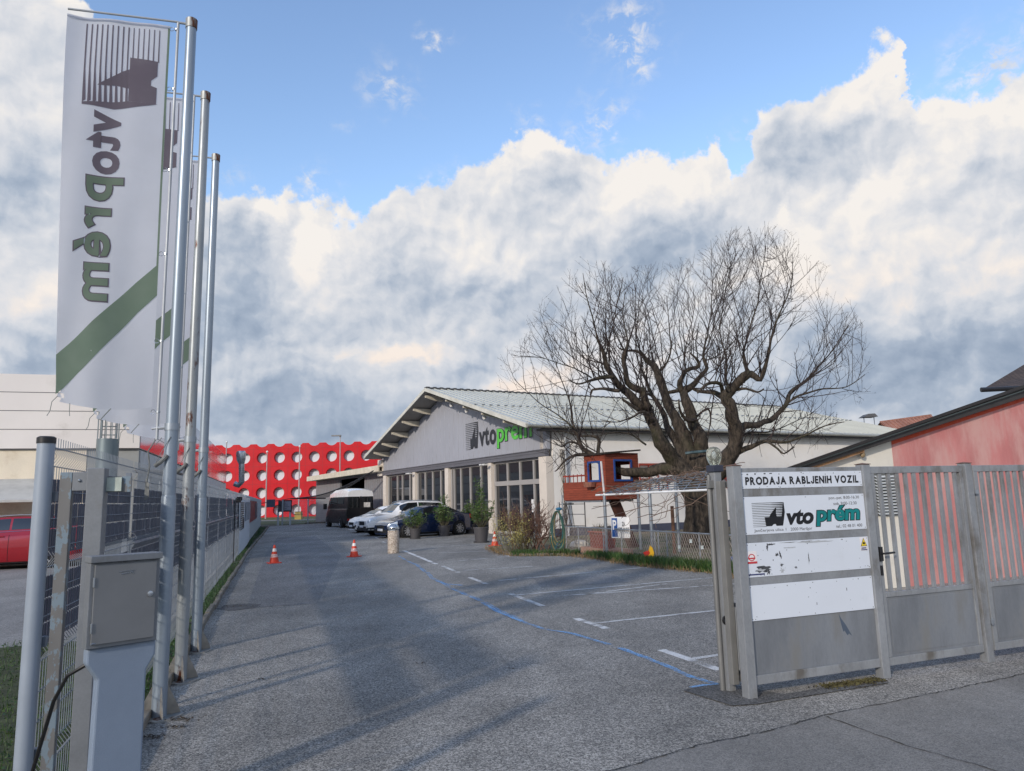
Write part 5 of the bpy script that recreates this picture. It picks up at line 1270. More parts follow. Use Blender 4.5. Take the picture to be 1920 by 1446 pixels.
# ------------------------------------------------------------------ garden bed
bedp = [(-.85, 25.9), (-.72, 24.6), (-.50, 23.2), (-.17, 22.1), (.5, 21.75), (1.13, 21.7), (1.45, 21.6), (1.9, 20.9), (2.3, 19.9), (2.96, 17.95), (3.6, 16.9), (4.22, 15.9), (4.7, 14.6)]
sheet('garden_ground', bedp+[(9, 14), (22, 24), (22, 43), (1.9, 31.7), (.2, 31)], .010, mat('garden_soil', lin(112, 100, 78), .95, 0, .3, 1.2, bump=.5, bs=30, dirt=(.06, .09, .02), dirt_s=1.0, dirt_lo=.5, dirt_hi=.62))
mb = MB()
for a, b in zip(bedp[:7], bedp[1:7]):
    a = Vector((*a, 0)); b = Vector((*b, 0)); d = (b-a); n = max(1, int(d.length/.4))
    for i in range(n):
        p = a.lerp(b, i/n); q = a.lerp(b, (i+.94)/n); w = Vector((d.y, -d.x, 0)).normalized()*-.07
        mb.add([p, q, q+w, p+w]+[v+Vector((0, 0, .07+random.uniform(-.01, .01))) for v in (p, q, q+w, p+w)], [(0, 3, 2, 1), (4, 5, 6, 7), (0, 1, 5, 4), (1, 2, 6, 5), (2, 3, 7, 6), (3, 0, 4, 7)])
tag(mb.build('kerb', concrete), kind='structure')
mb = MB(); md = MB()
def along(P, t):
    L = [0]
    for a, b in zip(P, P[1:]): L.append(L[-1]+sqrt((a[0]-b[0])**2+(a[1]-b[1])**2))
    s_ = t*L[-1]
    for i in range(len(P)-1):
        if s_ <= L[i+1] or i == len(P)-2:
            f = (s_-L[i])/(L[i+1]-L[i]); a, b = P[i], P[i+1]; d = Vector((b[0]-a[0], b[1]-a[1], 0)).normalized()
            return Vector((a[0]+(b[0]-a[0])*f, a[1]+(b[1]-a[1])*f, 0)), Vector((-d.y, d.x, 0))
for _ in range(11000):
    t = random.random(); p, n = along(bedp[3:], t)
    if .20 < t < .27: continue
    den = .5+.9*mnoise.noise(Vector((t*14, 1.3, 0)))+.35*t
    if random.random() > den+.25: continue
    off = random.uniform(-.02, .42); q = p+n*off
    blade(mb if random.random() < .6 else md, q.x, q.y, random.uniform(.10, .27)*(0.75+.5*t), .010, .8)
tag(mb.build('lily_leaves', leafg, fixn=False), kind='stuff'); tag(md.build('lily_leaves', leafd, fixn=False), kind='stuff')
mb = MB()
for _ in range(2600):
    t = random.random(); p, n = along(bedp, t); q = p+n*(random.gauss(-.02, .12))
    if random.random() < .6: blade(mb, q.x, q.y, random.uniform(.04, .16), .007, 1.6)
    else: leafq(mb, q.x, q.y, random.uniform(.012, .04), random.uniform(.012, .03), .5)
tag(mb.build('dead_leaves', mat('dead_leaf', lin(128, 108, 78), .9, 0, .4, 9), fixn=False), kind='stuff')
mb = MB()
for _ in range(5000):
    x = random.uniform(0.5, 12); y = random.uniform(17, 31)
    if x < 1.5+(22-y)*.45+.3: continue
    blade(mb, x, y, random.uniform(.04, .12), .006, .7)
tag(mb.build('garden_grass', leafd, fixn=False), kind='stuff')
# stepping slab
mb = MB(); c = G(1035, 1040); mb.prism([(c.x+.42*cos(k*.9+.2), c.y+.28+.26*sin(k*.9+.2)) for k in range(7)], 0, .10); o = mb.build('stone_slab', mat('slab_stone', lin(150, 128, 108), .9, 0, .15, 3), bevel=.02); tag(o, 'flat pinkish stone slab at the foot of the hose post', 'stone')
mb = MB(); c = G(1083, 1030)+Vector((.15, 1.0, 0)); mb.sphere((c.x, c.y, .05), (.34, .22, .20), 14, 8); o = mb.build('white_rock', mat('rock_white', lin(214, 208, 196), .8, 0, .12, 5), smooth=True); tag(o, 'rounded white rock behind the garden fence, below the red planter', 'rock')
# ------------------------------------------------------------------ chain link garden fence
GA, GB = Vector((1.47, 22.75, 0)), Vector((4.9, 14.9, 0)); gd = (GB-GA).normalized(); gl = (GB-GA).length
gf = thing('garden_fence', 'knee-high chain link fence with a thin top rail around the garden and treehouse', 'fence', GA, atan2(gd.y, gd.x))
mb = MB(); hh = .80; q = .09
n = int((gl+hh)/q)
for i in range(-int(hh/q*.62), n):
    for sg in (1, -1):
        x0 = i*q; x1 = x0+sg*hh*.55 if True else 0; z0, z1 = .04, hh
        if sg == -1: x0 += 0
        xa_, xb_ = x0, x1; za_, zb_ = z0, z1
        if xa_ < 0: t = (0-xa_)/(xb_-xa_) if xb_ > xa_ else 2; 
        def cl(xa, za, xb, zb):
            if xa > xb: xa, za, xb, zb = xb, zb, xa, za
            if xb <= 0 or xa >= gl: return None
            if xa < 0: za += (zb-za)*(-xa)/(xb-xa); xa = 0
            if xb > gl: zb = za+(zb-za)*(gl-xa)/(xb-xa); xb = gl
            return xa, za, xb, zb
        r_ = cl(xa_, za_, xb_, zb_)
        if r_: mb.tube([(r_[0], sg*.003, r_[1]), (r_[2], sg*.003, r_[3])], .0042, 3, False)
mb.build('wire_mesh', mat('link_wire', lin(168, 158, 150), .6, .3, .15, 8), gf, fixn=False)
mb = MB(); mb.tube([(0, 0, hh), (gl, 0, hh)], .016, 6); mb.tube([(0, 0, .05), (gl, 0, .05)], .010, 5); mb.build('top_rail', galv, gf, smooth=True)
for x in (0.0, .12, .9, 2.35, 2.45, 3.3, 4.85, 5.0, 5.35, 6.6, 7.8):
    mb = MB(); mb.tube([(x, .02, 0), (x, .02, hh+.02)], .018, 6); mb.build('post', galv, gf, smooth=True)
def GF(x, off=0.0, z=0.0):
    n = Vector((-gd.y, gd.x, 0)); return GA+gd*x+n*off+Vector((0, 0, z))       # +off = garden side
# ------------------------------------------------------------------ pergola
pg = thing('pergola', 'low grey steel pergola frame with dead vine stems on top, behind the garden fence', 'pergola', (0, 0, 0))
A0 = V(1133, 928, 21.0); A1 = V(1332, 918.5, 16.9); Bk0 = V(1195, 903.5, 23.1); Bk1 = V(1345, 882, 20.5)
mb = MB(); mb.tube([A0-(A1-A0).normalized()*.45, A0, A1], .028, 8); mb.build('front_rail', mat('rail_white', lin(226, 226, 224), .5), pg, smooth=True)
mb = MB(); mb.tube([A0, Bk0, Bk1, A1], .035, 8); mb.build('side_rail', galv, pg, smooth=True)
mb = MB()
for k in range(1, 7): mb.tube([A0.lerp(Bk0, k/7), A1.lerp(Bk1, k/7)], .016, 5)
for k in range(1, 9): mb.tube([A0.lerp(A1, k/9), Bk0.lerp(Bk1, k/9)], .012, 5)
mb.build('roof_wires', galv, pg)
for P, px in ((A0, 0), (A0.lerp(A1, .48), 1), (Bk0, 2), (Bk0.lerp(Bk1, .5), 3)):
    mb = MB(); mb.tube([(P.x, P.y, 0), (P.x, P.y, P.z)], .045, 10); mb.build('post', galv, pg, smooth=True)
q = V(1127, 865, 21.0); mb = MB(); mb.tube([A0+Vector((0, 0, -.02)), (q.x, q.y, q.z)], .030, 8); mb.build('upper_pole', mat('pole_white', lin(196, 192, 190), .5), pg, smooth=True)
vine = mat('dead_vine', lin(112, 92, 78), .9, 0, .25, 5)
mb = MB()
for k in range(85):
    a = random.random(); b = random.random(); p = A0.lerp(A1, a).lerp(Bk0.lerp(Bk1, a), b); d = (A1-A0).normalized()*random.uniform(-1, 1)+(Bk0-A0).normalized()*random.uniform(-.7, .7)
    pts = []
    for j in range(6): pts.append(p+Vector((0, 0, .03+random.random()*.10))); p = p+d*.22+Vector((random.gauss(0, .05), random.gauss(0, .05), random.gauss(0, .02)))
    mb.tube(pts, random.uniform(.005, .013), 4, False)
for k in range(16):
    x = random.uniform(.1, 1); p = A0.lerp(A1, x); p = Vector((p.x, p.y, p.z-.05)); pts = []; d = Vector((random.uniform(-.25, .25), random.uniform(-.2, .2), -random.uniform(.06, .2)))
    for j in range(7): pts.append(p.copy()); p += d+Vector((random.gauss(0, .06), random.gauss(0, .05), random.gauss(0, .03))); d.z *= .82; d.x += random.gauss(0, .05)
    mb.tube(pts, random.uniform(.005, .010), 4, False)
mb.build('vine_stems', vine, pg, fixn=False)
# ------------------------------------------------------------------ treehouse
KT = Vector((2.87, 23.0, 0)); tL = Vector((-1.15, 1.6, 0)).normalized(); tR = Vector((1.2, .9, 0)).normalized()
th = thing('treehouse', 'red-brown plank treehouse with blue window frames and a small balcony under the tree', 'treehouse', KT, atan2(tR.y, tR.x))
# local +x = along the right face, +y = along the left face (approximately square)
wood = bpy.data.materials.new('treehouse_planks'); wood.use_nodes = True; T = NT(wood.node_tree); O = T.new('ShaderNodeTexCoord').outputs['Object']
zz = T.xyz(O)[2]; fr_ = T.m('FRACT', T.m('MULTIPLY', zz, 1/.075)); ln_ = T.ss(fr_, .0, .10); idx = T.m('FLOOR', T.m('MULTIPLY', zz, 1/.075))
wn_ = T.new('ShaderNodeTexWhiteNoise', noise_dimensions='1D'); T.put(wn_.inputs['W'], idx)
gr = T.noise(T.vm('MULTIPLY', O, (3, 3, 40)), 1.5, 4, .6)
f = T.m('MULTIPLY', T.m('MULTIPLY', T.ss(gr, .3, .7, .75, 1.2), T.m('ADD', .82, T.m('MULTIPLY', wn_.outputs[0], .3))), T.m('ADD', .45, T.m('MULTIPLY', ln_, .55)))
T.put(T.n['Principled BSDF'].inputs['Base Color'], T.vm('MULTIPLY', T.comb(f, f, f), (.27, .055, .027))); T.n['Principled BSDF'].inputs['Roughness'].default_value = .65
bb = T.new('ShaderNodeBump'); bb.inputs['Strength'].default_value = .7; bb.inputs['Distance'].default_value = .01; T.put(bb.inputs['Height'], ln_); T.l.new(bb.outputs[0], T.n['Principled BSDF'].inputs['Normal'])
bluef = mat('window_blue', lin(38, 74, 140), .5, 0, .08, 4)
zB, zT0, zT1 = 1.58, 3.05, 3.20; RW = 1.50; LH = .95; LB = 2.05
def wallwin(mb, ax, c0, c1, z0, z1, w0, w1, y0, y1, off=0.0, th_=.03):
    """plank wall between c0..c1 with a window hole"""
    for (a, b, p, q_) in ((c0, w0, z0, z1), (w1, c1, z0, z1), (w0, w1, z0, y0), (w0, w1, y1, z1)):
        if ax == 'x': mb.bx(a, b, off, off+th_, p, q_)
        else: mb.bx(off, off+th_, a, b, p, q_)
mb = MB()
wallwin(mb, 'x', 0, RW, zB, zT0, .42, 1.12, 2.20, 2.78)
wallwin(mb, 'y', .035, LH, zB, zT0-.02, .28, .74, 2.20, 2.74)
wallwin(mb, 'x', 0, RW, zB, zT0-.02, .3, 1.0, 2.20, 2.78, LH+.0)
wallwin(mb, 'y', .035, LH, zB, zT0-.02, .2, .8, 1.9, 2.7, RW-.03)
mb.build('wall', wood, th)
mb = MB(); mb.bx(.0, .03, LH+.03, LB, zB, 2.16); mb.bx(.03, .9, LB-.03, LB, zB, 2.16); mb.build('balcony_wall', wood, th)
mb = MB(); mb.bx(.03, RW, .035, LB-.04, zB-.02, zB+.05); mb.build('floor', wood, th)
mb = MB(); mb.prism([(-.08, zT0-.06), (RW+.04, zT0+.07), (RW+.04, zT0+.12), (-.08, zT0-.0)], -.1, LH+.12, ax='Y'); mb.build('roof', mat('roof_brown', (.03, .022, .018), .8), th)
def frame(name, ax, c0, c1, z0, z1, off, w=.06):
    mb = MB()
    for (a, b, p, q_) in ((c0-w, c1+w, z0-w, z0), (c0-w, c1+w, z1, z1+w), (c0-w, c0, z0, z1), (c1, c1+w, z0, z1)):
        if ax == 'x': mb.bx(a, b, off, off+.03, p, q_)
        else: mb.bx(off, off+.03, a, b, p, q_)
    return mb.build(name, bluef, th)
frame('window_frame', 'x', .42, 1.12, 2.20, 2.78, -.032); frame('window_frame', 'y', .28, .74, 2.20, 2.74, -.032)
mb = MB()
for k in range(5): mb.tube([(.02, LH+.2+k*.2, 2.16), (.02, LH+.2+k*.2, 2.42)], .015, 5)
mb.bx(.0, .04, LH+.05, LB, 2.34, 2.39); mb.build('balcony_rail', mat('rail_red', lin(150, 56, 40), .7), th)
mb = MB(); mb.prism([(.45, 1.58), (.80, 1.58), (1.62, .0), (1.27, .0)], .25, .42, ax='Y'); mb.build('slanted_beam', mat('beam_brown', (.065, .022, .014), .8, 0, .2, 3), th)
mb = MB(); mb.bx(.25, RW, .3, .36, 1.50, 1.56); mb.bx(.05, .11, .3, LB, 1.50, 1.56); mb.build('floor_joist', galv, th)
bk = MB(); M = Matrix.Translation((-.14, .62, 1.98)); bk.prism([(-.16, 0), (.16, 0), (.20, .16), (-.20, .16)], -.10, .08, M @ Matrix.Rotation(pi/2, 4, 'Z'), ax='Y'); tag(bk.build('hanging_basket', mat('basket', lin(140, 92, 74), .8, 0, .3, 12), th), None)
# metal climbing frame below the balcony
cf = thing('climbing_frame', 'thin dark metal ladder and trestle standing under the treehouse balcony', 'ladder', KT+tL*1.55-tR*.05, atan2(tL.y, tL.x))
mb = MB()
for x in (-.55, .75): mb.tube([(x, 0, 0), (x, 0, 1.52)], .018, 6)
for z in (.35, .75, 1.12, 1.45): mb.tube([(-.55, 0, z), (.75, 0, z)], .012, 5)
mb.tube([(.35, .05, 1.45), (.55, -.1, 0)], .014, 5); mb.tube([(.30, .05, 1.45), (.05, -.1, 0)], .014, 5); mb.tube([(.32, .05, 1.45), (.3, .4, 0)], .014, 5); mb.tube([(.0, .1, 1.4), (-.35, .2, 0)], .012, 5); mb.tube([(.1, .1, 1.4), (.4, .2, 0)], .012, 5)
mb.bx(.1, .5, -.1, .1, 1.43, 1.48); mb.build('frame_bars', mat('dark_steel', lin(78, 78, 78), .6, .3), cf, smooth=True)
# hose on a post
hp = thing('garden_hose', 'coiled teal and yellow garden hose hanging on a thin post at the garden corner', 'hose', GF(-.02, .0), 0)
hosec = [mat('hose_teal', (.02, .20, .25), .4), mat('hose_yellow', (.26, .20, .07), .5), mat('hose_green', (.03, .10, .08), .5)]
mb = MB(); mb.tube([(0, 0, 0), (0, 0, 1.75)], .022, 8); mb.build('post', galv, hp, smooth=True)
for ci, hm in enumerate(hosec):
    mb = MB()
    for k in range(4):
        rx = .13+.02*k+.015*ci; rz = .48+.05*k; cx = -.17+random.uniform(-.03, .03); pts = []
        for j in range(25):
            w = 2*pi*j/24; pts.append((cx+rx*sin(w)*(1-.25*cos(w)), -.04-.015*k-.02*ci+random.gauss(0, .003), 1.42-rz+rz*cos(w)-.15))
        mb.tube(pts, .013, 6, False)
    mb.build('hose_coil', hm, hp, smooth=True)
mb = MB(); mb.sphere((-.12, -.06, 1.33), (.10, .04, .05), 12, 8); mb.tube([(-.2, -.08, .3), (-.28, -.1, .1), (-.1, -.15, .03), (.1, -.2, .02)], .012, 6); mb.build('wall_bracket', mat('bracket_teal', (.01, .12, .22), .5), hp, smooth=True)
# planter trough
tp = thing('planter_trough', 'terracotta-red ribbed planter trough on a low pink wall behind the garden fence', 'planter', GF(1.3, .55), atan2(gd.y, gd.x))
mb = MB(); mb.prism([(-.30, .20), (.50, .20), (.60, .62), (-.40, .62)], -.16, .16, ax='Y'); mb.bx(-.44, .64, -.19, .19, .62, .67); mb.build('trough', mat('terracotta', lin(150, 74, 60), .75, 0, .1, 5), tp)
mb = MB()
for k in range(16): mb.bx(-.34+k*.058, -.318+k*.058, -.175, -.162, .24, .60)
mb.build('ribs', mat('terracotta2', lin(132, 62, 52), .75), tp)
mb = MB(); mb.bx(-.9, 1.0, -.2, .45, 0, .19); mb.build('low_wall', mat('pink_brick', lin(172, 128, 108), .85, 0, .12, 6), tp)
mb = MB()
for _ in range(160): blade(mb, random.uniform(-.35, .55), random.uniform(-.12, .12), random.uniform(.1, .3), .006, .9, .64)
mb.build('dry_plant', mat('dry_plant', lin(92, 84, 54), .9, 0, .3, 6), tp, fixn=False)
ed = thing('terrace_edge', 'low pinkish terrace wall behind the chain link fence in front of the white wall', 'wall', GF(3.0, 4.2), atan2(gd.y, gd.x)+.35)
mb = MB(); mb.bx(0, 9, 0, .3, 0, .22); mb.build('coping', mat('pink_stone', lin(168, 138, 124), .85, 0, .1, 3), ed)
# parking sign
sg = thing('parking_sign', 'small white sign with a blue P panel hung on the garden fence', 'sign', GF(2.92, -.05), atan2(gd.y, gd.x)+radians(30))
SW_, SH_ = .56, .56; z0_ = .56
mb = MB(); mb.bx(0, SW_, -.004, .004, z0_, z0_+SH_); mb.build('panel', whitepaint, sg, bevel=.002)
mb = MB(); mb.bx(.02, .19, -.0065, -.0045, z0_+.03, z0_+SH_-.03); mb.build('blue_field', mat('sign_blue', (.012, .085, .30), .5), sg)
pv, pf = text2d('P', .035); flat('lettering', fit(pv, .045, z0_+.22, .165, z0_+.48), pf, whitepaint, sg, lambda x, y: Vector((x, -.0085, y)))
pv, pf = text2d('ZA', .03); flat('lettering', fit(pv, .33, z0_+.32, .42, z0_+.43), pf, paintd, sg, lambda x, y: Vector((x, -.0065, y)))
pv, pf = text2d('STRANKE', .03); flat('lettering', fit(pv, .215, z0_+.17, .545, z0_+.28), pf, paintd, sg, lambda x, y: Vector((x, -.0065, y)))
# pinwheel toy
ty = thing('garden_toy', 'red and yellow plastic pinwheel toy at the foot of the chain link fence', 'toy', GF(4.75, -.08), atan2(gd.y, gd.x)+.4); ty.scale = (.8, .8, .8)
mb = MB(); mb.prism([(-.14, .36), (.0, .22), (.02, .50), (-.06, .40)], -.01, .01, ax='Y'); mb.prism([(-.24, .34), (-.10, .12), (-.02, .2), (-.10, .40)], -.015, .005, ax='Y'); mb.build('red_vanes', mat('toy_red', (.55, .03, .02), .4), ty)
mb = MB(); mb.prism([(.02, .18), (.14, .22), (.17, .34), (.12, .50), (.04, .56), (-.02, .42), (.03, .34), (-.04, .26)], -.03, -.018, ax='Y'); mb.build('yellow_vanes', mat('toy_yellow', (.75, .42, .02), .4), ty)
mb = MB(); mb.tube([(.1, 0, 0), (.1, 0, .3)], .03, 8); mb.build('stake', black, ty)
mb = MB(); c = GF(6.0, 1.6); mb.lathe([(.0, .16), (.35, .14), (.48, .10), (.5, .0)], 20, Matrix.Translation(c)); o = mb.build('sand_tub_lid', mat('toy_blue', (.03, .10, .32), .5), smooth=True); tag(o, 'shallow blue plastic tub on the ground behind the chain link fence', 'tub')
for i, (x, z, lb) in enumerate(((5.9, .47, 'left shiny cut-out ornament on the garden fence'), (6.35, .62, 'upper shiny cut-out ornament on the garden fence'), (6.75, .50, 'right shiny cut-out ornament on the garden fence'))):
    p = GF(x, -.03, z); mb = MB(); pts = [(.045*cos(k*pi/4)*(1 if k % 2 else .55), .06*sin(k*pi/4)*(1 if k % 2 else .6)) for k in range(8)]; mb.prism(pts, -.004, .004, ax='Y'); o = mb.build('fence_ornament', mat('ornament_white', lin(210, 220, 220), .3, .4)); o.location = p; tag(o, lb, 'ornament', 'shiny ornaments on the garden fence')
mb = MB()
for x in (3.9, 4.6): pass
mb.tube([GF(2.6, 2.2, .0), GF(2.6, 2.2, 1.35)], .05, 6)
tag(mb.build('wooden_stake', mat('stake_brown', lin(96, 70, 56), .9)), 'short brown wooden stake beside the tree trunk', 'stake')
# ------------------------------------------------------------------ bare shrub with forsythia
random.seed(21)
shb = thing('bare_shrub', 'bare brown shrub with a few yellow flowering twigs at the corner of the bed', 'shrub', (.50, 23.6, 0), 0); shb.scale = (1.15, 1.1, 1.32)
mbw = MB(); tips = []
def grow(p, d, L, r, lvl, mb, tips):
    n = 4; pts = [p.copy()]; 
    for j in range(n):
        d = (d+Vector((random.gauss(0, .22), random.gauss(0, .22), random.gauss(.05, .12)))).normalized(); p = p+d*(L/n); pts.append(p.copy())
    mb.tube(pts, r, 4, False, r2=r*.55)
    if lvl == 0: tips.append((p.copy(), d.copy())); return
    for k in range(random.choice((2, 3, 3, 4))):
        q = pts[random.choice((2, 3, 4))]; dd = (d+Vector((random.gauss(0, .55), random.gauss(0, .55), random.gauss(.05, .35)))).normalized(); grow(q, dd, L*random.uniform(.55, .9), r*.62, lvl-1, mb, tips)
for k in range(26):
    a = random.uniform(0, 2*pi); sp_ = random.uniform(.2, 1.0); grow(Vector((random.gauss(0, .25), random.gauss(0, .2), 0)), Vector((cos(a)*sp_*.9, sin(a)*sp_*.7, random.uniform(.7, 1.2))).normalized(), random.uniform(.42, .62), .016, 3, mbw, tips)
mbw.build('branches', mat('shrub_bark', lin(104, 78, 66), .85, 0, .25, 3), shb, fixn=False)
mb = MB(); st = MB()
for k in range(60):
    x = random.gauss(-.50, .25); y = random.gauss(-.25, .3); z1_ = random.uniform(.3, 1.0); pts = [Vector((x*.8, y, .02)), Vector((x, y, z1_*.6)), Vector((x+random.gauss(0, .12)-.05, y+random.gauss(0, .1), z1_))]; st.tube(pts, .005, 3, False)
    for j in range(34):
        t = random.uniform(.25, 1); p = pts[1].lerp(pts[2], t)+Vector((random.gauss(0, .05),)*3)+Vector((random.gauss(0, .05), random.gauss(0, .05), random.gauss(0, .06))); leafq(mb, p.x, p.y, abs(p.z), random.uniform(.010, .022), 1.0, .7)
mb.build('yellow_flowers', mat('forsythia', (.42, .37, .12), .6, 0, .25, 5, trans=.2), shb, fixn=False); st.build('flower_stems', stemm, shb, fixn=False)
# ------------------------------------------------------------------ big bare tree
random.seed(5)
TY = 23.6
bark = bpy.data.materials.new('bark'); bark.use_nodes = True; T = NT(bark.node_tree); O = T.new('ShaderNodeTexCoord').outputs['Object']
nb_ = T.noise(T.vm('MULTIPLY', O, (6, 6, 1.6)), 2.2, 7, .7, .5); nm = T.noise(O, 1.1, 4)
cb_ = T.mix(T.ss(nb_, .35, .65), (.014, .011, .008), (.088, .068, .050)); cb_ = T.mix(T.m('MULTIPLY', T.ss(nm, .5, .7), .5), cb_, (.05, .052, .022)); T.put(T.n['Principled BSDF'].inputs['Base Color'], cb_); T.n['Principled BSDF'].inputs['Roughness'].default_value = .92
bb = T.new('ShaderNodeBump'); bb.inputs['Strength'].default_value = .9; bb.inputs['Distance'].default_value = .04; T.put(bb.inputs['Height'], nb_); T.l.new(bb.outputs[0], T.n['Principled BSDF'].inputs['Normal'])
twigm = mat('twig', lin(56, 46, 43), .85, 0, .25, 1.5)
tree = thing('bare_tree', 'huge leafless tree with gnarled spreading limbs behind the treehouse and gate sign', 'tree', (5.72, TY, 0), 0)
TO = Vector((5.72, TY, 0))
def ZP(zx, zy, dep=0.0): return V(940+zx/2.582, 400+zy/2.582, TY+dep)-TO      # surveyed limb joint
def ZR(r): return r/2.582/FPX*TY
limbs = []
def limb(pts, mb, dep_end=0.0, dep0=0.0, n=8):
    """pts: (x, y, r) joints; depth fans from dep0 to dep_end"""
    k = len(pts); P = [ZP(x, y, dep0+(dep_end-dep0)*(i/(k-1))) for i, (x, y, r) in enumerate(pts)]; R = [ZR(r*(.58+.42*min(1, max(0, (r-5)/20)))) for _, _, r in pts]
    Q = []; RQ = []
    for i in range(k-1):
        p0 = P[max(i-1, 0)]; p1 = P[i]; p2 = P[i+1]; p3 = P[min(i+2, k-1)]; m = max(3, int((p2-p1).length/.16))
        for j in range(m):
            t = j/m; q = .5*((2*p1)+(p2-p0)*t+(2*p0-5*p1+4*p2-p3)*t*t+(3*p1-p0-3*p2+p3)*t**3)
            r = R[i]+(R[i+1]-R[i])*t; w = Vector((mnoise.noise(q*1.7), mnoise.noise(q*1.7+Vector((9, 0, 0))), mnoise.noise(q*1.7+Vector((0, 9, 0)))))
            Q.append(q+w*min(.13, r*1.6)); RQ.append(r*(1+.22*mnoise.noise(q*4.5)))
    Q.append(P[-1]); RQ.append(R[-1]); mb.tube(Q, RQ, n); limbs.append((Q, RQ)); return Q, RQ
mt = MB()
# trunk with buttressed foot and knobbly outline
pts = [(945, 1640, 84), (945, 1590, 70), (950, 1500, 62), (952, 1430, 62), (948, 1370, 66), (935, 1310, 74), (930, 1265, 78)]
k = len(pts); Q = [ZP(x, y) for x, y, r in pts]; n = 30
vs = []; fs = []
NL = 40
for a in range(NL+1):
    t = a/NL*(k-1); i = min(int(t), k-2); f = t-i; c = Q[i].lerp(Q[i+1], f); r = ZR(pts[i][2]+(pts[i+1][2]-pts[i][2])*f)
    for j in range(n):
        w = 2*pi*j/n; rr_ = r*(1+.10*sin(3*w+a*.12)+.06*sin(7*w-a*.2)+.09*mnoise.noise(Vector((cos(w)*2, sin(w)*2, a*.22)))); vs.append((c.x+rr_*cos(w), c.y+rr_*sin(w), c.z))
for a in range(NL):
    for j in range(n): fs.append((a*n+j, a*n+(j+1) % n, (a+1)*n+(j+1) % n, (a+1)*n+j))
fs.append(tuple(NL*n+j for j in range(n))); mt.add(vs, fs); mt.build('trunk', bark, tree, smooth=True, auto=False)
ml = MB()
L_ = limb
L_([(905, 1275, 44), (870, 1240, 36), (830, 1228, 31), (760, 1240, 27), (690, 1252, 25), (600, 1245, 22), (520, 1215, 19), (440, 1175, 16), (385, 1120, 13), (355, 1040, 9), (335, 940, 6), (300, 830, 4), (255, 700, 2.5)], ml, .6, -.3)
L_([(470, 1190, 12), (468, 1140, 13), (470, 1095, 12), (430, 1080, 9), (395, 1078, 8), (340, 1070, 5), (280, 1050, 3)], ml, .4, .4)
L_([(430, 1175, 12), (380, 1165, 11), (330, 1180, 9), (290, 1215, 7), (260, 1250, 4)], ml, .2, .4)
L_([(385, 1120, 10), (330, 1110, 7), (290, 1130, 5), (250, 1100, 3)], ml, -.3, .4)
L_([(900, 1265, 50), (860, 1215, 42), (820, 1170, 35), (780, 1110, 31), (740, 1030, 28), (705, 950, 27), (655, 915, 24), (610, 870, 21), (560, 815, 19), (520, 750, 17), (505, 700, 14), (470, 620, 8), (440, 500, 5), (410, 380, 3.5), (395, 290, 2)], ml, -2.2, 0)
L_([(710, 950, 22), (690, 860, 20), (655, 845, 19), (610, 820, 17), (600, 760, 15), (585, 705, 13), (610, 620, 6), (590, 500, 4), (600, 380, 3)], ml, -1.0, -1.0)
L_([(540, 800, 14), (480, 795, 11), (420, 810, 8), (370, 825, 6), (330, 810, 4)], ml, -2.6, -1.9)
L_([(575, 860, 12), (500, 850, 10), (440, 850, 8), (430, 880, 5)], ml, -.6, -1.6)
L_([(440, 800, 7), (370, 760, 5), (290, 730, 4), (190, 700, 3), (90, 690, 2)], ml, -2.0, -.2)
L_([(350, 1040, 7), (280, 980, 5), (200, 930, 4), (120, 860, 3), (60, 800, 2)], ml, .4, 0)
L_([(660, 950, 12), (620, 930, 11), (585, 900, 8)], ml, -1.5, -1.2)
L_([(740, 1020, 12), (690, 960, 10), (640, 985, 7), (560, 1010, 4), (480, 1000, 3)], ml, -2.2, -.9)
L_([(900, 1240, 32), (865, 1150, 24), (820, 1060, 20), (785, 980, 17), (750, 920, 15), (715, 860, 12), (690, 780, 9), (660, 700, 6), (650, 600, 4), (670, 470, 3)], ml, 1.8, .1)
L_([(925, 1255, 44), (915, 1150, 38), (880, 1060, 32), (840, 1000, 28), (815, 930, 25), (790, 870, 24), (765, 790, 22), (735, 730, 19), (690, 700, 14), (650, 665, 11), (600, 665, 8), (560, 640, 5), (540, 540, 3)], ml, 1.2, 0)
L_([(765, 770, 12), (800, 720, 8), (820, 640, 6), (810, 520, 4), (800, 400, 2.5)], ml, 1.6, .9)
L_([(965, 1260, 44), (968, 1150, 36), (950, 1050, 30), (925, 975, 27), (895, 910, 25), (880, 870, 22), (920, 850, 20), (960, 800, 16), (1000, 755, 13), (975, 700, 10), (985, 640, 7), (1010, 520, 5), (1020, 380, 3.5), (1030, 260, 2)], ml, .8, -.2)
L_([(870, 870, 20), (855, 810, 16), (900, 755, 14), (955, 740, 12), (940, 700, 9), (915, 675, 6)], ml, .0, .2)
L_([(880, 860, 16), (830, 860, 13), (790, 870, 9)], ml, .6, .2)
L_([(935, 1010, 16), (900, 1000, 13), (870, 960, 9), (860, 900, 5)], ml, -1.2, -.4)
L_([(985, 1310, 50), (1040, 1255, 48), (1085, 1215, 46), (1120, 1150, 38), (1140, 1080, 35), (1125, 1010, 31), (1100, 940, 29), (1085, 890, 26), (1110, 850, 25), (1160, 815, 24), (1210, 780, 20), (1250, 800, 15), (1275, 720, 11), (1310, 600, 8), (1350, 480, 6), (1400, 360, 4), (1410, 250, 2.5)], ml, -1.8, 0)
L_([(1095, 885, 20), (1050, 880, 16), (1010, 870, 14), (960, 860, 12), (930, 850, 8)], ml, .3, -.5)
L_([(1085, 885, 14), (1060, 820, 13), (1000, 830, 10), (950, 870, 7)], ml, -1.2, -.5)
L_([(1100, 880, 12), (1090, 800, 10), (1085, 700, 7), (1060, 560, 5), (1080, 400, 4), (1110, 240, 2.5)], ml, 1.8, -.4)
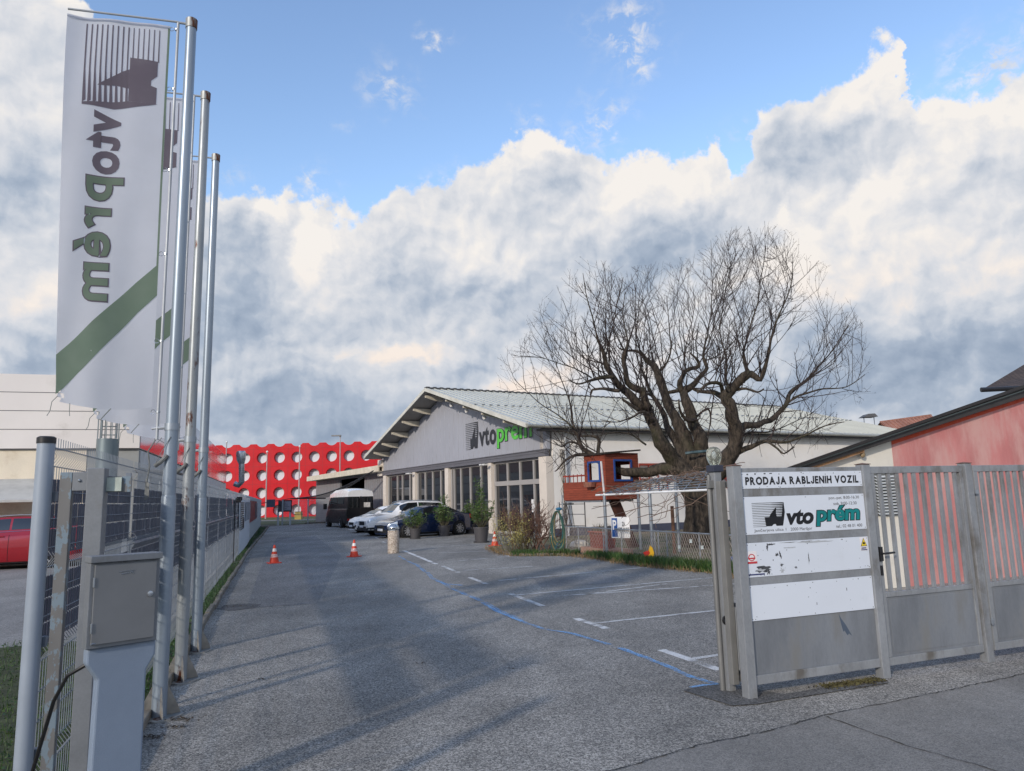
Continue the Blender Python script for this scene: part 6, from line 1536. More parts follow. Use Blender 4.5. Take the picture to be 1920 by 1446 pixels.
L_([(1205, 785, 14), (1175, 720, 10), (1190, 600, 7), (1240, 440, 5), (1260, 300, 4), (1280, 160, 2.5)], ml, .4, -1)
L_([(1125, 850, 12), (1180, 850, 9), (1240, 865, 7), (1270, 850, 5)], ml, -1.6, -.8)
L_([(1135, 1050, 24), (1190, 1025, 20), (1250, 1020, 18), (1310, 990, 17), (1370, 930, 15), (1410, 870, 13), (1470, 815, 10), (1540, 740, 7), (1620, 640, 5), (1680, 540, 3)], ml, 1.5, -.2)
L_([(1370, 930, 9), (1450, 880, 8), (1560, 850, 6), (1670, 840, 4), (1760, 780, 2.5)], ml, .2, .6)
L_([(1110, 1180, 22), (1180, 1135, 16), (1250, 1110, 13), (1330, 1105, 11), (1400, 1105, 9), (1480, 1070, 7), (1570, 1030, 5), (1660, 1010, 3)], ml, -2.0, -.2)
L_([(1290, 1110, 9), (1340, 1140, 7), (1370, 1160, 6), (1420, 1130, 4)], ml, -1.6, -1.2)
L_([(1140, 1100, 10), (1200, 1060, 8), (1290, 1060, 6), (1400, 1020, 4), (1520, 960, 3)], ml, 2.5, 0)
L_([(870, 1235, 14), (840, 1150, 12), (760, 1050, 8), (720, 1000, 6), (660, 960, 4)], ml, 2.6, .6)
L_([(700, 1120, 8), (640, 1080, 6), (560, 1060, 4), (470, 1080, 3)], ml, -1, -.4)
L_([(940, 1000, 10), (1000, 940, 8), (1010, 1020, 5), (990, 1090, 4)], ml, .8, .2)
ml.build('limbs', bark, tree, smooth=True, auto=False)
# twigs grown from the limbs inside the crown outline
outline = [(-40, 700), (40, 630), (110, 550), (200, 410), (285, 265), (400, 225), (520, 240), (650, 260), (780, 235), (880, 230), (960, 190), (1060, 110), (1160, 70), (1320, 45), (1420, 90), (1520, 150), (1600, 230), (1640, 350), (1710, 460), (1760, 560), (1790, 720), (1800, 880), (1700, 960), (1640, 1080), (1500, 1150), (1300, 1180), (1150, 1160), (700, 1150), (560, 1100), (420, 1250), (220, 1270), (150, 1140), (50, 990), (-25, 830)]
def inside(x, y):
    c = False; n = len(outline); j = n-1
    for i in range(n):
        xi, yi = outline[i]; xj, yj = outline[j]
        if (yi > y) != (yj > y) and x < (xj-xi)*(y-yi)/(yj-yi)+xi: c = not c
        j = i
    return c
CMI = CM.inverted()
def toz(p):
    c = CMI @ (p+TO-Vector((0, 0, CAMH))); px = 960+FPX*c.x/-c.z; py = 723-FPX*c.y/-c.z
    return (px-940)*2.582, (py-400)*2.582
CC = ZP(950, 1000)
def okp(p):
    d = p.y/4.3
    if abs(d) >= 1: return False
    zx, zy = toz(p); s_ = 1/max(.35, sqrt(1-d*d)); return inside(930+(zx-930)*s_, 900+(zy-900)*s_ if zy < 900 else zy)
tw = MB(); tw2 = MB(); cnt = 0
def shoot(p, d, L, r, lvl, up):
    global cnt
    n = max(3, int(L/.17)); pts = [p.copy()]
    for j in range(n):
        d = (d+Vector((random.gauss(0, .085), random.gauss(0, .085), up*.055+random.gauss(0, .05)))).normalized(); p = p+d*(L/n); pts.append(p.copy())
        if not okp(p): break
    if len(pts) < 3: return
    k = len(pts); (tw if lvl > 1 else tw2).tube(pts, r, 4 if lvl > 1 else 3, False, r2=max(.0025, r*.35)); cnt += 1
    # short fruiting spurs give the knobbly look
    if lvl >= 1:
        m = int(L*(3.6 if lvl == 2 else 2.8))
        for _ in range(m):
            i = random.randint(1, k-2) if k > 2 else 1; q = pts[i]; t = (pts[min(i+1, k-1)]-pts[i-1]).normalized(); s_ = t.orthogonal().normalized(); s_ = Matrix.Rotation(random.uniform(0, 6.28), 3, t) @ s_
            dd = (t*random.uniform(.5, 1.1)+s_*random.uniform(.6, 1.0)+Vector((0, 0, .25))).normalized()
            shoot(q, dd, L*random.uniform(.25, .55) if random.random() < .75 else .12, max(.003, r*.5), lvl-1, up*.8)
    elif random.random() < .55:
        for _ in range(2):
            i = random.randint(1, k-1); q = pts[i]; dd = Vector((random.gauss(0, 1), random.gauss(0, 1), random.gauss(.3, .6))).normalized(); tw2.tube([q, q+dd*.05], .005, 3, False, r2=.004)
for Q, R in limbs:
    tot = sum((Q[i+1]-Q[i]).length for i in range(len(Q)-1)); acc = 0
    for i in range(1, len(Q)-1):
        r = R[i]
        if r > .30: continue
        seg = (Q[i+1]-Q[i]).length; thin = max(0, min(1, (.26-r)/.2)); nshoots = seg*(1.0+3.3*thin)
        while random.random() < nshoots:
            nshoots -= 1
            t = (Q[i+1]-Q[i-1]).normalized(); s_ = t.orthogonal().normalized(); s_ = Matrix.Rotation(random.uniform(0, 6.28), 3, t) @ s_
            outw = (Q[i]-CC); outw.z *= .3
            if outw.length > .1: outw.normalize()
            dd = (t*.25+s_*.75+Vector((0, 0, random.uniform(.1, 1.1)))+outw*.35)
            if random.random() < .12: dd.z -= 1.0
            dd.normalize(); hi = toz(Q[i])[1]
            L = random.uniform(1.0, 3.3) if hi < 950 else random.uniform(.6, 1.9)
            shoot(Q[i], dd, L, min(.021, max(.011, r*.45)), 2, 1.0 if dd.z > 0 else .3)
tw.build('branches', twigm, tree, fixn=False); tw2.build('twigs', twigm, tree, fixn=False)
print('shoots', cnt, len(tw2.f))
mb = MB(); c = ZP(945, 1158, -.55); mb.tube([c+Vector((-.36, 0, -.02)), c+Vector((-.15, -.05, .0)), c+Vector((.15, -.05, .02)), c+Vector((.36, 0, .03))], .045, 6); tag(mb.build('tie_band', mat('band_teal', lin(70, 92, 98), .5, 0, .3, 9), tree), 'teal band tied round two limbs')
# ------------------------------------------------------------------ gates and sign board on the right
random.seed(31)
GP = Vector((1.915, 6.38, 0)); GR = radians(21.4); gx = Vector((cos(GR), sin(GR), 0))
def zat(px, py, Y): return V(px, py, Y).z
capr = mat('rusty_cap', lin(112, 84, 72), .8, .1, .3, 12)
def sqpost(parent, x, y0=-.045, w=.09, z1=1.925, m=gatest, nm='post'):
    mb = MB(); mb.bx(x-w/2, x+w/2, y0, y0+w, 0, z1); o = mb.build(nm, m, parent, bevel=.004)
    mb = MB(); h = w/2+.006; cx, cy = x, y0+w/2; mb.add([(cx-h, cy-h, z1+.001), (cx+h, cy-h, z1+.001), (cx+h, cy+h, z1+.001), (cx-h, cy+h, z1+.001), (cx-h, cy-h, z1+.006), (cx+h, cy-h, z1+.006), (cx+h, cy+h, z1+.006), (cx-h, cy+h, z1+.006), (cx, cy, z1+.016)], [(0, 3, 2, 1), (0, 1, 5, 4), (1, 2, 6, 5), (2, 3, 7, 6), (3, 0, 4, 7), (4, 5, 8), (5, 6, 8), (6, 7, 8), (7, 4, 8)])
    mb.build('post_cap', capr, o); return o
sb = thing('sign_panel', 'grey steel fence panel carrying four white boards with black and teal lettering', 'sign board', GP, GR)
sqpost(sb, 0); sqpost(sb, 1.49)
PX0, PX1 = .047, 1.443
zt = [zat(1391, 886.5, 6.44), zat(1394, 917, 6.44), zat(1396, 932, 6.44), zat(1401, 1002.7, 6.44), zat(1402, 1018, 6.44), zat(1407, 1082, 6.44), zat(1408, 1097, 6.44), zat(1413, 1163, 6.44)]
mb = MB(); mb.bx(PX0, PX1, -.02, .02, 1.84, 1.905); mb.build('top_rail', gatest, sb, bevel=.003)
mb = MB(); mb.bx(PX0, PX1, -.025, .025, .10, .175); mb.build('bottom_rail', gatest, sb, bevel=.003)
mb = MB(); mb.bx(PX0, PX1, -.012, .012, .176, 1.839); mb.build('backing_sheet', gatest2, sb)
for a, b in ((1, 2), (3, 4), (5, 6)):
    mb = MB(); mb.bx(PX0, PX1, -.020, -.0125, zt[b]+.002, zt[a]-.002); mb.build('cross_rail', gatest, sb)
board = mat('board_white', lin(214, 220, 228), .35, 0, .02, 1.5, dirt=lin(188, 190, 192), dirt_s=2.5, dirt_lo=.6, dirt_hi=.85)
ink = mat('ink_black', (.010, .010, .013), .35); teal = mat('ink_teal', (.0, .20, .20), .35); inkl = mat('ink_thin', (.06, .06, .07), .5)
BF = -.024
boards = []
for i in range(4):
    mb = MB(); mb.bx(PX0+.001, PX1-.001, BF, -.0125, zt[2*i+1], zt[2*i]); b_ = mb.build('board', board, sb, bevel=.0015); boards.append(b_)
    mb = MB()
    for x in (PX0+.02, (PX0+PX1)/2, PX1-.02):
        for z in (zt[2*i]-.015, zt[2*i+1]+.015): mb.bx(x-.003, x+.003, BF-.003, BF, z-.003, z+.003)
    mb.build('screws', seam, b_)
def bfn(lift): return lambda x, y: Vector((x, BF-lift, y))
def btext(s_, i, fx0, fx1, fy0, fy1, m, bold=0.0, shear=0.0, lift=.0015, grow=0.0):
    vs, fs = text2d(s_, bold, shear); W_ = PX1-PX0; H_ = zt[2*i]-zt[2*i+1]
    q = fit(vs, PX0+fx0*W_-grow, zt[2*i+1]+fy0*H_-grow, PX0+fx1*W_+grow, zt[2*i+1]+fy1*H_+grow)
    return flat('lettering', q, fs, m, boards[i], bfn(lift))
cvv, cff = caps2d('PRODAJA RABLJENIH VOZIL', .045)
W_ = PX1-PX0; H0_ = zt[0]-zt[1]
flat('lettering', fit(cvv, PX0+.035*W_, zt[1]+.22*H0_, PX0+.965*W_, zt[1]+.72*H0_), cff, ink, boards[0], bfn(.0015))
W_ = PX1-PX0; H_ = zt[2]-zt[3]
flat('emblem', [(PX0+(.07+.255*x)*W_, zt[3]+(.19+.64*y)*H_) for x, y in lv], lf, ink, boards[1], bfn(.0015))
btext('vto', 1, .335, .555, .21, .62, ink, .045, .18)
btext('prém', 1, .565, .955, .12, .70, ink, .075, .12, .0013)
btext('prém', 1, .572, .948, .138, .685, teal, .035, .12, .0022)
btext('Jančerjeva ulica 1', 1, .075, .325, .045, .145, inkl)
btext('2000 Maribor', 1, .360, .535, .055, .135, inkl)
btext('tel.: 02 48 01 400', 1, .735, .96, .07, .155, inkl)
btext('pon.-pet. 8:00-16:30', 1, .695, .955, .84, .945, inkl)
btext('sob. 9:00-12:30', 1, .73, .93, .70, .785, inkl)
# stickers, tears and smears on the third board
H3 = zt[4]-zt[5]; 
def B3(fx, fy, lift=.0015): return Vector((PX0+fx*W_, BF-lift, zt[5]+fy*H3))
smear = mat('smear_grey', lin(172, 176, 180), .6); tear = mat('tear_dark', lin(70, 72, 76), .7, 0, .3, 30)
def blobpoly(cx, cy, rx, ry, m, nm, seed, lift=.0015, n=18, rough=.5, rot=0.0):
    random.seed(seed); pts = []
    for k in range(n):
        a = 2*pi*k/n; q = 1+random.uniform(-rough, rough); x, y = rx*q*cos(a), ry*q*sin(a); pts.append((cx+x*cos(rot)-y*sin(rot), cy+x*sin(rot)+y*cos(rot)))
    return flat(nm, [(0, 0)]+pts if False else pts, [tuple(range(n))], m, boards[2], lambda x, y: B3(x, y, lift))
blobpoly(.12, .22, .055, .10, tear, 'torn_patch', 1, rough=.35)
blobpoly(.10, .20, .028, .035, smear, 'torn_patch', 2, .002)
blobpoly(.235, .62, .012, .045, tear, 'torn_patch', 3, rough=.5); blobpoly(.262, .60, .007, .10, tear, 'torn_patch', 4, rough=.6)
blobpoly(.165, .84, .006, .10, tear, 'torn_patch', 5, rough=.5); blobpoly(.195, .93, .025, .025, tear, 'torn_patch', 6, rough=.7)
blobpoly(.485, .46, .004, .17, tear, 'torn_patch', 7, rough=.5); blobpoly(.268, .30, .012, .05, tear, 'torn_patch', 8, rough=.7)
blobpoly(.27, .14, .02, .06, smear, 'torn_patch', 9, rough=.8); blobpoly(.162, .12, .012, .05, tear, 'torn_patch', 10, rough=.7)
blobpoly(.375, .20, .008, .03, tear, 'torn_patch', 11, rough=.7); blobpoly(.34, .80, .045, .02, smear, 'torn_patch', 12, rough=.4)
blobpoly(.33, .955, .07, .008, tear, 'torn_patch', 13, rough=.6); blobpoly(.48, .965, .05, .006, tear, 'torn_patch', 14, rough=.6); blobpoly(.55, .93, .12, .03, smear, 'torn_patch', 15, rough=.3)
random.seed(8)
mb = MB()
for k in range(70):
    i = random.choice((0, 0, 2, 2, 2, 3)); fx = random.uniform(.02, .98); hz = zt[2*i]-zt[2*i+1]; z = zt[2*i+1]+hz*random.choice((random.uniform(.03, .12), random.uniform(.88, .97), random.uniform(.1, .9))); s_ = random.uniform(.001, .004)
    mb.bx(PX0+fx*W_-s_, PX0+fx*W_+s_, BF-.0012, BF-.0002, z-s_*random.uniform(.3, 2), z+s_)
for (fx, fz, w, h) in ((.055, .88, .008, .012), (.115, .90, .007, .014), (.19, .91, .010, .010), (.235, .92, .010, .008)): mb.bx(PX0+fx*W_-w, PX0+fx*W_+w, BF-.0013, BF-.0003, zt[1]+fz*(zt[0]-zt[1])-h/2, zt[1]+fz*(zt[0]-zt[1])+h/2)
H4 = zt[6]-zt[7]
for (fx, fz, w, h) in ((.775, .66, .003, .025), (.52, .32, .0025, .022), (.80, .33, .002, .006), (.2, .9, .006, .002)): mb.bx(PX0+fx*W_-w, PX0+fx*W_+w, BF-.0013, BF-.0003, zt[7]+fz*H4-h/2, zt[7]+fz*H4+h/2)
mb.build('specks', tear, sb)
stw = mat('sticker_white', lin(226, 222, 222), .5); str_ = mat('sticker_red', lin(190, 60, 66), .5); sty = mat('sticker_yellow', (.75, .55, .02), .5); stb = mat('sticker_navy', lin(60, 66, 110), .5)
def rect3(nm, x0, x1, y0, y1, m, lift): return flat(nm, [(x0, y0), (x1, y0), (x1, y1), (x0, y1)], [(0, 1, 2, 3)], m, boards[2], lambda x, y: B3(x, y, lift))
rect3('sticker', .006, .080, .40, .76, stw, .0018)
cv = [(.04+.026*cos(2*pi*k/20), .58+.105*sin(2*pi*k/20)) for k in range(20)]+[(.04+.019*cos(2*pi*k/20), .58+.078*sin(2*pi*k/20)) for k in range(20)]
flat('red_ring', cv, [(k, (k+1) % 20, 20+(k+1) % 20, 20+k) for k in range(20)], str_, boards[2], lambda x, y: B3(x, y, .0026))
rect3('red_bar', .006, .080, .40, .46, str_, .0024); rect3('red_bar', .012, .066, .535, .575, str_, .0034); rect3('navy_bar', .006, .13, .06, .10, stb, .0022)
rect3('sticker', .925, .988, .56, .985, stw, .0016)
flat('triangle', [(.929, .70), (.985, .70), (.957, .965)], [(0, 1, 2)], ink, boards[2], lambda x, y: B3(x, y, .0024))
flat('triangle', [(.934, .715), (.980, .715), (.957, .94)], [(0, 1, 2)], sty, boards[2], lambda x, y: B3(x, y, .0032))
flat('symbol', [(.948, .765), (.966, .765), (.968, .81), (.957, .835), (.946, .81)], [(0, 1, 2, 3, 4)], ink, boards[2], lambda x, y: B3(x, y, .0040))
rect3('small_print', .933, .975, .625, .66, stb, .0024); rect3('small_print', .930, .983, .575, .605, stb, .0024)
# scratch of bare metal
flat('bare_scratch', [(1.02, .60), (1.045, .555), (1.09, .50), (1.155, .395), (1.12, .42), (1.10, .405), (1.07, .45), (1.055, .44), (1.04, .50)], [tuple(range(9))], mat('scratch_blue', lin(96, 108, 124), .4, .4), sb, lambda x, y: Vector((x, -.0128, y)))
# ------------------------------------------------------------------ pedestrian gate
def bar_gate(name, label, x0, x1, pitch, handle=False):
    r = thing(name, label, 'gate', GP+gx*x0, GR, 'grey steel gates of the entrance')
    w = x1-x0
    mb = MB(); mb.bx(0, w, -.02, .02, 1.84, 1.905); mb.bx(0, w, -.025, .025, .10, .17); mb.bx(.0, .055, -.022, .022, .171, 1.839); mb.bx(w-.045, w, -.022, .022, .171, 1.839); mb.bx(.056, w-.046, -.022, .022, .70, .745); mb.build('frame', gatest, r, bevel=.003)
    mb = MB(); mb.bx(.056, w-.046, -.010, .010, .171, .699); mb.build('lower_sheet', gatest2, r)
    mb = MB(); mb.bx(.085, w-.075, -.014, -.0105, .20, .675); mb.build('pressed_panel', gatest2, r, bevel=.003)
    x = .056+pitch*.55
    while x < w-.08:
        mb = MB(); mb.bx(x, x+.042, -.012, .010, .746, 1.839); mb.build('bar', gatest, r, bevel=.002); x += pitch
    if handle:
        mb = MB(); mb.bx(.008, .045, -.045, -.023, 1.03, 1.16); mb.tube([(.03, -.045, 1.10), (.03, -.075, 1.10), (.15, -.078, 1.105)], .010, 8); h = mb.build('handle', black, r, bevel=.003)
        mb = MB(); mb.bx(.012, .040, -.032, -.023, .90, .99); mb.build('keyhole_plate', black, r, bevel=.004)
    return r
bar_gate('pedestrian_gate', 'grey steel pedestrian gate with black handle, right beside the lettered boards', 1.545, 2.79, .112, True)
gpst = thing('gate_post', 'square grey steel post with a rusty cap between the two barred gates', 'gate post', GP, GR)
sqpost(gpst, 2.85)
mb = MB(); mb.bx(2.90, 2.93, -.06, -.03, .36, .40); mb.tube([(2.915, -.05, .35), (2.915, -.05, .42)], .010, 8); mb.bx(2.90, 2.93, -.06, -.03, 1.62, 1.66); mb.build('hinge', stainless, gpst)
bar_gate('vehicle_gate', 'wide barred steel gate leaf at the right edge in front of the pink wall', 2.945, 5.6, .100)
# ------------------------------------------------------------------ driveway gate post group
ga = thing('gate_post', 'grey steel gate post with a glass lamp on top, left of the lettered boards', 'gate post', G(1362, 1298)+Vector((0.045, .045, 0)), GR)
mb = MB(); mb.bx(-.035, .035, -.04, .04, 0, 1.885); mb.build('post', gatest, ga, bevel=.003)
mb = MB(); mb.tube([(-.060, .02, .0), (-.060, .02, 1.78)], .022, 14); mb.bx(-.09, -.0355, -.02, .02, 1.74, 1.81); mb.tube([(-.060, .02, 1.79), (-.060, .02, 1.86)], .014, 8); mb.build('pipe', mat('pipe_light', lin(128, 128, 126), .5, .3), ga, smooth=True, bevel=.002)
mb = MB(); mb.bx(-.055, .055, -.055, .055, 1.886, 1.945); lb_ = mb.build('lamp_base', mat('lamp_navy', lin(52, 56, 70), .5), ga, bevel=.004)
lg = bpy.data.materials.new('lamp_glass'); lg.use_nodes = True; b = lg.node_tree.nodes['Principled BSDF']; b.inputs['Base Color'].default_value = (*lin(222, 226, 214), 1); b.inputs['Roughness'].default_value = .12; b.inputs['Transmission Weight'].default_value = .85; b.inputs['IOR'].default_value = 1.06
mb = MB(); mb.lathe([(.036, 1.946), (.055, 1.975), (.068, 2.02), (.070, 2.045), (.060, 2.085), (.035, 2.108), (.0, 2.115)], 24); mb.build('lamp_glass', lg, lb_, smooth=True)
mb = MB(); mb.sphere((0, 0, 2.035), (.02, .02, .035), 10, 8); mb.build('bulb', whitepaint, lb_, smooth=True)
mb = MB(); mb.tube([(-.02, -.041, .56), (.01, -.046, .56)], .0, 4); 
ringp = [(-.035+.026*cos(t), -.052, .60+.030*sin(t)) for t in [k*pi/6 for k in range(13)]]; mb = MB(); mb.tube(ringp, .010, 8); mb.build('lock_ring', black, ga, smooth=True)
gl_ = thing('gate_leaf', 'narrow edge of a steel gate leaf between the lamp post and sign panel', 'gate', G(1385, 1298)+Vector((-.0, .17, 0)), GR+radians(64))
mb = MB(); mb.bx(0, .06, -.025, .03, .09, 1.84); mb.bx(.06, 3.6, -.02, .02, .09, .16); mb.bx(.06, 3.6, -.02, .02, 1.77, 1.84); mb.bx(3.6, 3.66, -.02, .02, .09, 1.84); mb.build('frame', mat('gate_steel_warm', lin(140, 139, 135), .5, .35, .12, 3), gl_, bevel=.003)
bpy.data.objects.remove(bpy.data.objects.get(gl_.children[0].name)); bpy.data.objects.remove(gl_)
gl_ = thing('gate_leaf', 'narrow edge of a steel gate leaf between the lamp post and sign panel', 'gate', GP+gx*(-.078)+Vector((-.0, .12, 0)), GR)
mb = MB(); mb.bx(-.035, .025, .0, .06, .085, 1.80); mb.bx(.026, 1.5, .02, .05, .10, .16); mb.bx(.026, 1.5, .02, .05, 1.74, 1.80); mb.build('frame', mat('gate_steel_warm', lin(140, 139, 135), .5, .35, .12, 3), gl_, bevel=.003)
mb = MB(); mb.bx(.03, 1.5, .03, .04, .161, .75); mb.build('lower_sheet', gatest2, gl_)
mb = MB(); mb.bx(.026, .06, -.012, .0, .2, .72); mb.build('edge_guide', gatest, gl_, bevel=.002)
# ------------------------------------------------------------------ pink and white outbuilding
PW = Vector((4.25, 12.0, 0)); PR = radians(21.4); pu = Vector((cos(PR), sin(PR), 0)); pn = Vector((-sin(PR), cos(PR), 0))
def hit(px, py, O_=PW, n=pn, u=pu):
    d = ray(px, py); c = Vector((0, 0, CAMH)); t = (O_-c).dot(n)/d.dot(n); p = c+d*t; return (p-O_).dot(u), p.z
ph = thing('outbuilding', 'pink and white rendered outbuilding with a dark sloping roof edge behind the steel gates', 'building', PW, PR)
def vline(px0, py0, px1, py1):
    a = hit(px0, py0); b = hit(px1, py1); s_ = (b[1]-a[1])/(b[0]-a[0]); return a, s_
(a0, a1), sl = vline(1666, 825, 1920, 742)
def zr(x): return a1+sl*(x-a0)
xw = hit(1670, 822)[0]; XE = 12.0; XS = .15
wh_ = mat('render_white', lin(228, 222, 208), .85, 0, .04, 1, dirt=lin(206, 200, 188), dirt_s=1.4)
pk = mat('render_pink', lin(196, 124, 120), .85, 0, .12, 1.6, bump=.3, bs=45, dirt=lin(206, 158, 150), dirt_s=1.7, dirt_lo=.40, dirt_hi=.66, stretch=(1, 1, .35))
mb = MB(); mb.prism([(XS, 0), (xw, 0), (xw, zr(xw)-.02), (XS, zr(XS)-.02)], 0, .25, ax='Y'); mb.build('wall', wh_, ph)
mb = MB(); mb.prism([(xw+.002, 0), (XE, 0), (XE, zr(XE)-.02), (xw+.002, zr(xw)-.02)], -.004, .25, ax='Y'); tag(mb.build('wall', pk, ph), 'faded pink part of the wall')
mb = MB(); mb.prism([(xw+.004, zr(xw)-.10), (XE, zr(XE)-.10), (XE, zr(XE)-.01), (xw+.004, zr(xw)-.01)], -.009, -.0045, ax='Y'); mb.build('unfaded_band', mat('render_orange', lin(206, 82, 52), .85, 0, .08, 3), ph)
DX = 4.7
mb = MB(); mb.prism([(XS, .251), (XE, .251), (XE+DX, 5), (XS+DX, 5)], 0, zr(XS)-.1); mb.build('rear_block', wh_, ph)
darkr = mat('roof_dark', lin(62, 58, 56), .55, .2, .12, 2)
tb = (hit(1477.5, 871)[1], hit(1920, 717.5)); ta = hit(1477.5, 871)
st_ = (tb[1][1]-ta[1])/(tb[1][0]-ta[0])
def zt2(x): return ta[1]+st_*(x-ta[0])
def skewed(pts, y0, y1, lift=0.0):
    mb = MB(); n = len(pts); k_ = DX/5.0
    mb.add([(x, y0, z) for x, z in pts]+[(x+k_*(y1-y0), y1, z) for x, z in pts], [tuple(range(n)), tuple(n+i for i in reversed(range(n)))]+[(i, i+n, (i+1) % n+n, (i+1) % n) for i in range(n)]); return mb
mb = skewed([(-.4, zr(-.4)+.0), (XE, zr(XE)+.0), (XE, zt2(XE)-.07), (-.4, zt2(-.4)-.05)], -.16, 4.5); mb.build('roof', darkr, ph)
mb = skewed([(-.42, zt2(-.42)-.0495), (XE, zt2(XE)-.0695), (XE, zt2(XE)+.0), (-.42, zt2(-.42)+.0)], -.22, 4.5); mb.build('roof_sheet', mat('roof_dark_top', lin(54, 50, 48), .4, .4, .1, 3), ph)
mb = MB(); m_ = lambda x: (zr(x)+zt2(x))/2+.01
mb.tube([(x, -.20, m_(x)) for x in (-.3, 3, 6, 9, 12)], .015, 8); mb.build('verge_pipe', mat('verge_green', lin(80, 88, 84), .4, .4), ph, smooth=True)
e_ = hit(1610, 840); mb = MB(); mb.prism([(0.0, zr(0)-.05), (e_[0], zr(e_[0])-.05), (e_[0], zr(e_[0])+.0), (0.0, zr(0)-.0)], -.12, -.005, ax='Y'); mb.build('eave_board', mat('eave_wood', lin(176, 132, 92), .8, 0, .25, 6), ph)
mb = MB(); mb.sphere((e_[0], -.07, zr(e_[0])-.09), (.05, .04, .055), 10, 8); mb.build('rafter_knob', mat('knob', lin(150, 130, 100), .8), ph, smooth=True)
# louvred shutter seen through the gate
l0 = hit(1644, 890); l1 = hit(1686, 890); lb0 = hit(1650, 965)[1]
mb = MB()
n = 13; za, zb2 = lb0, l0[1]
for k in range(n):
    z = za+(zb2-za)*k/n; mb.add([(l0[0]-.1, -.07, z), (min(xw-.02, l1[0]), -.07, z), (min(xw-.02, l1[0]), -.02, z+(zb2-za)/n*.62), (l0[0]-.1, -.02, z+(zb2-za)/n*.62)], [(0, 1, 2, 3)])
lo = mb.build('louvre_slats', mat('louvre', lin(196, 200, 200), .6), ph)
mb = MB(); mb.bx(l0[0]-.12, min(xw-.01, l1[0]+.02), -.015, -.005, za-.02, zb2+.02); mb.build('vent_recess', mat('vent_dark', lin(96, 98, 96), .8), ph)
# dark shingled roof behind it
YH = 24.0
a = V(1849, 726, YH); b = V(1935, 672, YH); c = V(2060, 600, YH)
dh = thing('shingle_roof_house', 'house corner with a dark brown shingle roof rising over the outbuilding at right', 'house', (a.x, YH, 0), 0)
shg = bpy.data.materials.new('shingles'); shg.use_nodes = True; T = NT(shg.node_tree); O = T.new('ShaderNodeTexCoord').outputs['Object']
bt = T.new('ShaderNodeTexBrick'); X3 = T.xyz(O); T.put(bt.inputs['Vector'], T.comb(T.m('ADD', X3[0], X3[1]), T.m('MULTIPLY', X3[2], 1.6))); bt.inputs['Scale'].default_value = 3.2
bt.inputs['Color1'].default_value = (*lin(92, 80, 74), 1); bt.inputs['Color2'].default_value = (*lin(74, 64, 60), 1); bt.inputs['Mortar'].default_value = (.012, .01, .01, 1); bt.inputs['Mortar Size'].default_value = .03
T.put(T.n['Principled BSDF'].inputs['Base Color'], bt.outputs[0]); T.n['Principled BSDF'].inputs['Roughness'].default_value = .8
zl = a.z; dx = c.x*(28.5/24)-a.x; dz = ((c.z-CAMH)*(28.5/24)+CAMH-a.z)/1.27
# hip slope facing the camera: eave runs right and slightly away; left hip edge rises
mb = MB(); e2 = V(2100, 735, YH-2.0)-Vector((a.x, YH, 0))
mb.add([(0, 0, zl), (9, -1.5, zl), (dx+6, 4.5, zl+dz*1.27), (dx, 5.0*.9, zl+dz*1.27)], [(0, 1, 2, 3)])
mb.add([(0, 0, zl-.14), (9, -1.5, zl-.14), (dx+6, 4.5, zl+dz*1.27-.14), (dx, 4.5, zl+dz*1.27-.14)], [(3, 2, 1, 0)]); mb.add([(0, 0, zl), (9, -1.5, zl), (9, -1.5, zl-.14), (0, 0, zl-.14)], [(0, 1, 2, 3)]); mb.add([(0, 0, zl), (0, 0, zl-.14), (dx, 4.5, zl+dz*1.27-.14), (dx, 4.5, zl+dz*1.27)], [(0, 1, 2, 3)])
mb.build('roof', shg, dh, fixn=False)
mb = MB(); mb.tube([(-.25, -.1, zl-.10), (9, -1.6, zl-.12)], .08, 8); mb.build('gutter', black, dh, smooth=True)
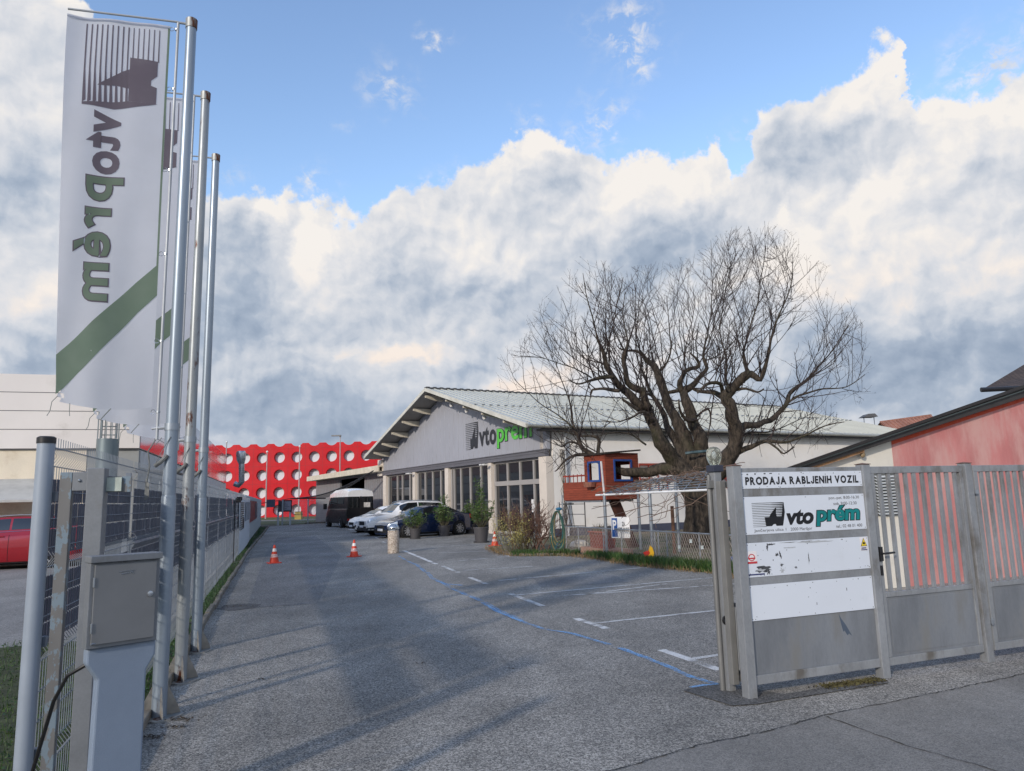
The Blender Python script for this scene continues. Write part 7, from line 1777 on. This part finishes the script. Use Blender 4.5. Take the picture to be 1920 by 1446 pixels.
mb = MB(); mb.bx(1.2, 8.5, .2, .9, 0, zl-.15); mb.build('wall', mat('house_wall_dark', lin(120, 112, 104), .9), dh)
# red tiled roof far behind
YT = 52.0; a = V(1640, 792, YT); b = V(1760, 776, YT)
rt = thing('red_tile_house', 'sliver of a distant red tiled roof between the showroom roof and the dark roof edge', 'house', (a.x, YT, 0), radians(8))
tl = mat('red_tiles', lin(158, 112, 94), .8, 0, .2, 1.2)
ra = V(1650, 791.5, YT)-Vector((a.x, YT, 0)); rb_ = V(1746, 778.5, YT)-Vector((a.x, YT, 0)); R8 = Matrix.Rotation(-radians(8), 3, 'Z')
ra = R8 @ ra; rb_ = R8 @ rb_; dn_ = Vector((-.6, -2.6, -1.3)); up_ = Vector((.3, 2.6, -1.3))
mb = MB(); mb.add([ra, rb_, rb_+dn_, ra+dn_], [(0, 1, 2, 3)]); mb.add([ra, rb_, rb_+up_, ra+up_], [(0, 1, 2, 3)]); mb.add([ra+Vector((0, 0, -.1)), rb_+Vector((0, 0, -.1)), rb_+dn_+Vector((0, 0, -.1)), ra+dn_+Vector((0, 0, -.1))], [(0, 1, 2, 3)])
mb.build('roof', tl, rt, fixn=False)
mb = MB()
for k in range(14):
    p = ra.lerp(rb_, (k+.5)/14); mb.tube([p+Vector((0, 0, .02)), p+dn_+Vector((0, 0, .02))], .06, 6)
mb.tube([ra, rb_], .07, 6); mb.build('tile_rows', tl, rt)
mb = MB(); mb.bx(min(ra.x, rb_.x)+.1, rb_.x-.1, -1.8, 1.8, 0, min(ra.z, rb_.z)-1.1); mb.build('wall', cream, rt)
# roof vent on the showroom's far end
vt = thing('roof_vent', 'small dark metal vent cap standing beyond the right end of the showroom roof', 'vent', (V(1630, 792, 50).x, 50, 0), 0)
zv = V(1630, 783, 50).z; mb = MB()
for x in (-.35, .35): mb.tube([(x, 0, 0), (x, 0, zv)], .03, 6)
mb.build('flue', galv, vt)
mb = MB(); mb.prism([(-.55, zv), (-.2, zv+.22), (.25, zv+.24), (.45, zv+.02), (.35, zv), (-.3, zv)], -.4, .4, ax='Y'); mb.build('cap', seam, vt)
